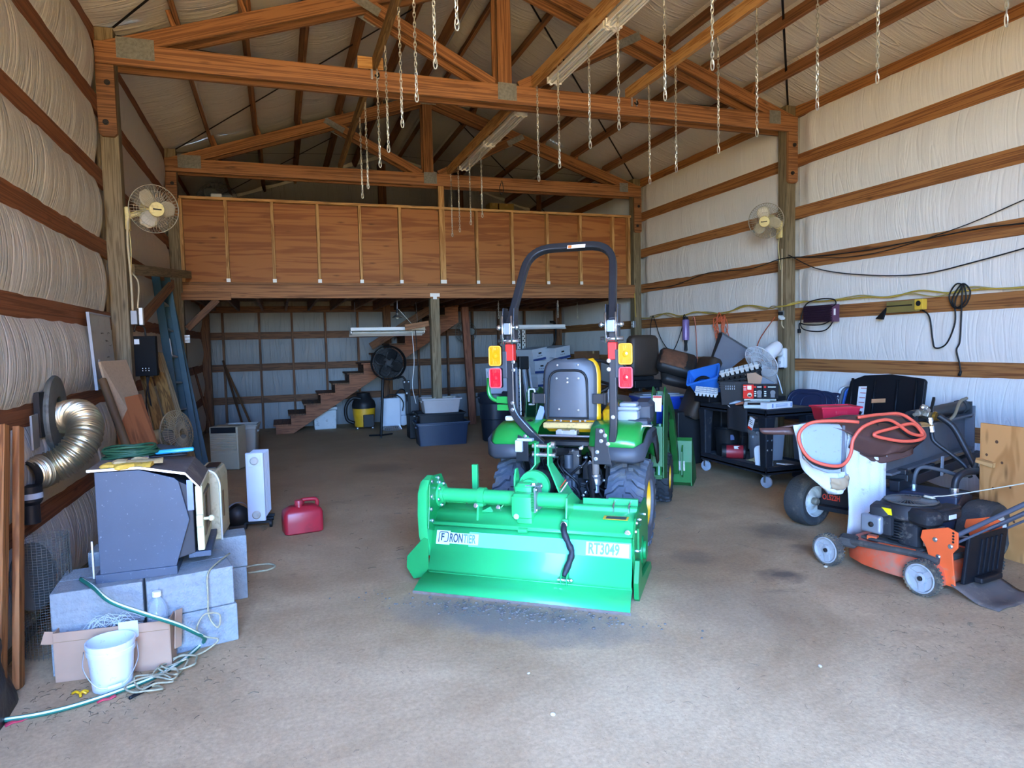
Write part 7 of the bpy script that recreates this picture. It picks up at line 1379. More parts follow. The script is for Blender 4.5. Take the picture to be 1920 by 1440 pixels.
def seedtray(name, label, loc, rot, m_, L=0.42, W=0.26, nx=8, ny=4):
    t = thing(name, label, 'tray', loc, tuple(math.radians(a) for a in rot))
    part('deck', m_, t, lambda b: [b.box((-L / 2 + L * k / nx, 0, 0.0), (0.010, W, 0.012)) for k in range(nx + 1)] + [b.box((0, -W / 2 + W * k / ny, 0.0), (L, 0.010, 0.012)) for k in range(ny + 1)])
    part('cell_ribs', m_, t, lambda b: [b.loft([[Vector((-L / 2 + L * (i + .5) / nx + sx_ * r, -W / 2 + W * (j + .5) / ny + sy_ * r, z)) for sx_, sy_ in ((-1, -1), (1, -1), (1, 1), (-1, 1))] for r, z in ((L / nx * 0.45, 0.0), (L / nx * 0.28, -0.045))], True, False) for i in range(nx) for j in range(ny)])
    return t
M_trw = mat('dirty_clear_tray', 'b5b3ac', 0.4, vary=0.15, dirt='6a6458', dirt_amt=0.3, dscale=20); M_trb = mat('black_tray', '0f0f11', 0.6, spec=0.2, vary=0.3, dirt='55524c', dirt_amt=0.2, dscale=30)
seedtray('seed_tray', 'dirty clear seed tray sloping on top of the black crate', (4.86, 6.28, 1.22), (4, -14, -38), M_trw); seedtray('seed_tray', 'black seed tray under the clear tray on the black crate, upper one', (4.86, 6.27, 1.165), (4, -12, -38), M_trb, 0.46, 0.28); seedtray('seed_tray', 'black seed tray on the black crate, lower one', (4.85, 6.26, 1.11), (2, -8, -38), M_trb, 0.46, 0.28)
seedtray('seed_tray', 'white cell tray wedged under the blue bin left of the black crate', (4.56, 6.46, 0.97), (24, 6, -38), mat('white_tray', 'c4c8c8', 0.5), 0.24, 0.14, 6, 3)
t = tote('storage_tote', 'blue plastic bin tipped on its side behind the black crate', (4.80, 6.72, 0.95), -38, 0.36, 0.24, 0.26, M_sky, 0.85); t.rotation_euler = (math.radians(38), math.radians(-14), math.radians(-50))
b = MB(); b.box((4.80, 6.64, 0.88), (0.40, 0.26, 0.11), (0, 0, 0.1)); tag(b.build('plastic_case', M_blk2, bevel=0.01), 'flat black case under the tipped blue bin on the cart', 'case')
b = MB(); b.prism([(-0.07, -0.05), (0.06, -0.06), (0.09, 0.02), (0.03, 0.07), (-0.06, 0.06)], (4.82, 5.98, 1.115), (0.78, -0.62, 0), (0, 0.3, 0.95), (0.62, 0.78, 0), 0.004); tag(b.build('cardboard_piece', M_card, bevel=0.001), 'torn tan cardboard piece stuck behind the red product box', 'cardboard')
b = MB(); b.box((5.02, 6.12, 0.98), (0.16, 0.22, 0.28), (0.0, 0.5, -0.6)); tag(b.build('plastic_board', M_hop, bevel=0.004), 'slanted grey panel leaning behind the product boxes under the white fan', 'panel')
b = MB(); b.box((5.10, 5.98, 0.87), (0.16, 0.16, 0.10)); tag(b.build('black_tub', M_black, bevel=0.01), 'black tub at the back right of the cart top', 'tub')
for k, (x, y, r_, m_, lb) in enumerate(((4.70, 6.02, 0.5, mat('orange_brown_handle', '9a5a38', 0.6), 'orange-brown handled tool lying left of the scale'), (4.70, 6.12, 1.0, M_gray, 'grey plastic clip tool lying behind the orange-brown tool'))):
    b = MB(); b.tube(bez([(x - 0.07, y + 0.03, 0.84), (x, y, 0.855), (x + 0.06, y - 0.05, 0.862), (x + 0.10, y - 0.06, 0.845)], 5), [0.008, 0.010, 0.012, 0.014, 0.016, 0.018, 0.018, 0.016, 0.014, 0.013, 0.012, 0.011, 0.010, 0.009, 0.008, 0.007], 8); tag(b.build('hand_tool', m_, smooth=True), lb, 'tool')
b = MB(); b.grid(8, 5, lambda u, v: Vector((4.645 + 0.10 * u - 0.03 * v, 6.15 - 0.10 * u + 0.12 * v, 0.828 - 0.03 * (1 - v) ** 3 + 0.01 * math.sin(u * 5)))); tag(b.build('paper_sheet', M_white, smooth=True, solid=0.002), 'white paper sheet drooping over the left edge of the cart top', 'paper')
b = MB(); b.tube(circ((4.66, 6.66, 0.98), 0.13, 20, 300, 20, (0.5, -0.8, 0), (0, 0, 1)), 0.018, 8); tag(b.build('black_hoop', M_black, smooth=True), 'black curved handle hoop standing at the back left of the cart', 'handle')
t = thing('cloth_flap', 'black cloth hanging over the left side of the cart top', 'cloth', (4.65, 6.02, 0.82))
part('sheet', mat('black_cloth', '1d1e22', 0.9), t, lambda b: b.grid(10, 12, lambda u, v: Vector((-0.012 - 0.01 * math.sin(u * 6), -0.16 + 0.34 * u, 0.01 - 0.27 * v))), smooth=True, solid=0.005)
t = thing('hang_tag', 'white and red paper tag hanging under the cart top', 'tag', (4.64, 5.80, 0.735)); part('card', M_white, t, lambda b: b.box((0, 0, -0.075), (0.003, 0.075, 0.13), (0.35, 0, 0))); part('red_band', M_pkr, t, lambda b: b.box((-0.002, 0.018, -0.125), (0.003, 0.07, 0.025), (0.35, 0, 0))); part('text_print', M_iron, t, lambda b: [b.box((-0.002, 0.0, -0.04 - 0.02 * k), (0.002, 0.05, 0.006), (0.35, 0, 0)) for k in range(3)])
# lower shelf
t = thing('red_can', 'red canister lying on its side on the lower cart shelf', 'can', (4.80, 6.28, 0.28), math.radians(-30))
part('body', mat('red_can_paint', '8a1f28', 0.45, vary=0.1), t, lambda b: b.lathe([(0.07, -0.10), (0.078, -0.095), (0.078, 0.09), (0.07, 0.10)], (0, 0, 0), (1, -0.1, 0), 24), smooth=40); part('end_cap', M_black, t, lambda b: (b.lathe([(0.08, -0.14), (0.083, -0.13), (0.083, -0.09)], (0, 0, 0), (1, -0.1, 0), 24), b.lathe([(0.083, 0.09), (0.083, 0.11), (0.07, 0.12)], (0, 0, 0), (1, -0.1, 0), 24)), smooth=40); part('label_print', M_white, t, lambda b: b.box((0.02, -0.055, 0.056), (0.07, 0.04, 0.003), (0.78, 0, 0.1)))
b = MB(); b.grid(12, 8, lambda u, v: Vector((4.84 + 0.20 * u, 5.98 + 0.16 * v - 0.05 * u, 0.207 + 0.05 * math.sin(PI * u) * math.sin(PI * v) + 0.01 * noise.noise((u * 5, v * 5, 2))))); tag(b.build('cleaning_rag', mat('pale_yellow_cloth', 'b9b888', 0.9), smooth=True, solid=0.004), 'pale yellow rag beside the red canister on the lower shelf', 'cloth')
t = thing('black_pail', 'black pail standing at the back of the lower cart shelf', 'pail', (4.88, 6.52, 0.205)); part('body', M_black, t, lambda b: b.lathe([(0.12, 0), (0.14, 0.30), (0.145, 0.31), (0.13, 0.30), (0.11, 0.02), (0, 0.02)], (0, 0, 0), (0, 0, 1), 24, False), smooth=40); part('label', mat('blue_grey_label', '5a6c94', 0.5), t, lambda b: b.box((-0.03, -0.132, 0.22), (0.05, 0.004, 0.06)))
t = thing('tomato_cage', 'small wire cage standing on the lower cart shelf', 'wire cage', (5.05, 6.45, 0.205)); part('wires', M_iron, t, lambda b: [b.tube(circ((0, 0, z), r, 0, 360, 18), 0.002, 4, closed=True) for z, r in ((0.05, 0.05), (0.2, 0.065), (0.34, 0.08))] + [b.tube([(0.05 * math.cos(a), 0.05 * math.sin(a), 0), (0.085 * math.cos(a), 0.085 * math.sin(a), 0.42)], 0.002, 4) for a in (0, 1.57, 3.14, 4.71)])
t = thing('jug_lid', 'white rounded plastic lid propped behind the front cart leg', 'lid', (4.78, 5.76, 0.2)); part('panel', mat('white_bucket_plastic', 'd2d7da'), t, lambda b: b.prism([(p.x, p.z) for p in rounded([(-0.11, 0, 0.0), (-0.11, 0, 0.22), (0.11, 0, 0.22), (0.11, 0, 0.0)], 0.06)], (0, 0, 0), (1, 0, 0), (0, 0.15, 1), (0, 1, 0), 0.012), bevel=0.003)
b = MB(); b.box((5.02, 5.72, 0.212), (0.20, 0.10, 0.012), (0, 0.15, 0.3)); tag(b.build('paper_card', M_white, bevel=0.001), 'white card lying at the front of the lower cart shelf', 'paper')
M_gtote = mat('grey_tote_plastic', '858c94', 0.45, vary=0.04)
t = tote('storage_tote', 'grey tote with white label standing behind the cart, left one', (5.50, 6.95, 0.0), 0, 0.44, 0.40, 0.52, M_gtote, 0.9); 
t = tote('storage_tote', 'grey tote on the lower cart level with white label', (5.08, 6.10, 0.205), -12, 0.34, 0.26, 0.33, M_gtote, 0.86); part('label', M_white, t, lambda b: b.box((-0.03, -0.125, 0.15), (0.05, 0.004, 0.13), (-0.06, 0, 0)))
tote('storage_tote', 'grey tote standing on the floor right of the cart', (5.50, 5.78, 0.12), -15, 0.42, 0.40, 0.42, M_gtote, 0.88, lid=None); b = MB(); b.box((5.50, 5.78, 0.06), (0.40, 0.38, 0.12), (0, 0, -0.26)); tag(b.build('flat_carton', M_navy2, bevel=0.01), 'flat dark box under the grey tote right of the cart', 'box')
# stacked navy tote lids leaning
def tlid(label, loc, rot, m_, L=0.44, Hh=0.34, r=0.15):
    t = thing('tote_lid', label, 'lid', loc, tuple(math.radians(a) for a in rot))
    oc = rounded([(-L / 2, 0, 0), (-L / 2, 0, Hh), (L / 2, 0, Hh), (L / 2, 0, 0)], r, 7); pl = [(p.x, p.z) for p in oc]
    part('panel', m_, t, lambda b: b.prism(pl, (0, 0, 0), (1, 0, 0), (0, 0, 1), (0, 1, 0), 0.014), smooth=40); part('lip', m_, t, lambda b: b.tube([Vector((x, 0.005, z)) for x, z in pl], 0.014, 7, closed=True), smooth=True); part('inner_ridge', m_, t, lambda b: b.tube([Vector((x * 0.8, -0.003, 0.03 + z * 0.8)) for x, z in pl], 0.008, 6, closed=True), smooth=True)
    return t
for k, (nm, x) in enumerate((('rearmost', 0.0), ('third', -0.03), ('second', -0.06), ('foremost', -0.09))):
    tlid(f'navy rounded tote lid leaning right of the cart, {nm} of four', (5.56 + 0.05 * k, 6.05 - 0.10 * k, 0.62 - 0.015 * k), (-16, 0, -66), M_navy2)
b = MB(); b.box((5.62, 6.0, 0.59), (0.40, 0.42, 0.06)); tag(b.build('shelf_board', M_dark, bevel=0.004), 'dark shelf board under the leaning navy lids', 'shelf')
for k, (m_, lb) in enumerate(((mat('white_tray', 'c4c8c8'), 'white'), (mat('grey_lid', '5e6468', 0.5), 'dark grey'), (M_sky, 'light blue'), (M_blue, 'royal blue'))):
    tlid(f'{lb} tote lid leaning against the right wall left of the black bin lid', (5.73 - 0.012 * k, 5.62 - 0.055 * k, 0.66), (-24, 0, -74), m_, 0.30, 0.36, 0.06)
b = MB(); b.box((5.70, 5.35, 0.33), (0.42, 0.95, 0.64)); tag(b.build('storage_bench', M_navy2, bevel=0.02), 'long dark box along the right wall carrying the leaning lids', 'box')
for k, (m_, lb) in enumerate(((M_iron, 'dark'), (M_blue, 'blue'))):
    tlid(f'small {lb} round-cornered lid leaning low beside the red bin', (5.30 - 0.03 * k, 5.28 - 0.06 * k, 0.55), (-15, 0, -60), m_, 0.26, 0.24, 0.11)
# black truck-box lid with labels
t = thing('truck_box_lid', 'large ribbed black plastic lid with paper stickers leaning on the right wall', 'lid', (5.66, 5.12, 0.66), (math.radians(-16), 0, math.radians(-78)))
part('panel', M_blk2, t, lambda b: b.prism([(-0.44, 0), (0.38, 0.0), (0.36, 0.46), (0.34, 0.485), (0.02, 0.52), (-0.26, 0.50), (-0.40, 0.44)], (0, 0, 0), (1, 0, 0), (0, 0, 1), (0, 1, 0), 0.05), bevel=0.012)
for x in (-0.34, -0.10, 0.13, 0.31): part('rib', M_blk2, t, lambda b: b.tube([(x, -0.006, 0.04), (x - 0.03, -0.006, 0.46)], 0.014, 8), smooth=True)
part('sticker', M_white, t, lambda b: b.box((-0.24, -0.003, 0.21), (0.085, 0.003, 0.34), (0, -0.06, 0))); part('sticker_print', mat('red_print', 'b85a52', 0.5), t, lambda b: [b.box((-0.235, -0.006, 0.36 - 0.05 * k), (0.06, 0.002, 0.008)) for k in range(6)]); part('sticker_mark', M_iron, t, lambda b: b.lathe([(0.02, 0), (0.02, 0.002)], (-0.23, -0.005, 0.10), (0, -1, 0), 12))
part('orange_note', mat('pale_orange_paper', 'd89a68', 0.7), t, lambda b: b.box((-0.05, -0.022, 0.235), (0.14, 0.004, 0.04), (0, -0.1, 0)))
# ---- log splitter
SP = thing('log_splitter', 'black and grey log splitter with two road wheels, buried under tarp and cords', 'log splitter', (4.36, 3.82, 0), math.radians(20))
M_spg = mat('splitter_grey', '5b5d62', 0.5, vary=0.10, dirt='4a4640', dirt_amt=0.15); M_spn = mat('splitter_navy', '2a3040', 0.45, vary=0.08, dirt='54504a', dirt_amt=0.12); M_spb = mat('splitter_black', '1b1c20', 0.45, vary=0.12)
M_rimw = mat('dirty_white_rim', 'c9c7bd', 0.45, vary=0.05, dirt='6a5a46', dirt_amt=0.25, dscale=14)
for y in (0.60, -0.60):
    wh = bpy.data.objects.new('road_wheel', None); C.objects.link(wh); wh.parent = SP
    wh.location = (-0.04 if y > 0 else -0.06, y + (0.05 if y > 0 else 0.0), 0); wh.rotation_euler = (0, 0, math.radians(-11)); cw = Vector((0, 0, 0.205))
    part('tire', mat('trailer_rubber', '3a3936', 0.85, vary=0.15, bump=0.5, bscale=60, dirt='6a6254', dirt_amt=0.3, dscale=8), wh, lambda b: (b.lathe([(0.115, -0.05), (0.125, -0.075), (0.17, -0.09), (0.195, -0.08), (0.205, -0.05), (0.207, 0), (0.205, 0.05), (0.195, 0.08), (0.17, 0.09), (0.125, 0.075), (0.115, 0.05)], cw, (0, -1, 0), 40, False), [b.lathe([(0.2085, yy - 0.004), (0.2085, yy + 0.004)], cw, (0, -1, 0), 40, False) for yy in (-0.045, -0.022, 0, 0.022, 0.045)]), smooth=35)
    part('rim', M_rimw, wh, lambda b: b.lathe([(0.125, 0.075), (0.128, 0.082), (0.118, 0.084), (0.108, 0.04), (0.085, 0.03), (0.05, 0.045), (0.04, 0.055), (0.0, 0.055)], cw, (0, -1, 0), 30, False), smooth=35)
    part('hub', mat('rusty_hub', '8a8272', 0.6, 0.3, dirt='5e4a34', dirt_amt=0.4), wh, lambda b: b.lathe([(0.03, 0.05), (0.03, 0.09), (0.022, 0.10), (0, 0.1)], cw, (0, -1, 0), 14), smooth=40)
part('axle', M_spb, SP, lambda b: b.box((0, 0, 0.20), (0.07, 1.12, 0.07)), bevel=0.006)
part('tank', M_spn, SP, lambda b: b.loft([[Vector((x, y, z)) for x, z in ((-0.13, 0.19), (0.14, 0.19), (0.14, 0.42), (-0.13, 0.42))] for y in (0.06, -0.46)]), bevel=0.012)
part('tank_end', mat('rusty_end_plate', '3a2a24', 0.7), SP, lambda b: b.prism([(-0.12, 0.22), (0.0, 0.19), (0.13, 0.24), (0.12, 0.40), (-0.02, 0.43), (-0.13, 0.38)], (0, -0.462, 0), (1, 0, 0), (0, 0, 1), (0, -1, 0), 0.015), bevel=0.003)
part('name_plate', M_spb, SP, lambda b: b.box((-0.06, 0.275, 0.29), (0.05, 0.48, 0.22)), bevel=0.004)
part('axle_step', M_spb, SP, lambda b: b.box((-0.11, 0.38, 0.185), (0.10, 0.26, 0.035)), bevel=0.004)
text('OLS22H', 0.062, mat('orange_red_print', 'd8432e', 0.5, vary=0), SP, (-0.0865, 0.505, 0.262), (PI / 2, 0, -PI / 2), 'lettering', sx=0.66, bold=0.001)
def hbeam(b):
    b.box((0.64, 0, 0.835), (1.74, 0.15, 0.018)); b.box((0.64, 0, 0.54), (1.74, 0.15, 0.018)); b.box((0.64, 0, 0.69), (1.74, 0.014, 0.29))
part('beam', M_spg, SP, hbeam, bevel=0.002)
part('frame_rail', M_spb, SP, lambda b: (b.box((0.75, -0.08, 0.455), (1.9, 0.07, 0.075)), b.box((-0.05, -0.08, 0.48), (0.05, 0.06, 0.16)), b.box((-0.03, -0.03, 0.5), (0.12, 0.2, 0.05)), b.box((0.5, -0.03, 0.50), (0.1, 0.12, 0.05))), bevel=0.005)
part('cylinder', M_spb, SP, lambda b: (b.cyl((0.30, 0, 0.905), (1.38, 0, 0.905), 0.055, n=20), b.cyl((-0.35, 0, 0.905), (0.30, 0, 0.905), 0.026, n=14), b.cyl((1.36, 0, 0.905), (1.44, 0, 0.905), 0.062, n=20), b.box((1.46, 0, 0.88), (0.04, 0.13, 0.14))), smooth=35)
part('end_plate', M_spg, SP, lambda b: b.box((1.50, 0, 0.70), (0.02, 0.16, 0.42)), bevel=0.003)
part('return_pipe', mat('tan_pipe', '8c8068', 0.5), SP, lambda b: b.tube(bez([(0.50, -0.07, 0.93), (0.70, -0.10, 0.85), (0.95, -0.09, 0.87), (1.15, -0.07, 0.97), (1.38, -0.05, 0.985)], 6), 0.013, 8), smooth=True)
part('wedge', mat('red_brown_steel', '7a3026', 0.6, dirt='4a2a22', dirt_amt=0.3), SP, lambda b: b.prism([(-0.10, 0.845), (0.10, 0.845), (0.10, 0.965), (-0.10, 0.965)], (-0.05, 0.0, 0.0), (0.3, -0.95, 0), (0, 0, 1), (1, 0.3, 0), 0.02), bevel=0.003)
vl = bpy.data.objects.new('control_valve', None); C.objects.link(vl); vl.parent = SP
part('valve_body', mat('valve_steel', '8f8a7c', 0.45, 0.6, vary=0.2), vl, lambda b: (b.box((0.36, -0.09, 0.94), (0.15, 0.075, 0.07), (0.2, 0.3, 0.1)), b.cyl((0.24, -0.07, 0.95), (0.31, -0.08, 0.95), 0.024, n=12), b.cyl((0.20, -0.06, 0.94), (0.24, -0.07, 0.95), 0.015, n=10), b.box((0.30, -0.1, 0.985), (0.05, 0.05, 0.05), (0.4, 0.2, 0))), bevel=0.006)
part('valve_nuts', M_chrome, vl, lambda b: (b.lathe([(0.022, 0), (0.022, 0.03), (0.016, 0.031), (0.016, 0.055), (0.021, 0.056), (0.021, 0.11), (0.017, 0.115)], (0.34, -0.12, 0.91), (0, -0.15, -1), 8), b.lathe([(0.016, 0), (0.016, 0.03)], (0.27, -0.12, 0.97), (-0.6, -0.8, 0.3), 8), b.ball((0.255, -0.10, 0.995), 0.02, 8, 6)), smooth=30)
part('valve_collar', mat('brass', 'b58a3a', 0.35, 0.8), vl, lambda b: (b.cyl((0.37, -0.135, 0.93), (0.37, -0.155, 0.925), 0.03, n=12), b.cyl((0.43, -0.12, 0.91), (0.46, -0.125, 0.90), 0.026, n=12)), smooth=30)
part('valve_lever', M_black, vl, lambda b: b.beam((0.28, -0.15, 0.97), (0.42, -0.12, 1.055), 0.02, 0.028), bevel=0.003)
M_hyd = mat('black_hydraulic_hose', '1f2024', 0.5, vary=0.1)
part('pressure_hose', M_hyd, SP, lambda b: b.tube(bez([(0.42, -0.15, 0.925), (0.46, -0.24, 0.84), (0.45, -0.33, 0.68), (0.42, -0.42, 0.52), (0.48, -0.47, 0.42)], 8), 0.023, 12), smooth=True)
part('return_hose', M_hyd, SP, lambda b: b.tube(bez([(0.335, -0.135, 0.80), (0.33, -0.16, 0.73), (0.37, -0.26, 0.64), (0.40, -0.34, 0.56), (0.37, -0.39, 0.48)], 8), 0.016, 10), smooth=True)
part('suction_hose', mat('grey_hydraulic_hose', '4c4c4e', 0.55), SP, lambda b: b.tube(bez([(0.02, -0.13, 0.42), (0.02, -0.14, 0.52), (0.06, -0.17, 0.57), (0.15, -0.26, 0.55), (0.24, -0.36, 0.51), (0.30, -0.42, 0.53), (0.34, -0.44, 0.62)], 8), 0.015, 10), smooth=True)
part('tank_hose', M_hyd, SP, lambda b: b.tube(bez([(0.0, -0.40, 0.42), (0.01, -0.41, 0.52), (0.07, -0.44, 0.565), (0.20, -0.47, 0.56), (0.50, -0.50, 0.52)], 8), 0.024, 12), smooth=True)
part('hose_fittings', M_chrome, SP, lambda b: (b.lathe([(0.02, 0), (0.02, 0.03), (0.015, 0.031), (0.017, 0.06)], (0.02, -0.13, 0.415), (0, 0, 1), 8), b.lathe([(0.03, 0), (0.03, 0.04), (0.027, 0.05)], (0.0, -0.40, 0.41), (0, 0, 1), 12)))
part('strap', M_gray, SP, lambda b: b.box((0.60, -0.125, 0.50), (0.06, 0.004, 0.16), (0, 0.1, 0)), bevel=0.002)
# things piled on the splitter (world placement through the splitter's frame)
PF = Matrix.Translation((4.36, 3.82, 0)) @ Matrix.Rotation(math.radians(20), 4, 'Z')
def W(x, y, z): return PF @ Vector((x, y, z))
def cloth(name, label, m_, rows, n=(10, 10), wob=0.012, th=0.004, cat='cloth', sd=1.0, wscale=3):
    """surface through rows of control points given in the splitter's frame"""
    R = [bez([W(*p) for p in r], 6) for r in rows]; nu = len(R[0]) - 1
    cols = [bez([R[j][i] for j in range(len(R))], 6) for i in range(nu + 1)]; nv = len(cols[0]) - 1; b = MB()
    nrm = (R[0][-1] - R[0][0]).cross(cols[0][-1] - cols[0][0]).normalized()
    b.grid(nu, nv, lambda u, v: cols[round(u * nu)][round(v * nv)] + nrm * wob * noise.noise((u * wscale * 2 + sd, v * wscale, sd)))
    return tag(b.build(name, m_, smooth=True, solid=th), label, cat)
M_canv = mat('off_white_canvas', 'c6c8c8', 0.85, vary=0.04, bump=0.3, bscale=120, dirt='8a7a62', dirt_amt=0.12, dscale=7)
cloth('canvas_sheet', 'long off-white canvas strip hanging down in front of the splitter', M_canv, [[(-0.50, 0.13, 0.86), (-0.38, 0.03, 0.86), (-0.26, -0.06, 0.85)], [(-0.52, 0.12, 0.70), (-0.42, 0.03, 0.70), (-0.31, -0.07, 0.66)], [(-0.53, 0.10, 0.42), (-0.43, 0.02, 0.42), (-0.32, -0.07, 0.42)], [(-0.55, 0.10, 0.12), (-0.47, 0.03, 0.125), (-0.40, -0.03, 0.16), (-0.33, -0.07, 0.22)][:1] + [(-0.45, 0.02, 0.13), (-0.335, -0.07, 0.24)]], wob=0.03)
cloth('canvas_sheet', 'crumpled off-white canvas pouch sagging below the blue-grey pad', M_canv, [[(-0.86, 0.34, 0.93), (-0.70, 0.24, 0.95), (-0.52, 0.13, 0.92)], [(-0.82, 0.33, 0.76), (-0.66, 0.18, 0.74), (-0.49, 0.13, 0.78)], [(-0.75, 0.31, 0.60), (-0.64, 0.14, 0.56), (-0.50, 0.12, 0.62)], [(-0.69, 0.25, 0.50), (-0.62, 0.12, 0.45), (-0.53, 0.12, 0.50)], [(-0.635, 0.20, 0.425), (-0.61, 0.18, 0.42), (-0.57, 0.16, 0.44)]], wob=0.05)
cloth('canvas_sheet', 'small brown stained canvas fold inside the crumpled pouch', mat('stained_canvas', 'a08a6c', 0.9, vary=0.2), [[(-0.68, 0.16, 0.55), (-0.62, 0.10, 0.55), (-0.56, 0.09, 0.57)], [(-0.68, 0.15, 0.51), (-0.62, 0.08, 0.49), (-0.56, 0.08, 0.52)], [(-0.66, 0.17, 0.47), (-0.62, 0.13, 0.455), (-0.58, 0.12, 0.47)]], wob=0.02)
# brown tarp, folded
M_tarp = mat('brown_tarp', '4f3630', 0.42, vary=0.12, bump=0.25, bscale=30, dirt='7a5c50', dirt_amt=0.1)
cloth('folded_tarp', 'folded brown tarp lying over the beam of the log splitter', M_tarp, [[(-0.85, 0.46, 0.90), (-0.45, 0.22, 0.955), (0.0, 0.06, 0.95), (0.30, -0.04, 0.88)], [(-0.70, 0.22, 0.93), (-0.42, 0.07, 0.97), (-0.12, -0.08, 0.93), (0.06, -0.16, 0.87)], [(-0.56, 0.07, 0.86), (-0.38, -0.06, 0.82), (-0.20, -0.17, 0.80), (-0.06, -0.22, 0.80)], [(-0.53, 0.10, 0.755), (-0.40, -0.02, 0.69), (-0.27, -0.13, 0.715), (-0.12, -0.17, 0.73)]], wob=0.02, th=0.012, cat='tarp')
cloth('folded_tarp', 'lower hanging corner fold of brown tarp in front of the splitter beam', M_tarp, [[(-0.50, 0.12, 0.79), (-0.34, -0.03, 0.73), (-0.14, -0.17, 0.76)], [(-0.46, 0.07, 0.72), (-0.34, -0.05, 0.67), (-0.14, -0.18, 0.70)], [(-0.39, 0.0, 0.655), (-0.33, -0.06, 0.64), (-0.18, -0.16, 0.68)]], wob=0.01, th=0.008, cat='tarp')
cloth('folded_tarp', 'small brown tarp tail sticking out left of the blue-grey pad', M_tarp, [[(-0.95, 0.55, 0.90), (-0.80, 0.38, 0.905)], [(-0.96, 0.53, 0.875), (-0.80, 0.36, 0.88)], [(-0.92, 0.52, 0.855), (-0.79, 0.35, 0.855)]], wob=0.005, th=0.006, cat='tarp')
# pad
t = thing('vinyl_pad', 'blue-grey vinyl pad with rounded corners leaning at the splitter end', 'pad', W(-0.735, 0.185, 0.60), (math.radians(-10), 0, math.radians(20 - 40)))
part('pad', mat('blue_grey_vinyl', '93a0b0', 0.45, vary=0.03, dirt='6a6a66', dirt_amt=0.06, dscale=40), t, lambda b: b.prism([(-0.135, 0.10), (-0.07, 0.03), (0.03, -0.01), (0.12, -0.012), (0.135, 0.10), (0.155, 0.30), (0.135, 0.335), (-0.08, 0.345), (-0.125, 0.325), (-0.145, 0.26)], (0, -0.02, 0), (1, 0, 0), (0, 0, 1), (0, 1, 0), 0.035), bevel=0.010)
part('edge_band', mat('grey_edge', '5b5f66', 0.6), t, lambda b: b.box((0.15, 0.0, 0.16), (0.02, 0.04, 0.33), (0, 0.09, 0)), bevel=0.004)
M_cordo = mat('coral_orange_cord', 'd85a44', 0.5, vary=0.04)
op = [(-0.60, 0.00, 0.955), (-0.70, 0.10, 0.965), (-0.83, 0.22, 0.955), (-0.905, 0.27, 0.88), (-0.905, 0.25, 0.78), (-0.865, 0.20, 0.70), (-0.79, 0.12, 0.66), (-0.71, 0.06, 0.66), (-0.655, 0.03, 0.73), (-0.63, 0.02, 0.84), (-0.56, -0.03, 0.93), (-0.40, -0.12, 0.96), (-0.25, -0.20, 0.86), (-0.14, -0.24, 0.84), (-0.20, -0.20, 0.92), (-0.36, -0.13, 0.90), (-0.50, -0.06, 0.86), (-0.34, -0.18, 0.81), (-0.18, -0.25, 0.815), (-0.08, -0.22, 0.86), (-0.16, -0.12, 0.975), (-0.30, -0.03, 0.985), (-0.50, 0.05, 0.975)]
b = MB(); b.tube(bez([W(*p) for p in op], 9), 0.012, 9); tag(b.build('jumper_cable', M_cordo, smooth=True), 'coral orange jumper cable looped around the blue-grey pad and tarp', 'cable')
b = MB(); b.tube(bez([W(p[0] + 0.018, p[1] + 0.012, p[2] - 0.012 + 0.012 * math.sin(i)) for i, p in enumerate(op[1:-2])], 9), 0.008, 8); tag(b.build('jumper_cable', M_black, smooth=True), 'black jumper cable running beside the coral orange one', 'cable')
t = thing('red_bin', 'red plastic stacking bin on the splitter behind the pad', 'bin', W(-0.14, 0.38, 0.90), math.radians(-18))
part('body', mat('red_bin_plastic', 'c02238', 0.4, vary=0.04), t, lambda b: b.loft([[Vector((sx_ * x, sy_ * y, z)) for sx_, sy_ in ((-1, -1), (1, -1), (1, 1), (-1, 1))] for x, y, z in ((0.13, 0.08, 0.0), (0.15, 0.10, 0.105))]), bevel=0.008); part('label_slot', mat('red_bin_plastic', 'c02238'), t, lambda b: b.box((0.0, -0.098, 0.065), (0.09, 0.006, 0.03)), bevel=0.002); part('rim', mat('red_bin_plastic', 'c02238'), t, lambda b: b.sqtube([(-0.155, -0.105, 0.105), (0.155, -0.105, 0.105), (0.155, 0.105, 0.105), (-0.155, 0.105, 0.105)], 0.012, 0.014, (0, 0, 1), closed=True))
b = MB()
for k in range(5): p = W(0.10 + 0.02 * k, -0.10 + 0.01 * k, 0.858 + 0.006 * k); q = W(0.26 + 0.01 * k, -0.17 + 0.02 * k, 0.862 + 0.004 * k); b.beam(p, q, 0.02, 0.006)
tag(b.build('wood_splinters', M_tan), 'pale wood splinters lying on the splitter beam below the valve', 'wood')
b = MB(); b.box((5.45, 4.75, 0.24), (0.5, 0.03, 0.46), (-0.25, 0, 0.25)); tag(b.build('grey_board', mat('grey_wall_board', '8d9094', 0.8), bevel=0.004), 'grey board leaning low against the right wall behind the splitter', 'board')
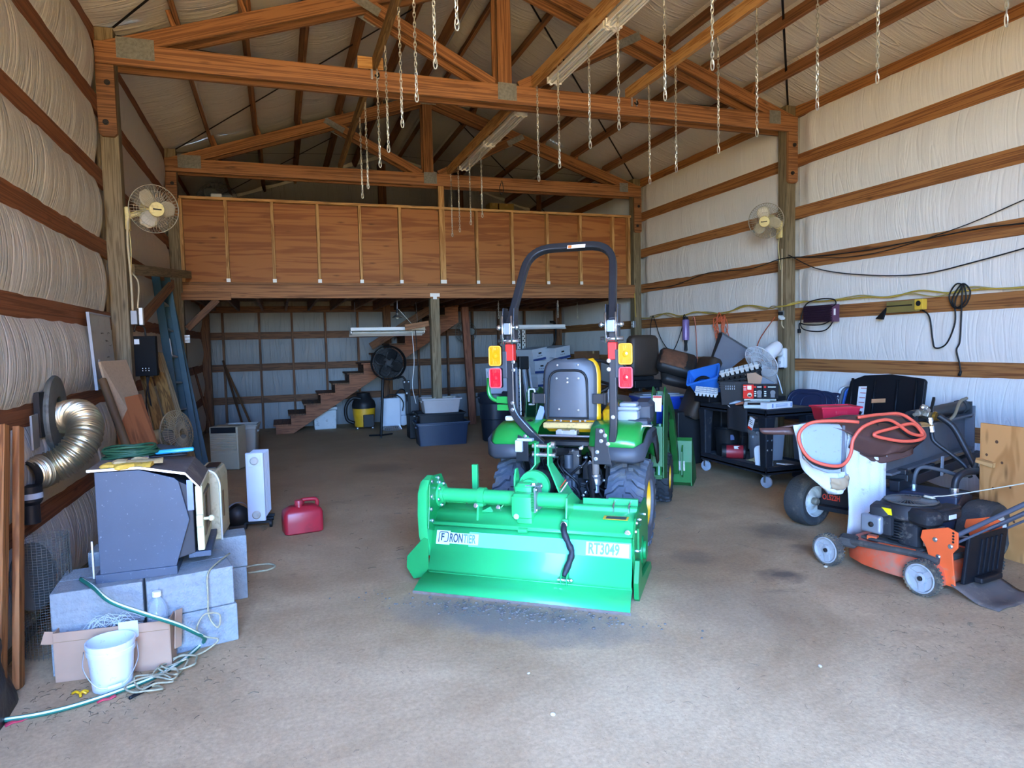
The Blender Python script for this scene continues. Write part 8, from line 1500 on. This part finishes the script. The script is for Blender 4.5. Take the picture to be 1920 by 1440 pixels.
# ---- plywood sheet and block at the right edge
t = thing('plywood_sheet', 'knotty tan plywood sheet standing upright at the right frame edge', 'plywood', (4.68, 3.39, 0), math.radians(-92))
part('panel', wood('knotty_plywood', 'c08a52', 'a87440', ring=2.2, stretch=1.2, rand=0.02), t, lambda b: b.beam((0.0, 0, 0.0), (0.0, 0, 0.92), 1.25, 0.018, (0, 1, 0), (-0.625, 0)), bevel=0.002)
part('knots', mat('dark_knot', '5a3a22', 0.8), t, lambda b: [b.lathe([(r, 0), (r * 0.8, 0.0006)], (x, -0.0092, z), (0, -1, 0), 10) for x, z, r in ((0.12, 0.80, 0.012), (0.05, 0.70, 0.010), (0.16, 0.66, 0.010), (0.09, 0.64, 0.008), (0.10, 0.47, 0.010), (0.22, 0.50, 0.008), (0.25, 0.27, 0.009))])
part('cleat', M_tan, t, lambda b: b.beam((-0.01, -0.02, 0.655), (0.115, -0.02, 0.635), 0.035, 0.035), bevel=0.002)
# ---- lawn mower
MW = thing('lawn_mower', 'dusty orange push mower with black engine and grey wheels', 'lawn mower', (3.55, 2.92, 0), math.radians(8))
M_org = mat('mower_orange', 'cc5230', 0.45, vary=0.06, dirt='8a7460', dirt_amt=0.55, dscale=5); M_orgc = mat('mower_orange_clean', 'dc5a2c', 0.4, vary=0.05, dirt='9a7a5c', dirt_amt=0.12, dscale=12)
M_eng = mat('engine_black', '242426', 0.55, spec=0.3, vary=0.15, dirt='6a6258', dirt_amt=0.25, dscale=12); M_mwh = mat('grey_wheel_plastic', '949390', 0.55, vary=0.06, dirt='7a6c5a', dirt_amt=0.3, dscale=14); M_mti = mat('dry_muddy_rubber', '4a4238', 0.95, vary=0.25, dirt='857458', dirt_amt=0.5, dscale=12)
for (x, y, r, s_) in ((0.02, 0.0, 0.105, -1), (0.02, 0.645, 0.105, -1), (0.66, 0.0, 0.105, 1), (0.66, 0.645, 0.105, 1)):
    wh = bpy.data.objects.new('wheel', None); C.objects.link(wh); wh.parent = MW
    c = Vector((x, y, r + 0.002)); ax = Vector((s_, 0, 0))
    part('tire', M_mti, wh, lambda b: (b.lathe([(r * 0.80, -0.026), (r * 0.95, -0.028), (r * 0.985, -0.015), (r * 0.985, 0.015), (r * 0.95, 0.028), (r * 0.80, 0.026)], c, ax, 36, False), [b.box(c + Vector((xx, math.sin(a) * r * 0.985, math.cos(a) * r * 0.985)), (0.014, 0.010, 0.012), (-a, 0, 0)) for k in range(30) for xx, a in ((-0.016, 2 * PI * k / 30), (0.008, 2 * PI * (k + .5) / 30), (0.022, 2 * PI * k / 30))]), smooth=35)
    part('disc', M_mwh, wh, lambda b: (b.lathe([(r * 0.82, 0.02), (r * 0.84, 0.030), (r * 0.77, 0.032), (r * 0.70, 0.016), (r * 0.35, 0.012), (r * 0.30, 0.024), (r * 0.16, 0.028), (r * 0.10, 0.018), (0, 0.018)], c, ax, 32, False), [b.beam(c + ax * 0.017 + Vector((0, math.cos(a), math.sin(a))) * r * 0.28, c + ax * 0.019 + Vector((0, math.cos(a), math.sin(a))) * r * 0.74, 0.012, r * 0.34, Vector((0, -math.sin(a), math.cos(a)))) for a in (0.4, 0.4 + 2 * PI / 3, 0.4 + 4 * PI / 3)]), smooth=35)
    part('axle_nut', M_iron, wh, lambda b: b.lathe([(0.013, 0.016), (0.013, 0.034), (0.006, 0.036)], c, ax, 8))
def deck(b):
    out = [(0.10, -0.06), (0.06, 0.10), (0.055, 0.25), (0.075, 0.42), (0.14, 0.56), (0.25, 0.65), (0.36, 0.665), (0.50, 0.63), (0.60, 0.50), (0.625, 0.30), (0.62, 0.05), (0.58, -0.06)]
    c = Vector((0.34, 0.28))
    def ring(k, z, dy=0): return [Vector((c.x + (x - c.x) * k, c.y + (y - c.y) * k + dy, z)) for x, y in out]
    b.loft([ring(1.0, 0.055), ring(1.02, 0.06), ring(1.01, 0.10), ring(0.97, 0.155), ring(0.88, 0.185), ring(0.75, 0.19), ring(0.62, 0.205), ring(0.45, 0.21)])
part('deck', M_org, MW, deck, smooth=40)
part('deck_shroud', mat('dusty_black_shroud', '3c3833', 0.9, vary=0.2, dirt='6a6052', dirt_amt=0.4, dscale=10), MW, lambda b: (b.tube(bez([(0.10, 0.60, 0.17), (0.09, 0.42, 0.19), (0.10, 0.25, 0.20), (0.12, 0.08, 0.205), (0.13, -0.03, 0.19)], 6), 0.022, 8), b.box((0.13, 0.57, 0.17), (0.15, 0.12, 0.06), (0.1, 0, 0.5), 0.025), b.box((0.34, 0.30, 0.212), (0.38, 0.40, 0.02), None, 0.01), b.box((0.30, 0.02, 0.20), (0.30, 0.14, 0.04), None, 0.02)), smooth=40)
part('deck_rib', M_orgc, MW, lambda b: (b.beam((0.125, 0.36, 0.205), (0.14, 0.12, 0.215), 0.03, 0.02), b.beam((0.19, 0.40, 0.22), (0.17, 0.46, 0.22), 0.05, 0.03)), bevel=0.006)
en = bpy.data.objects.new('engine', None); C.objects.link(en); en.parent = MW
part('crankcase', M_eng, en, lambda b: (b.box((0.32, 0.26, 0.30), (0.24, 0.24, 0.18), None, 0.05), b.box((0.22, 0.20, 0.29), (0.08, 0.14, 0.16), None, 0.03), [b.box((0.235 - 0.0, 0.30 + 0.0, 0.25 + 0.018 * k), (0.13, 0.15, 0.006)) for k in range(7)]), smooth=40)
part('blower_housing', M_eng, en, lambda b: (b.lathe([(0.175, 0.38), (0.185, 0.39), (0.183, 0.45), (0.165, 0.475), (0.10, 0.485), (0.0, 0.485)], (0.33, 0.27, 0), (0, 0, 1), 36, False), b.box((0.22, 0.12, 0.42), (0.14, 0.20, 0.10), (0, 0, -0.3), 0.04), b.box((0.18, 0.36, 0.42), (0.14, 0.14, 0.09), (0, 0, 0.4), 0.03)), smooth=40)
part('screen_ribs', mat('dusty_grille', '5e5850', 0.7, vary=0.2), en, lambda b: [b.beam(Vector((0.33, 0.27, 0.489)) + Vector((math.cos(a), math.sin(a), 0)) * 0.05, Vector((0.33, 0.27, 0.479)) + Vector((math.cos(a + 0.25), math.sin(a + 0.25), 0)) * 0.15, 0.005, 0.012) for a in [2 * PI * k / 36 for k in range(36)]] + [b.lathe([(0.15, 0.478), (0.158, 0.486), (0.15, 0.49)], (0.33, 0.27, 0), (0, 0, 1), 30, False), b.lathe([(0.05, 0.485), (0.055, 0.496), (0, 0.497)], (0.33, 0.27, 0), (0, 0, 1), 20, False)])
part('fuel_tank', M_eng, en, lambda b: (b.box((0.40, 0.11, 0.415), (0.26, 0.12, 0.085), None, 0.045), b.box((0.40, 0.11, 0.455), (0.24, 0.1, 0.02), None, 0.03)), smooth=40)
part('air_cleaner', mat('silver_muffler_shield', '8f949a', 0.35, 0.5, vary=0.08), en, lambda b: b.box((0.105, 0.385, 0.335), (0.045, 0.15, 0.12), None, 0.02), bevel=0.008)
part('air_cleaner_back', M_eng, en, lambda b: b.box((0.145, 0.35, 0.335), (0.05, 0.17, 0.14), None, 0.025), smooth=40)
part('air_cleaner_knob', M_iron, en, lambda b: b.lathe([(0.018, 0), (0.018, 0.006), (0.008, 0.008), (0, 0.014)], (0.082, 0.375, 0.335), (-1, 0, 0), 10), smooth=30)
part('yellow_sticker', mat('yellow_sticker', 'e6d516', 0.4, vary=0), en, lambda b: b.box((0.128, 0.30, 0.43), (0.004, 0.06, 0.045), (0, -0.25, 0.1))); part('engine_label', M_white, en, lambda b: b.box((0.40, 0.048, 0.41), (0.075, 0.004, 0.028)))
part('linkage', M_steel, en, lambda b: (b.box((0.27, 0.10, 0.335), (0.05, 0.03, 0.05)), b.tube([(0.26, 0.10, 0.31), (0.46, -0.02, 0.29)], 0.006, 6), b.box((0.225, 0.105, 0.29), (0.03, 0.02, 0.10)), b.box((0.33, 0.08, 0.34), (0.06, 0.02, 0.02)), b.ball((0.36, 0.05, 0.31), 0.012, 8, 6)))
part('pull_rope', mat('dirty_white_rope', 'b3ad98', 0.8), MW, lambda b: (b.tube(bez([(0.42, 0.22, 0.495), (0.44, 0.18, 0.51), (0.52, 0.05, 0.545), (0.95, -0.45, 0.72)], 6), 0.004, 6), b.tube(bez([(0.41 + 0.03 * math.cos(k * 2.1), 0.20 + 0.03 * math.sin(k * 2.7), 0.497 + 0.008 * (k % 3)) for k in range(14)], 4), 0.005, 6)), smooth=True)
for x in (0.14, 0.60): part('side_bracket', M_orgc, MW, lambda b: b.prism([(-0.12, 0.06), (-0.02, 0.06), (0.02, 0.16), (0.06, 0.27), (0.09, 0.31), (0.08, 0.36), (-0.07, 0.41), (-0.13, 0.39), (-0.13, 0.30), (-0.10, 0.26)], (x, 0, 0), (0, 1, 0), (0, 0, 1), (1, 0, 0), 0.012), bevel=0.003)
part('bracket_bolts', M_chrome, MW, lambda b: bolts(b, [(0.14, 0.0, 0.32), (0.14, -0.09, 0.30), (0.14, -0.02, 0.22)], (-1, 0, 0), 0.010)); part('bracket_holes', M_black, MW, lambda b: [b.lathe([(0.007, 0), (0.007, 0.001)], (0.139, -0.105, 0.33 + 0.018 * k), (-1, 0, 0), 10) for k in range(4)])
t2 = part('rear_flap', M_blk2, MW, lambda b: b.box((0.37, -0.155, 0.225), (0.40, 0.025, 0.29), (0.10, 0, 0)), bevel=0.008); part('flap_ridge', M_blk2, t2, lambda b: [b.box((0.30 + 0.05 * k, -0.172, 0.235), (0.018, 0.012, 0.22), (0.10, 0, 0)) for k in range(5)], bevel=0.003); part('flap_handle', M_black, t2, lambda b: b.box((0.37, -0.18, 0.10), (0.22, 0.05, 0.035)), bevel=0.01)
part('trailing_shield', mat('dusty_rubber_flap', '5a4e46', 0.95, vary=0.15, dirt='7a6a58', dirt_amt=0.3, dscale=10), MW, lambda b: b.grid(10, 8, lambda u, v: Vector((0.13 + 0.43 * u, -0.10 - 0.26 * v, 0.075 - 0.07 * min(1, v * 1.7) + 0.008 * math.sin(u * 9) * v))), smooth=True, solid=0.006)
M_hnd = mat('grey_handle_tube', '4a4e58', 0.45, vary=0.06)
for x, nm in ((0.16, 'a'), (0.60, 'b')): part('handle', M_hnd, MW, lambda b: (b.tube([(x, -0.06, 0.33), (x - 0.0, -0.85, 0.92)], 0.0135, 10), b.tube([(x, -0.10, 0.315), (x, -0.85, 0.87)], 0.007, 8)), smooth=40)
part('handle_crossbar', M_hnd, MW, lambda b: b.tube(rounded([(0.16, -0.85, 0.92), (0.16, -1.0, 1.03), (0.60, -1.0, 1.03), (0.60, -0.85, 0.92)], 0.06), 0.0135, 10), smooth=40)
# ---- things on the right wall
M_ycord = mat('yellow_cord', 'b39a3a', 0.5)
XW = XR - 0.05
b = MB(); rr = random.Random(8)
yc = [(XW, 10.2, 1.93)] + [(XW - 0.01, y, 1.925 + rr.uniform(-0.02, 0.055)) for y in (9.8, 9.4, 9.0, 8.6, 8.2, 7.8, 7.4, 7.0)] + [(XR - 0.15, 6.74, 1.93), (XR - 0.155, 6.6, 1.93)] + [(XW - 0.01, y, 1.935 + rr.uniform(-0.01, 0.05)) for y in (6.4, 6.1, 5.8, 5.5, 5.2, 4.9, 4.6, 4.3, 4.0, 3.6, 3.2)]
b.tube(bez(yc, 6), 0.008, 7); tag(b.build('yellow_cord', M_ycord, smooth=True), 'yellow extension cord running along the upper edge of the waist-high right girt', 'cord')
b = MB(); yc2 = [(p[0], p[1] + 0.1, p[2] + rr.uniform(-0.03, 0.03)) for p in yc[1:]]; b.tube(bez(yc2, 6), 0.007, 7); tag(b.build('yellow_cord', mat('pale_yellow_cord', 'a8985a', 0.5), smooth=True), 'paler second yellow cord looping beside the first along the right girt', 'cord')
b = MB(); b.tube(bez([(5.78, Y2 - 0.02, 2.35), (5.79, Y2 - 0.02, 2.1), (5.80, Y2 - 0.02, 1.95)], 5), 0.007, 6); tag(b.build('yellow_cord', M_ycord, smooth=True), 'short yellow cord dropping down the far right loft post', 'cord')
b = MB(); b.tube(bez([(XW, 10.1, 2.42), (XW, 9.2, 2.40), (XW, 8.3, 2.50), (XW, 7.4, 2.46), (XR - 0.16, 6.65, 2.50), (XW, 6.3, 2.48), (XW, 5.6, 2.45), (XW, 4.9, 2.46), (XW, 4.2, 2.47), (XW, 3.4, 2.40)], 8), 0.006, 6); tag(b.build('black_cable', M_black, smooth=True), 'black cable stapled along the third girt from the top on the right wall', 'cable')
b = MB(); b.tube(bez([(XR - 0.16, 6.56, 2.53), (XW - 0.02, 6.2, 2.33), (XW - 0.02, 5.6, 2.20), (XW - 0.02, 4.9, 2.13), (XW - 0.02, 4.3, 2.19), (XW - 0.02, 3.6, 2.30), (XW, 3.0, 2.42)], 8), 0.006, 6); tag(b.build('black_cable', M_black, smooth=True), 'black cable sagging in front of the right wall insulation', 'cable')
b = MB(); b.tube(bez([(XR - 0.16, 6.56, 2.50), (XW, 5.6, 2.40), (XW, 4.6, 2.50), (XW, 3.9, 2.66)], 8), 0.0045, 6); tag(b.build('black_cable', M_black, smooth=True), 'thin black cable rising along the third girt towards the right frame edge', 'cable')
t = thing('battery_charger', 'dark purple finned power inverter with cord hung on the right girt', 'inverter', (XW - 0.01, 6.10, 1.81), math.radians(-90))
M_purp = mat('dark_purple_metal', '352535', 0.4, 0.4, vary=0.08)
part('case', M_purp, t, lambda b: (b.box((0, -0.05, 0), (0.44, 0.09, 0.19)), [b.box((0, -0.097, -0.08 + 0.026 * k), (0.43, 0.012, 0.010)) for k in range(7)]), bevel=0.003)
part('end_panel', mat('purple_end', '5a3a52', 0.4), t, lambda b: b.box((0.21, -0.05, 0), (0.03, 0.095, 0.195)), bevel=0.003); part('switch', M_white, t, lambda b: b.box((0.222, -0.075, 0.01), (0.02, 0.02, 0.07)))
part('cord', M_black, t, lambda b: b.tube(bez([(0.2, -0.10, 0.06), (0.26, -0.09, 0.10), (0.2, -0.07, 0.15), (0.0, -0.06, 0.165), (-0.2, -0.07, 0.12), (-0.27, -0.08, -0.05), (-0.25, -0.08, -0.16), (-0.05, -0.08, -0.20), (0.12, -0.08, -0.18), (0.22, -0.09, -0.08), (0.05, -0.09, -0.125), (-0.18, -0.09, -0.12), (-0.28, -0.09, -0.1), (-0.29, -0.09, -0.17)], 7), 0.007, 7), smooth=True); part('plug', M_black, t, lambda b: b.box((-0.29, -0.09, -0.19), (0.03, 0.03, 0.05)), bevel=0.004)
t = thing('power_strip', 'olive metal power strip with yellow socket end on the right girt', 'power strip', (XW, 5.06, 1.83), math.radians(-90))
part('body', mat('olive_metal', '8a7c46', 0.5, 0.2), t, lambda b: b.box((0, -0.03, 0), (0.34, 0.05, 0.11)), bevel=0.004); part('groove', M_iron, t, lambda b: b.box((-0.02, -0.056, 0.01), (0.29, 0.004, 0.012))); part('socket_end', mat('yellow_socket', 'c9a83a', 0.45), t, lambda b: b.box((0.20, -0.035, 0.01), (0.09, 0.06, 0.10)), bevel=0.006); part('socket_slot', M_black, t, lambda b: b.lathe([(0.026, 0), (0.026, 0.003)], (0.20, -0.066, 0.02), (0, -1, 0), 14)); part('black_clip', M_black, t, lambda b: b.prism([(-0.17, 0.0), (-0.30, -0.11), (-0.21, -0.12)], (0, -0.04, 0), (1, 0, 0), (0, 0, 1), (0, -1, 0), 0.02))
b = MB(); Z_ = lambda y, z: Vector((XW - 0.02, y, z))
b.tube(bez([Z_(4.88, 1.80), Z_(4.78, 1.72), Z_(4.74, 1.50), Z_(4.71, 1.42), Z_(4.60, 1.46), Z_(4.52, 1.65), Z_(4.52, 1.85), Z_(4.46, 1.98), Z_(4.52, 2.0), Z_(4.58, 1.90), Z_(4.53, 1.79), Z_(4.43, 1.80), Z_(4.38, 1.92), Z_(4.44, 2.0), Z_(4.50, 1.96), Z_(4.55, 1.86), Z_(4.50, 1.79), Z_(4.42, 1.86), Z_(4.45, 1.99), Z_(4.46, 1.70), Z_(4.47, 1.48), Z_(4.50, 1.40), Z_(4.47, 1.28), Z_(4.455, 1.20)], 7), 0.007, 7)
b.tube([Z_(4.455, 1.21), Z_(4.47, 1.165)], [0.011, 0.014], 8); tag(b.build('hanging_lead', M_black, smooth=True), 'black power cord looped over a nail on the right wall with plug dangling', 'cord')
t = thing('work_light', 'lavender tubular work light hanging from the right girt', 'work light', (XW - 0.02, 8.80, 1.52))
part('tube', mat('lavender_metal', '8a78b0', 0.35, 0.3), t, lambda b: b.lathe([(0.05, 0.0), (0.052, 0.01), (0.052, 0.30), (0.045, 0.31)], (-0.03, 0, 0.02), (0, 0, 1), 20), smooth=40); part('cap', M_black, t, lambda b: (b.lathe([(0.045, 0.33), (0.03, 0.37), (0.01, 0.38)], (-0.03, 0, 0), (0, 0, 1), 14), b.lathe([(0.03, 0.02), (0.02, -0.04), (0.026, -0.14)], (-0.03, 0, 0), (0, 0, 1), 12)), smooth=40)
part('cord', M_black, t, lambda b: b.tube(bez([(-0.03, 0, 0.37), (-0.03, 0.05, 0.40), (-0.02, 0.12, 0.20), (-0.02, 0.30, -0.08), (-0.02, 0.46, -0.14), (-0.02, 0.72, 0.05), (-0.02, 0.92, 0.38), (-0.02, 0.97, 0.42), (-0.02, 1.03, 0.3), (-0.02, 1.05, 0.1)], 7), 0.006, 6), smooth=True)
M_ocord = mat('orange_cord', 'c8603a', 0.5, vary=0.05)
b = MB(); rr = random.Random(21); pts = []
for k in range(64):
    a = 2 * PI * k / 8 + rr.uniform(-0.2, 0.2); r = 1 + rr.uniform(-0.6, 0.15); pts.append((XW - 0.03 - 0.05 * rr.random(), 7.96 + 0.13 * r * math.cos(a), 1.70 + 0.20 * r * math.sin(a)))
b.tube(bez(pts, 5), 0.006, 6)
b.tube(bez([(XW - 0.06, 7.98, 1.62), (XW - 0.05, 7.95, 1.45), (XW - 0.05, 7.93, 1.28)], 5), 0.013, 7); b.tube(bez([(XW - 0.05, 7.84, 1.72), (XW - 0.03, 7.70, 1.45), (XW - 0.03, 7.45, 1.33), (XW - 0.03, 7.28, 1.34), (XW - 0.03, 7.15, 1.55), (XR - 0.17, 6.78, 1.80)], 7), 0.006, 6); b.tube(bez([(XW - 0.05, 7.86, 1.60), (XW - 0.05, 7.80, 1.50), (XW - 0.05, 7.88, 1.46)], 5), 0.006, 6)
tag(b.build('orange_cord', M_ocord, smooth=True), 'coiled orange extension cord hanging on the right girt by the outlet', 'cord')
b = MB(); b.tube(bez([(XW - 0.01, 8.70, 1.85), (XW - 0.01, 8.64, 1.88), (XW - 0.01, 8.60, 1.7), (XW - 0.01, 8.57, 1.3), (XW - 0.01, 8.55, 1.0)], 6), 0.007, 6); tag(b.build('orange_cord', mat('pale_orange_cord', 'b9705a', 0.5), smooth=True), 'pale orange cord hanging straight down beside the lavender work light', 'cord')
OT = outlet('steel quad outlet box on the right front post with plugs', (XR - 0.165, Y1 + 0.10, 1.82), math.radians(-90)); part('conduit', mat('ivory_conduit', 'b9ab8c'), OT, lambda b: (b.tube([(0, 0.02, 0.05), (0, 0.02, 0.8)], 0.008, 7), b.tube(bez([(0, 0.02, -0.05), (0, 0.02, -0.12), (0.03, 0.03, -0.16)], 4), 0.008, 7)), smooth=True); part('plug', M_black, OT, lambda b: b.box((0.03, -0.03, 0.02), (0.035, 0.05, 0.035)), bevel=0.004); part('white_splitter', M_white, OT, lambda b: b.box((0.05, -0.03, -0.03), (0.06, 0.06, 0.03), (0, 0.6, 0)), bevel=0.004)
# white fan on the post over the cart
t = thing('wall_fan', 'white wall fan drooping from the right front post over the cart', 'fan', (XR - 0.14, Y1 + 0.05, 1.30))
M_wfan = mat('white_fan_plastic', 'd6dade', 0.4, vary=0.02)
part('wall_plate', M_wfan, t, lambda b: (b.box((-0.03, 0.0, 0.0), (0.06, 0.10, 0.24), None, 0.02), b.box((-0.07, -0.01, -0.05), (0.06, 0.08, 0.14), None, 0.02)), smooth=40); part('switch', M_black, t, lambda b: b.box((-0.075, -0.02, -0.12), (0.04, 0.06, 0.02)), bevel=0.004); part('dial', M_gray, t, lambda b: b.lathe([(0.02, 0), (0.018, 0.012)], (-0.10, -0.02, -0.05), (-1, -0.5, 0), 14), smooth=40)
part('arm', M_wfan, t, lambda b: b.tube(bez([(-0.04, 0, 0.06), (-0.14, -0.02, 0.055), (-0.25, -0.06, 0.045)], 5), 0.035, 10), smooth=True)
axf = Vector((-0.82, -0.12, -0.55)).normalized(); cf = Vector((-0.60, -0.30, -0.02))
part('motor', M_wfan, t, lambda b: b.lathe([(0.02, -0.34), (0.06, -0.33), (0.078, -0.28), (0.08, -0.14), (0.06, -0.08), (0.03, -0.06)], cf, axf, 20), smooth=40)
fan_cage('cage', t, cf, 0.21, 0.05, mat('white_wire', 'c9cdd0', 0.4), axf, 54, 4, 0.0022); fan_blades(t, cf, 0.19, glass('clear_blade', 'c9d2da', 0.1, 0.35), axf)
part('cord', M_wfan, t, lambda b: b.tube(bez([(-0.25, -0.06, 0.0), (-0.30, -0.10, -0.1), (-0.33, -0.25, -0.2), (-0.30, -0.30, -0.40)], 6), 0.007, 6), smooth=True)
# ================================================================== OVERHEAD LIGHTS AND CHAINS
def strip_light(label, ya, yb, x=2.66, z=4.10):
    t = thing('strip_light', label, 'light fixture', (x, ya, z)); L = yb - ya
    part('channel', M_white, t, lambda b: b.loft([[Vector((xx, y, zz)) for xx, zz in ((-0.055, 0.055), (0.055, 0.055), (0.075, -0.005), (0.068, -0.008), (0.04, 0.02), (-0.04, 0.02), (-0.068, -0.008), (-0.075, -0.005))] for y in (0, L)]), bevel=0.002)
    for dx in (-0.033, 0.033): part('tube', mat('unlit_tube', 'c9ccc8'), t, lambda b: b.cyl((dx, 0.03, -0.008), (dx, L - 0.03, -0.008), 0.0127, n=12), smooth=40)
    for y in (0.012, L - 0.012):
        part('lampholder', M_white, t, lambda b: (b.box((0, y, 0.012), (0.15, 0.024, 0.06)), b.cyl((-0.033, y - 0.012, -0.015), (-0.033, y + 0.012, -0.015), 0.018, n=12), b.cyl((0.033, y - 0.012, -0.015), (0.033, y + 0.012, -0.015), 0.018, n=12)), bevel=0.002)
    return t
strip_light('white strip light under the middle brace, just in front of the nearer truss', 5.02, 6.24); strip_light('white strip light under the middle brace, nearest the open door', 3.78, 5.0)
strip_light('white strip light under the middle brace, just beyond the nearer truss', 7.18, 8.38); strip_light('white strip light under the middle brace, farthest back before the loft', 8.40, 9.62)
def chain_mesh(L, seed):
    b = MB(); n = int(L / 0.0335); r = random.Random(seed); tw = r.uniform(0, 3)
    for k in range(n):
        z = -0.0335 * k - 0.02; a = tw + (PI / 2 if k % 2 else 0) + 0.06 * k; ux = Vector((math.cos(a), math.sin(a), 0))
        b.tube([Vector((0, 0, z)) + ux * 0.009 * math.cos(q) + Vector((0, 0, 0.024)) * math.sin(q) for q in [2 * PI * i / 8 for i in range(8)]], 0.0032, 4, closed=True)
    b.tube([Vector((0, 0, -L)) + Vector((0.012 * math.cos(q), 0, 0.034 * math.sin(q) - 0.0)) for q in [2 * PI * i / 10 for i in range(10)]], 0.004, 5, closed=True)
    me_o = b.build('chain', M_chain, None); return me_o
M_chain = mat('galvanized_chain', 'c3bfae', 0.4, 0.75, vary=0.1)
proto = {}
def hang(x, ys, ztop, zbot, who, group):
    for i, y in enumerate(ys):
        L = round(ztop - zbot, 2); key = (L, i % 3)
        if key not in proto: o = proto[key] = chain_mesh(L, len(proto))
        else: o = proto[key].copy(); C.objects.link(o)
        o.location = (x, y, ztop); nth = ['first', 'second', 'third', 'fourth', 'fifth', 'sixth', 'seventh', 'eighth', 'ninth', 'tenth', 'eleventh'][i]
        tag(o, f'{nth} thin steel chain from the front, hanging from the {who} brace', 'chain', group)
hang(2.61, [3.62, 4.16, 4.83, 5.35, 6.02, 6.56, 8.60, 9.16, 9.77, 10.22], 4.17, 3.245, 'middle lumber', 'chains on the middle brace')
hang(3.70, [2.59, 3.40, 3.91, 4.55, 5.05, 5.71, 6.20], 4.17, 3.20, 'right lumber', 'chains on the right brace')
hang(0.985, [3.63, 4.16, 4.75, 5.33, 6.03, 6.55, 7.46, 7.96], 4.17, 3.29, 'left lumber', 'chains on the left brace')
for k, (x, y) in enumerate(((3.55, 10.9), (5.2, 11.3), (4.6, 10.8))):
    o = chain_mesh(0.26, 40 + k); o.location = (x, y, 2.27); tag(o, f'short chain hanging under the loft, {["leftmost","rightmost","middle"][k]} of the three right of the stud', 'chain', 'short chains under the loft')
# brace hangers on the nearer truss
for x, lb in ((0.97, 'left'), (3.74, 'right')):
    t = thing('joist_clip', f'twisted steel clip holding the {lb} brace on the nearer truss', 'bracket', (x, Y1 - 0.012, 4.14)); part('plate', M_steel, t, lambda b: (b.box((-0.03, 0, 0.0), (0.02, 0.012, 0.12)), b.box((0.03, 0, -0.02), (0.016, 0.012, 0.07))), bevel=0.002); part('hook', M_iron, t, lambda b: b.tube(bez([(0.0, -0.005, -0.02), (0.015, -0.02, -0.045), (0.035, -0.015, -0.03), (0.03, -0.005, 0.0)], 4), 0.008, 6), smooth=True)
b = MB(); b.tube(bez([(3.45, Y2 - 0.015, 4.10), (3.46, Y2 - 0.02, 3.96), (3.42, Y2 - 0.02, 3.90), (3.40, Y2 - 0.02, 4.0), (3.44, Y2 - 0.02, 4.12)], 6), 0.006, 6); tag(b.build('wire_loop', M_black, smooth=True), 'black wire loop hung over the farther truss chord right of centre', 'wire')
# ================================================================== LOOSE DEBRIS ON THE FLOOR
b = MB(); rr = random.Random(31)
def bits(n, cx_, cy_, sx_, sy_, l0, l1, rad):
    for k in range(n):
        x, y = rr.gauss(cx_, sx_), rr.gauss(cy_, sy_)
        if x < XL + 0.1 or x > XR - 0.1 or y < 1.0: continue
        a = rr.uniform(0, PI); l = rr.uniform(l0, l1); d = Vector((math.cos(a), math.sin(a), 0)); m_ = Vector((x, y, 0.003)); b.tube([m_ - d * l / 2, m_ + Vector((-d.y, d.x, 0)) * l * rr.uniform(-0.2, 0.2) + Vector((0, 0, 0.004)), m_ + d * l / 2], rad, 3)
bits(260, 2.2, 3.4, 1.6, 0.9, 0.012, 0.045, 0.0009); bits(160, 3.9, 2.9, 0.4, 0.3, 0.012, 0.04, 0.001); bits(220, -0.8, 3.45, 0.3, 0.15, 0.008, 0.04, 0.0012); bits(140, 3.1, 2.5, 0.4, 0.3, 0.012, 0.045, 0.0009); bits(120, 1.0, 6.0, 0.9, 1.2, 0.02, 0.07, 0.0018)
stuff(tag(b.build('straw_litter', mat('dry_straw', '6b5c44', 0.95, vary=0.3))  , 'dry straw bits and twigs scattered over the concrete floor', 'litter'))
b = MB()
for k in range(520):
    u = rr.gauss(0, 0.38); v = rr.gauss(-1.43, 0.05) - abs(rr.gauss(0, 0.05)); a = math.radians(-37.4); x = 2.10 + u * math.cos(a) - v * math.sin(a); y = 4.80 + u * math.sin(a) + v * math.cos(a); r = abs(rr.gauss(0, 0.0045)) + 0.002
    b.ball((x, y, r * 0.3), (r, r * rr.uniform(0.7, 1.3), r * 0.6), 6, 4, (0, 0, rr.uniform(0, 3)))
stuff(tag(b.build('soil_crumbs', mat('dry_grey_soil', '625c54', 0.95, vary=0.25)), 'grey soil crumbs shed on the floor along the tiller shield', 'dirt'))
for k, (x, y, r) in enumerate(((1.02, 2.53, 0.012), (2.35, 2.45, 0.012), (3.42, 3.52, 0.014), (1.05, 2.9, 0.008))):
    b = MB(); b.ball((x, y, r * 0.6), (r, r * 0.8, r * 0.6), 8, 6, (0.3, 0.2, k)); tag(b.build('pebble', mat('pale_pebble', 'b3a48e', 0.9)), ['pale pebble near the bottom centre of the floor', 'pale pebble on the floor towards the lower right', 'pale chip on the floor left of the mower front wheel', 'tiny pale pebble below the tiller'][k], 'stone')
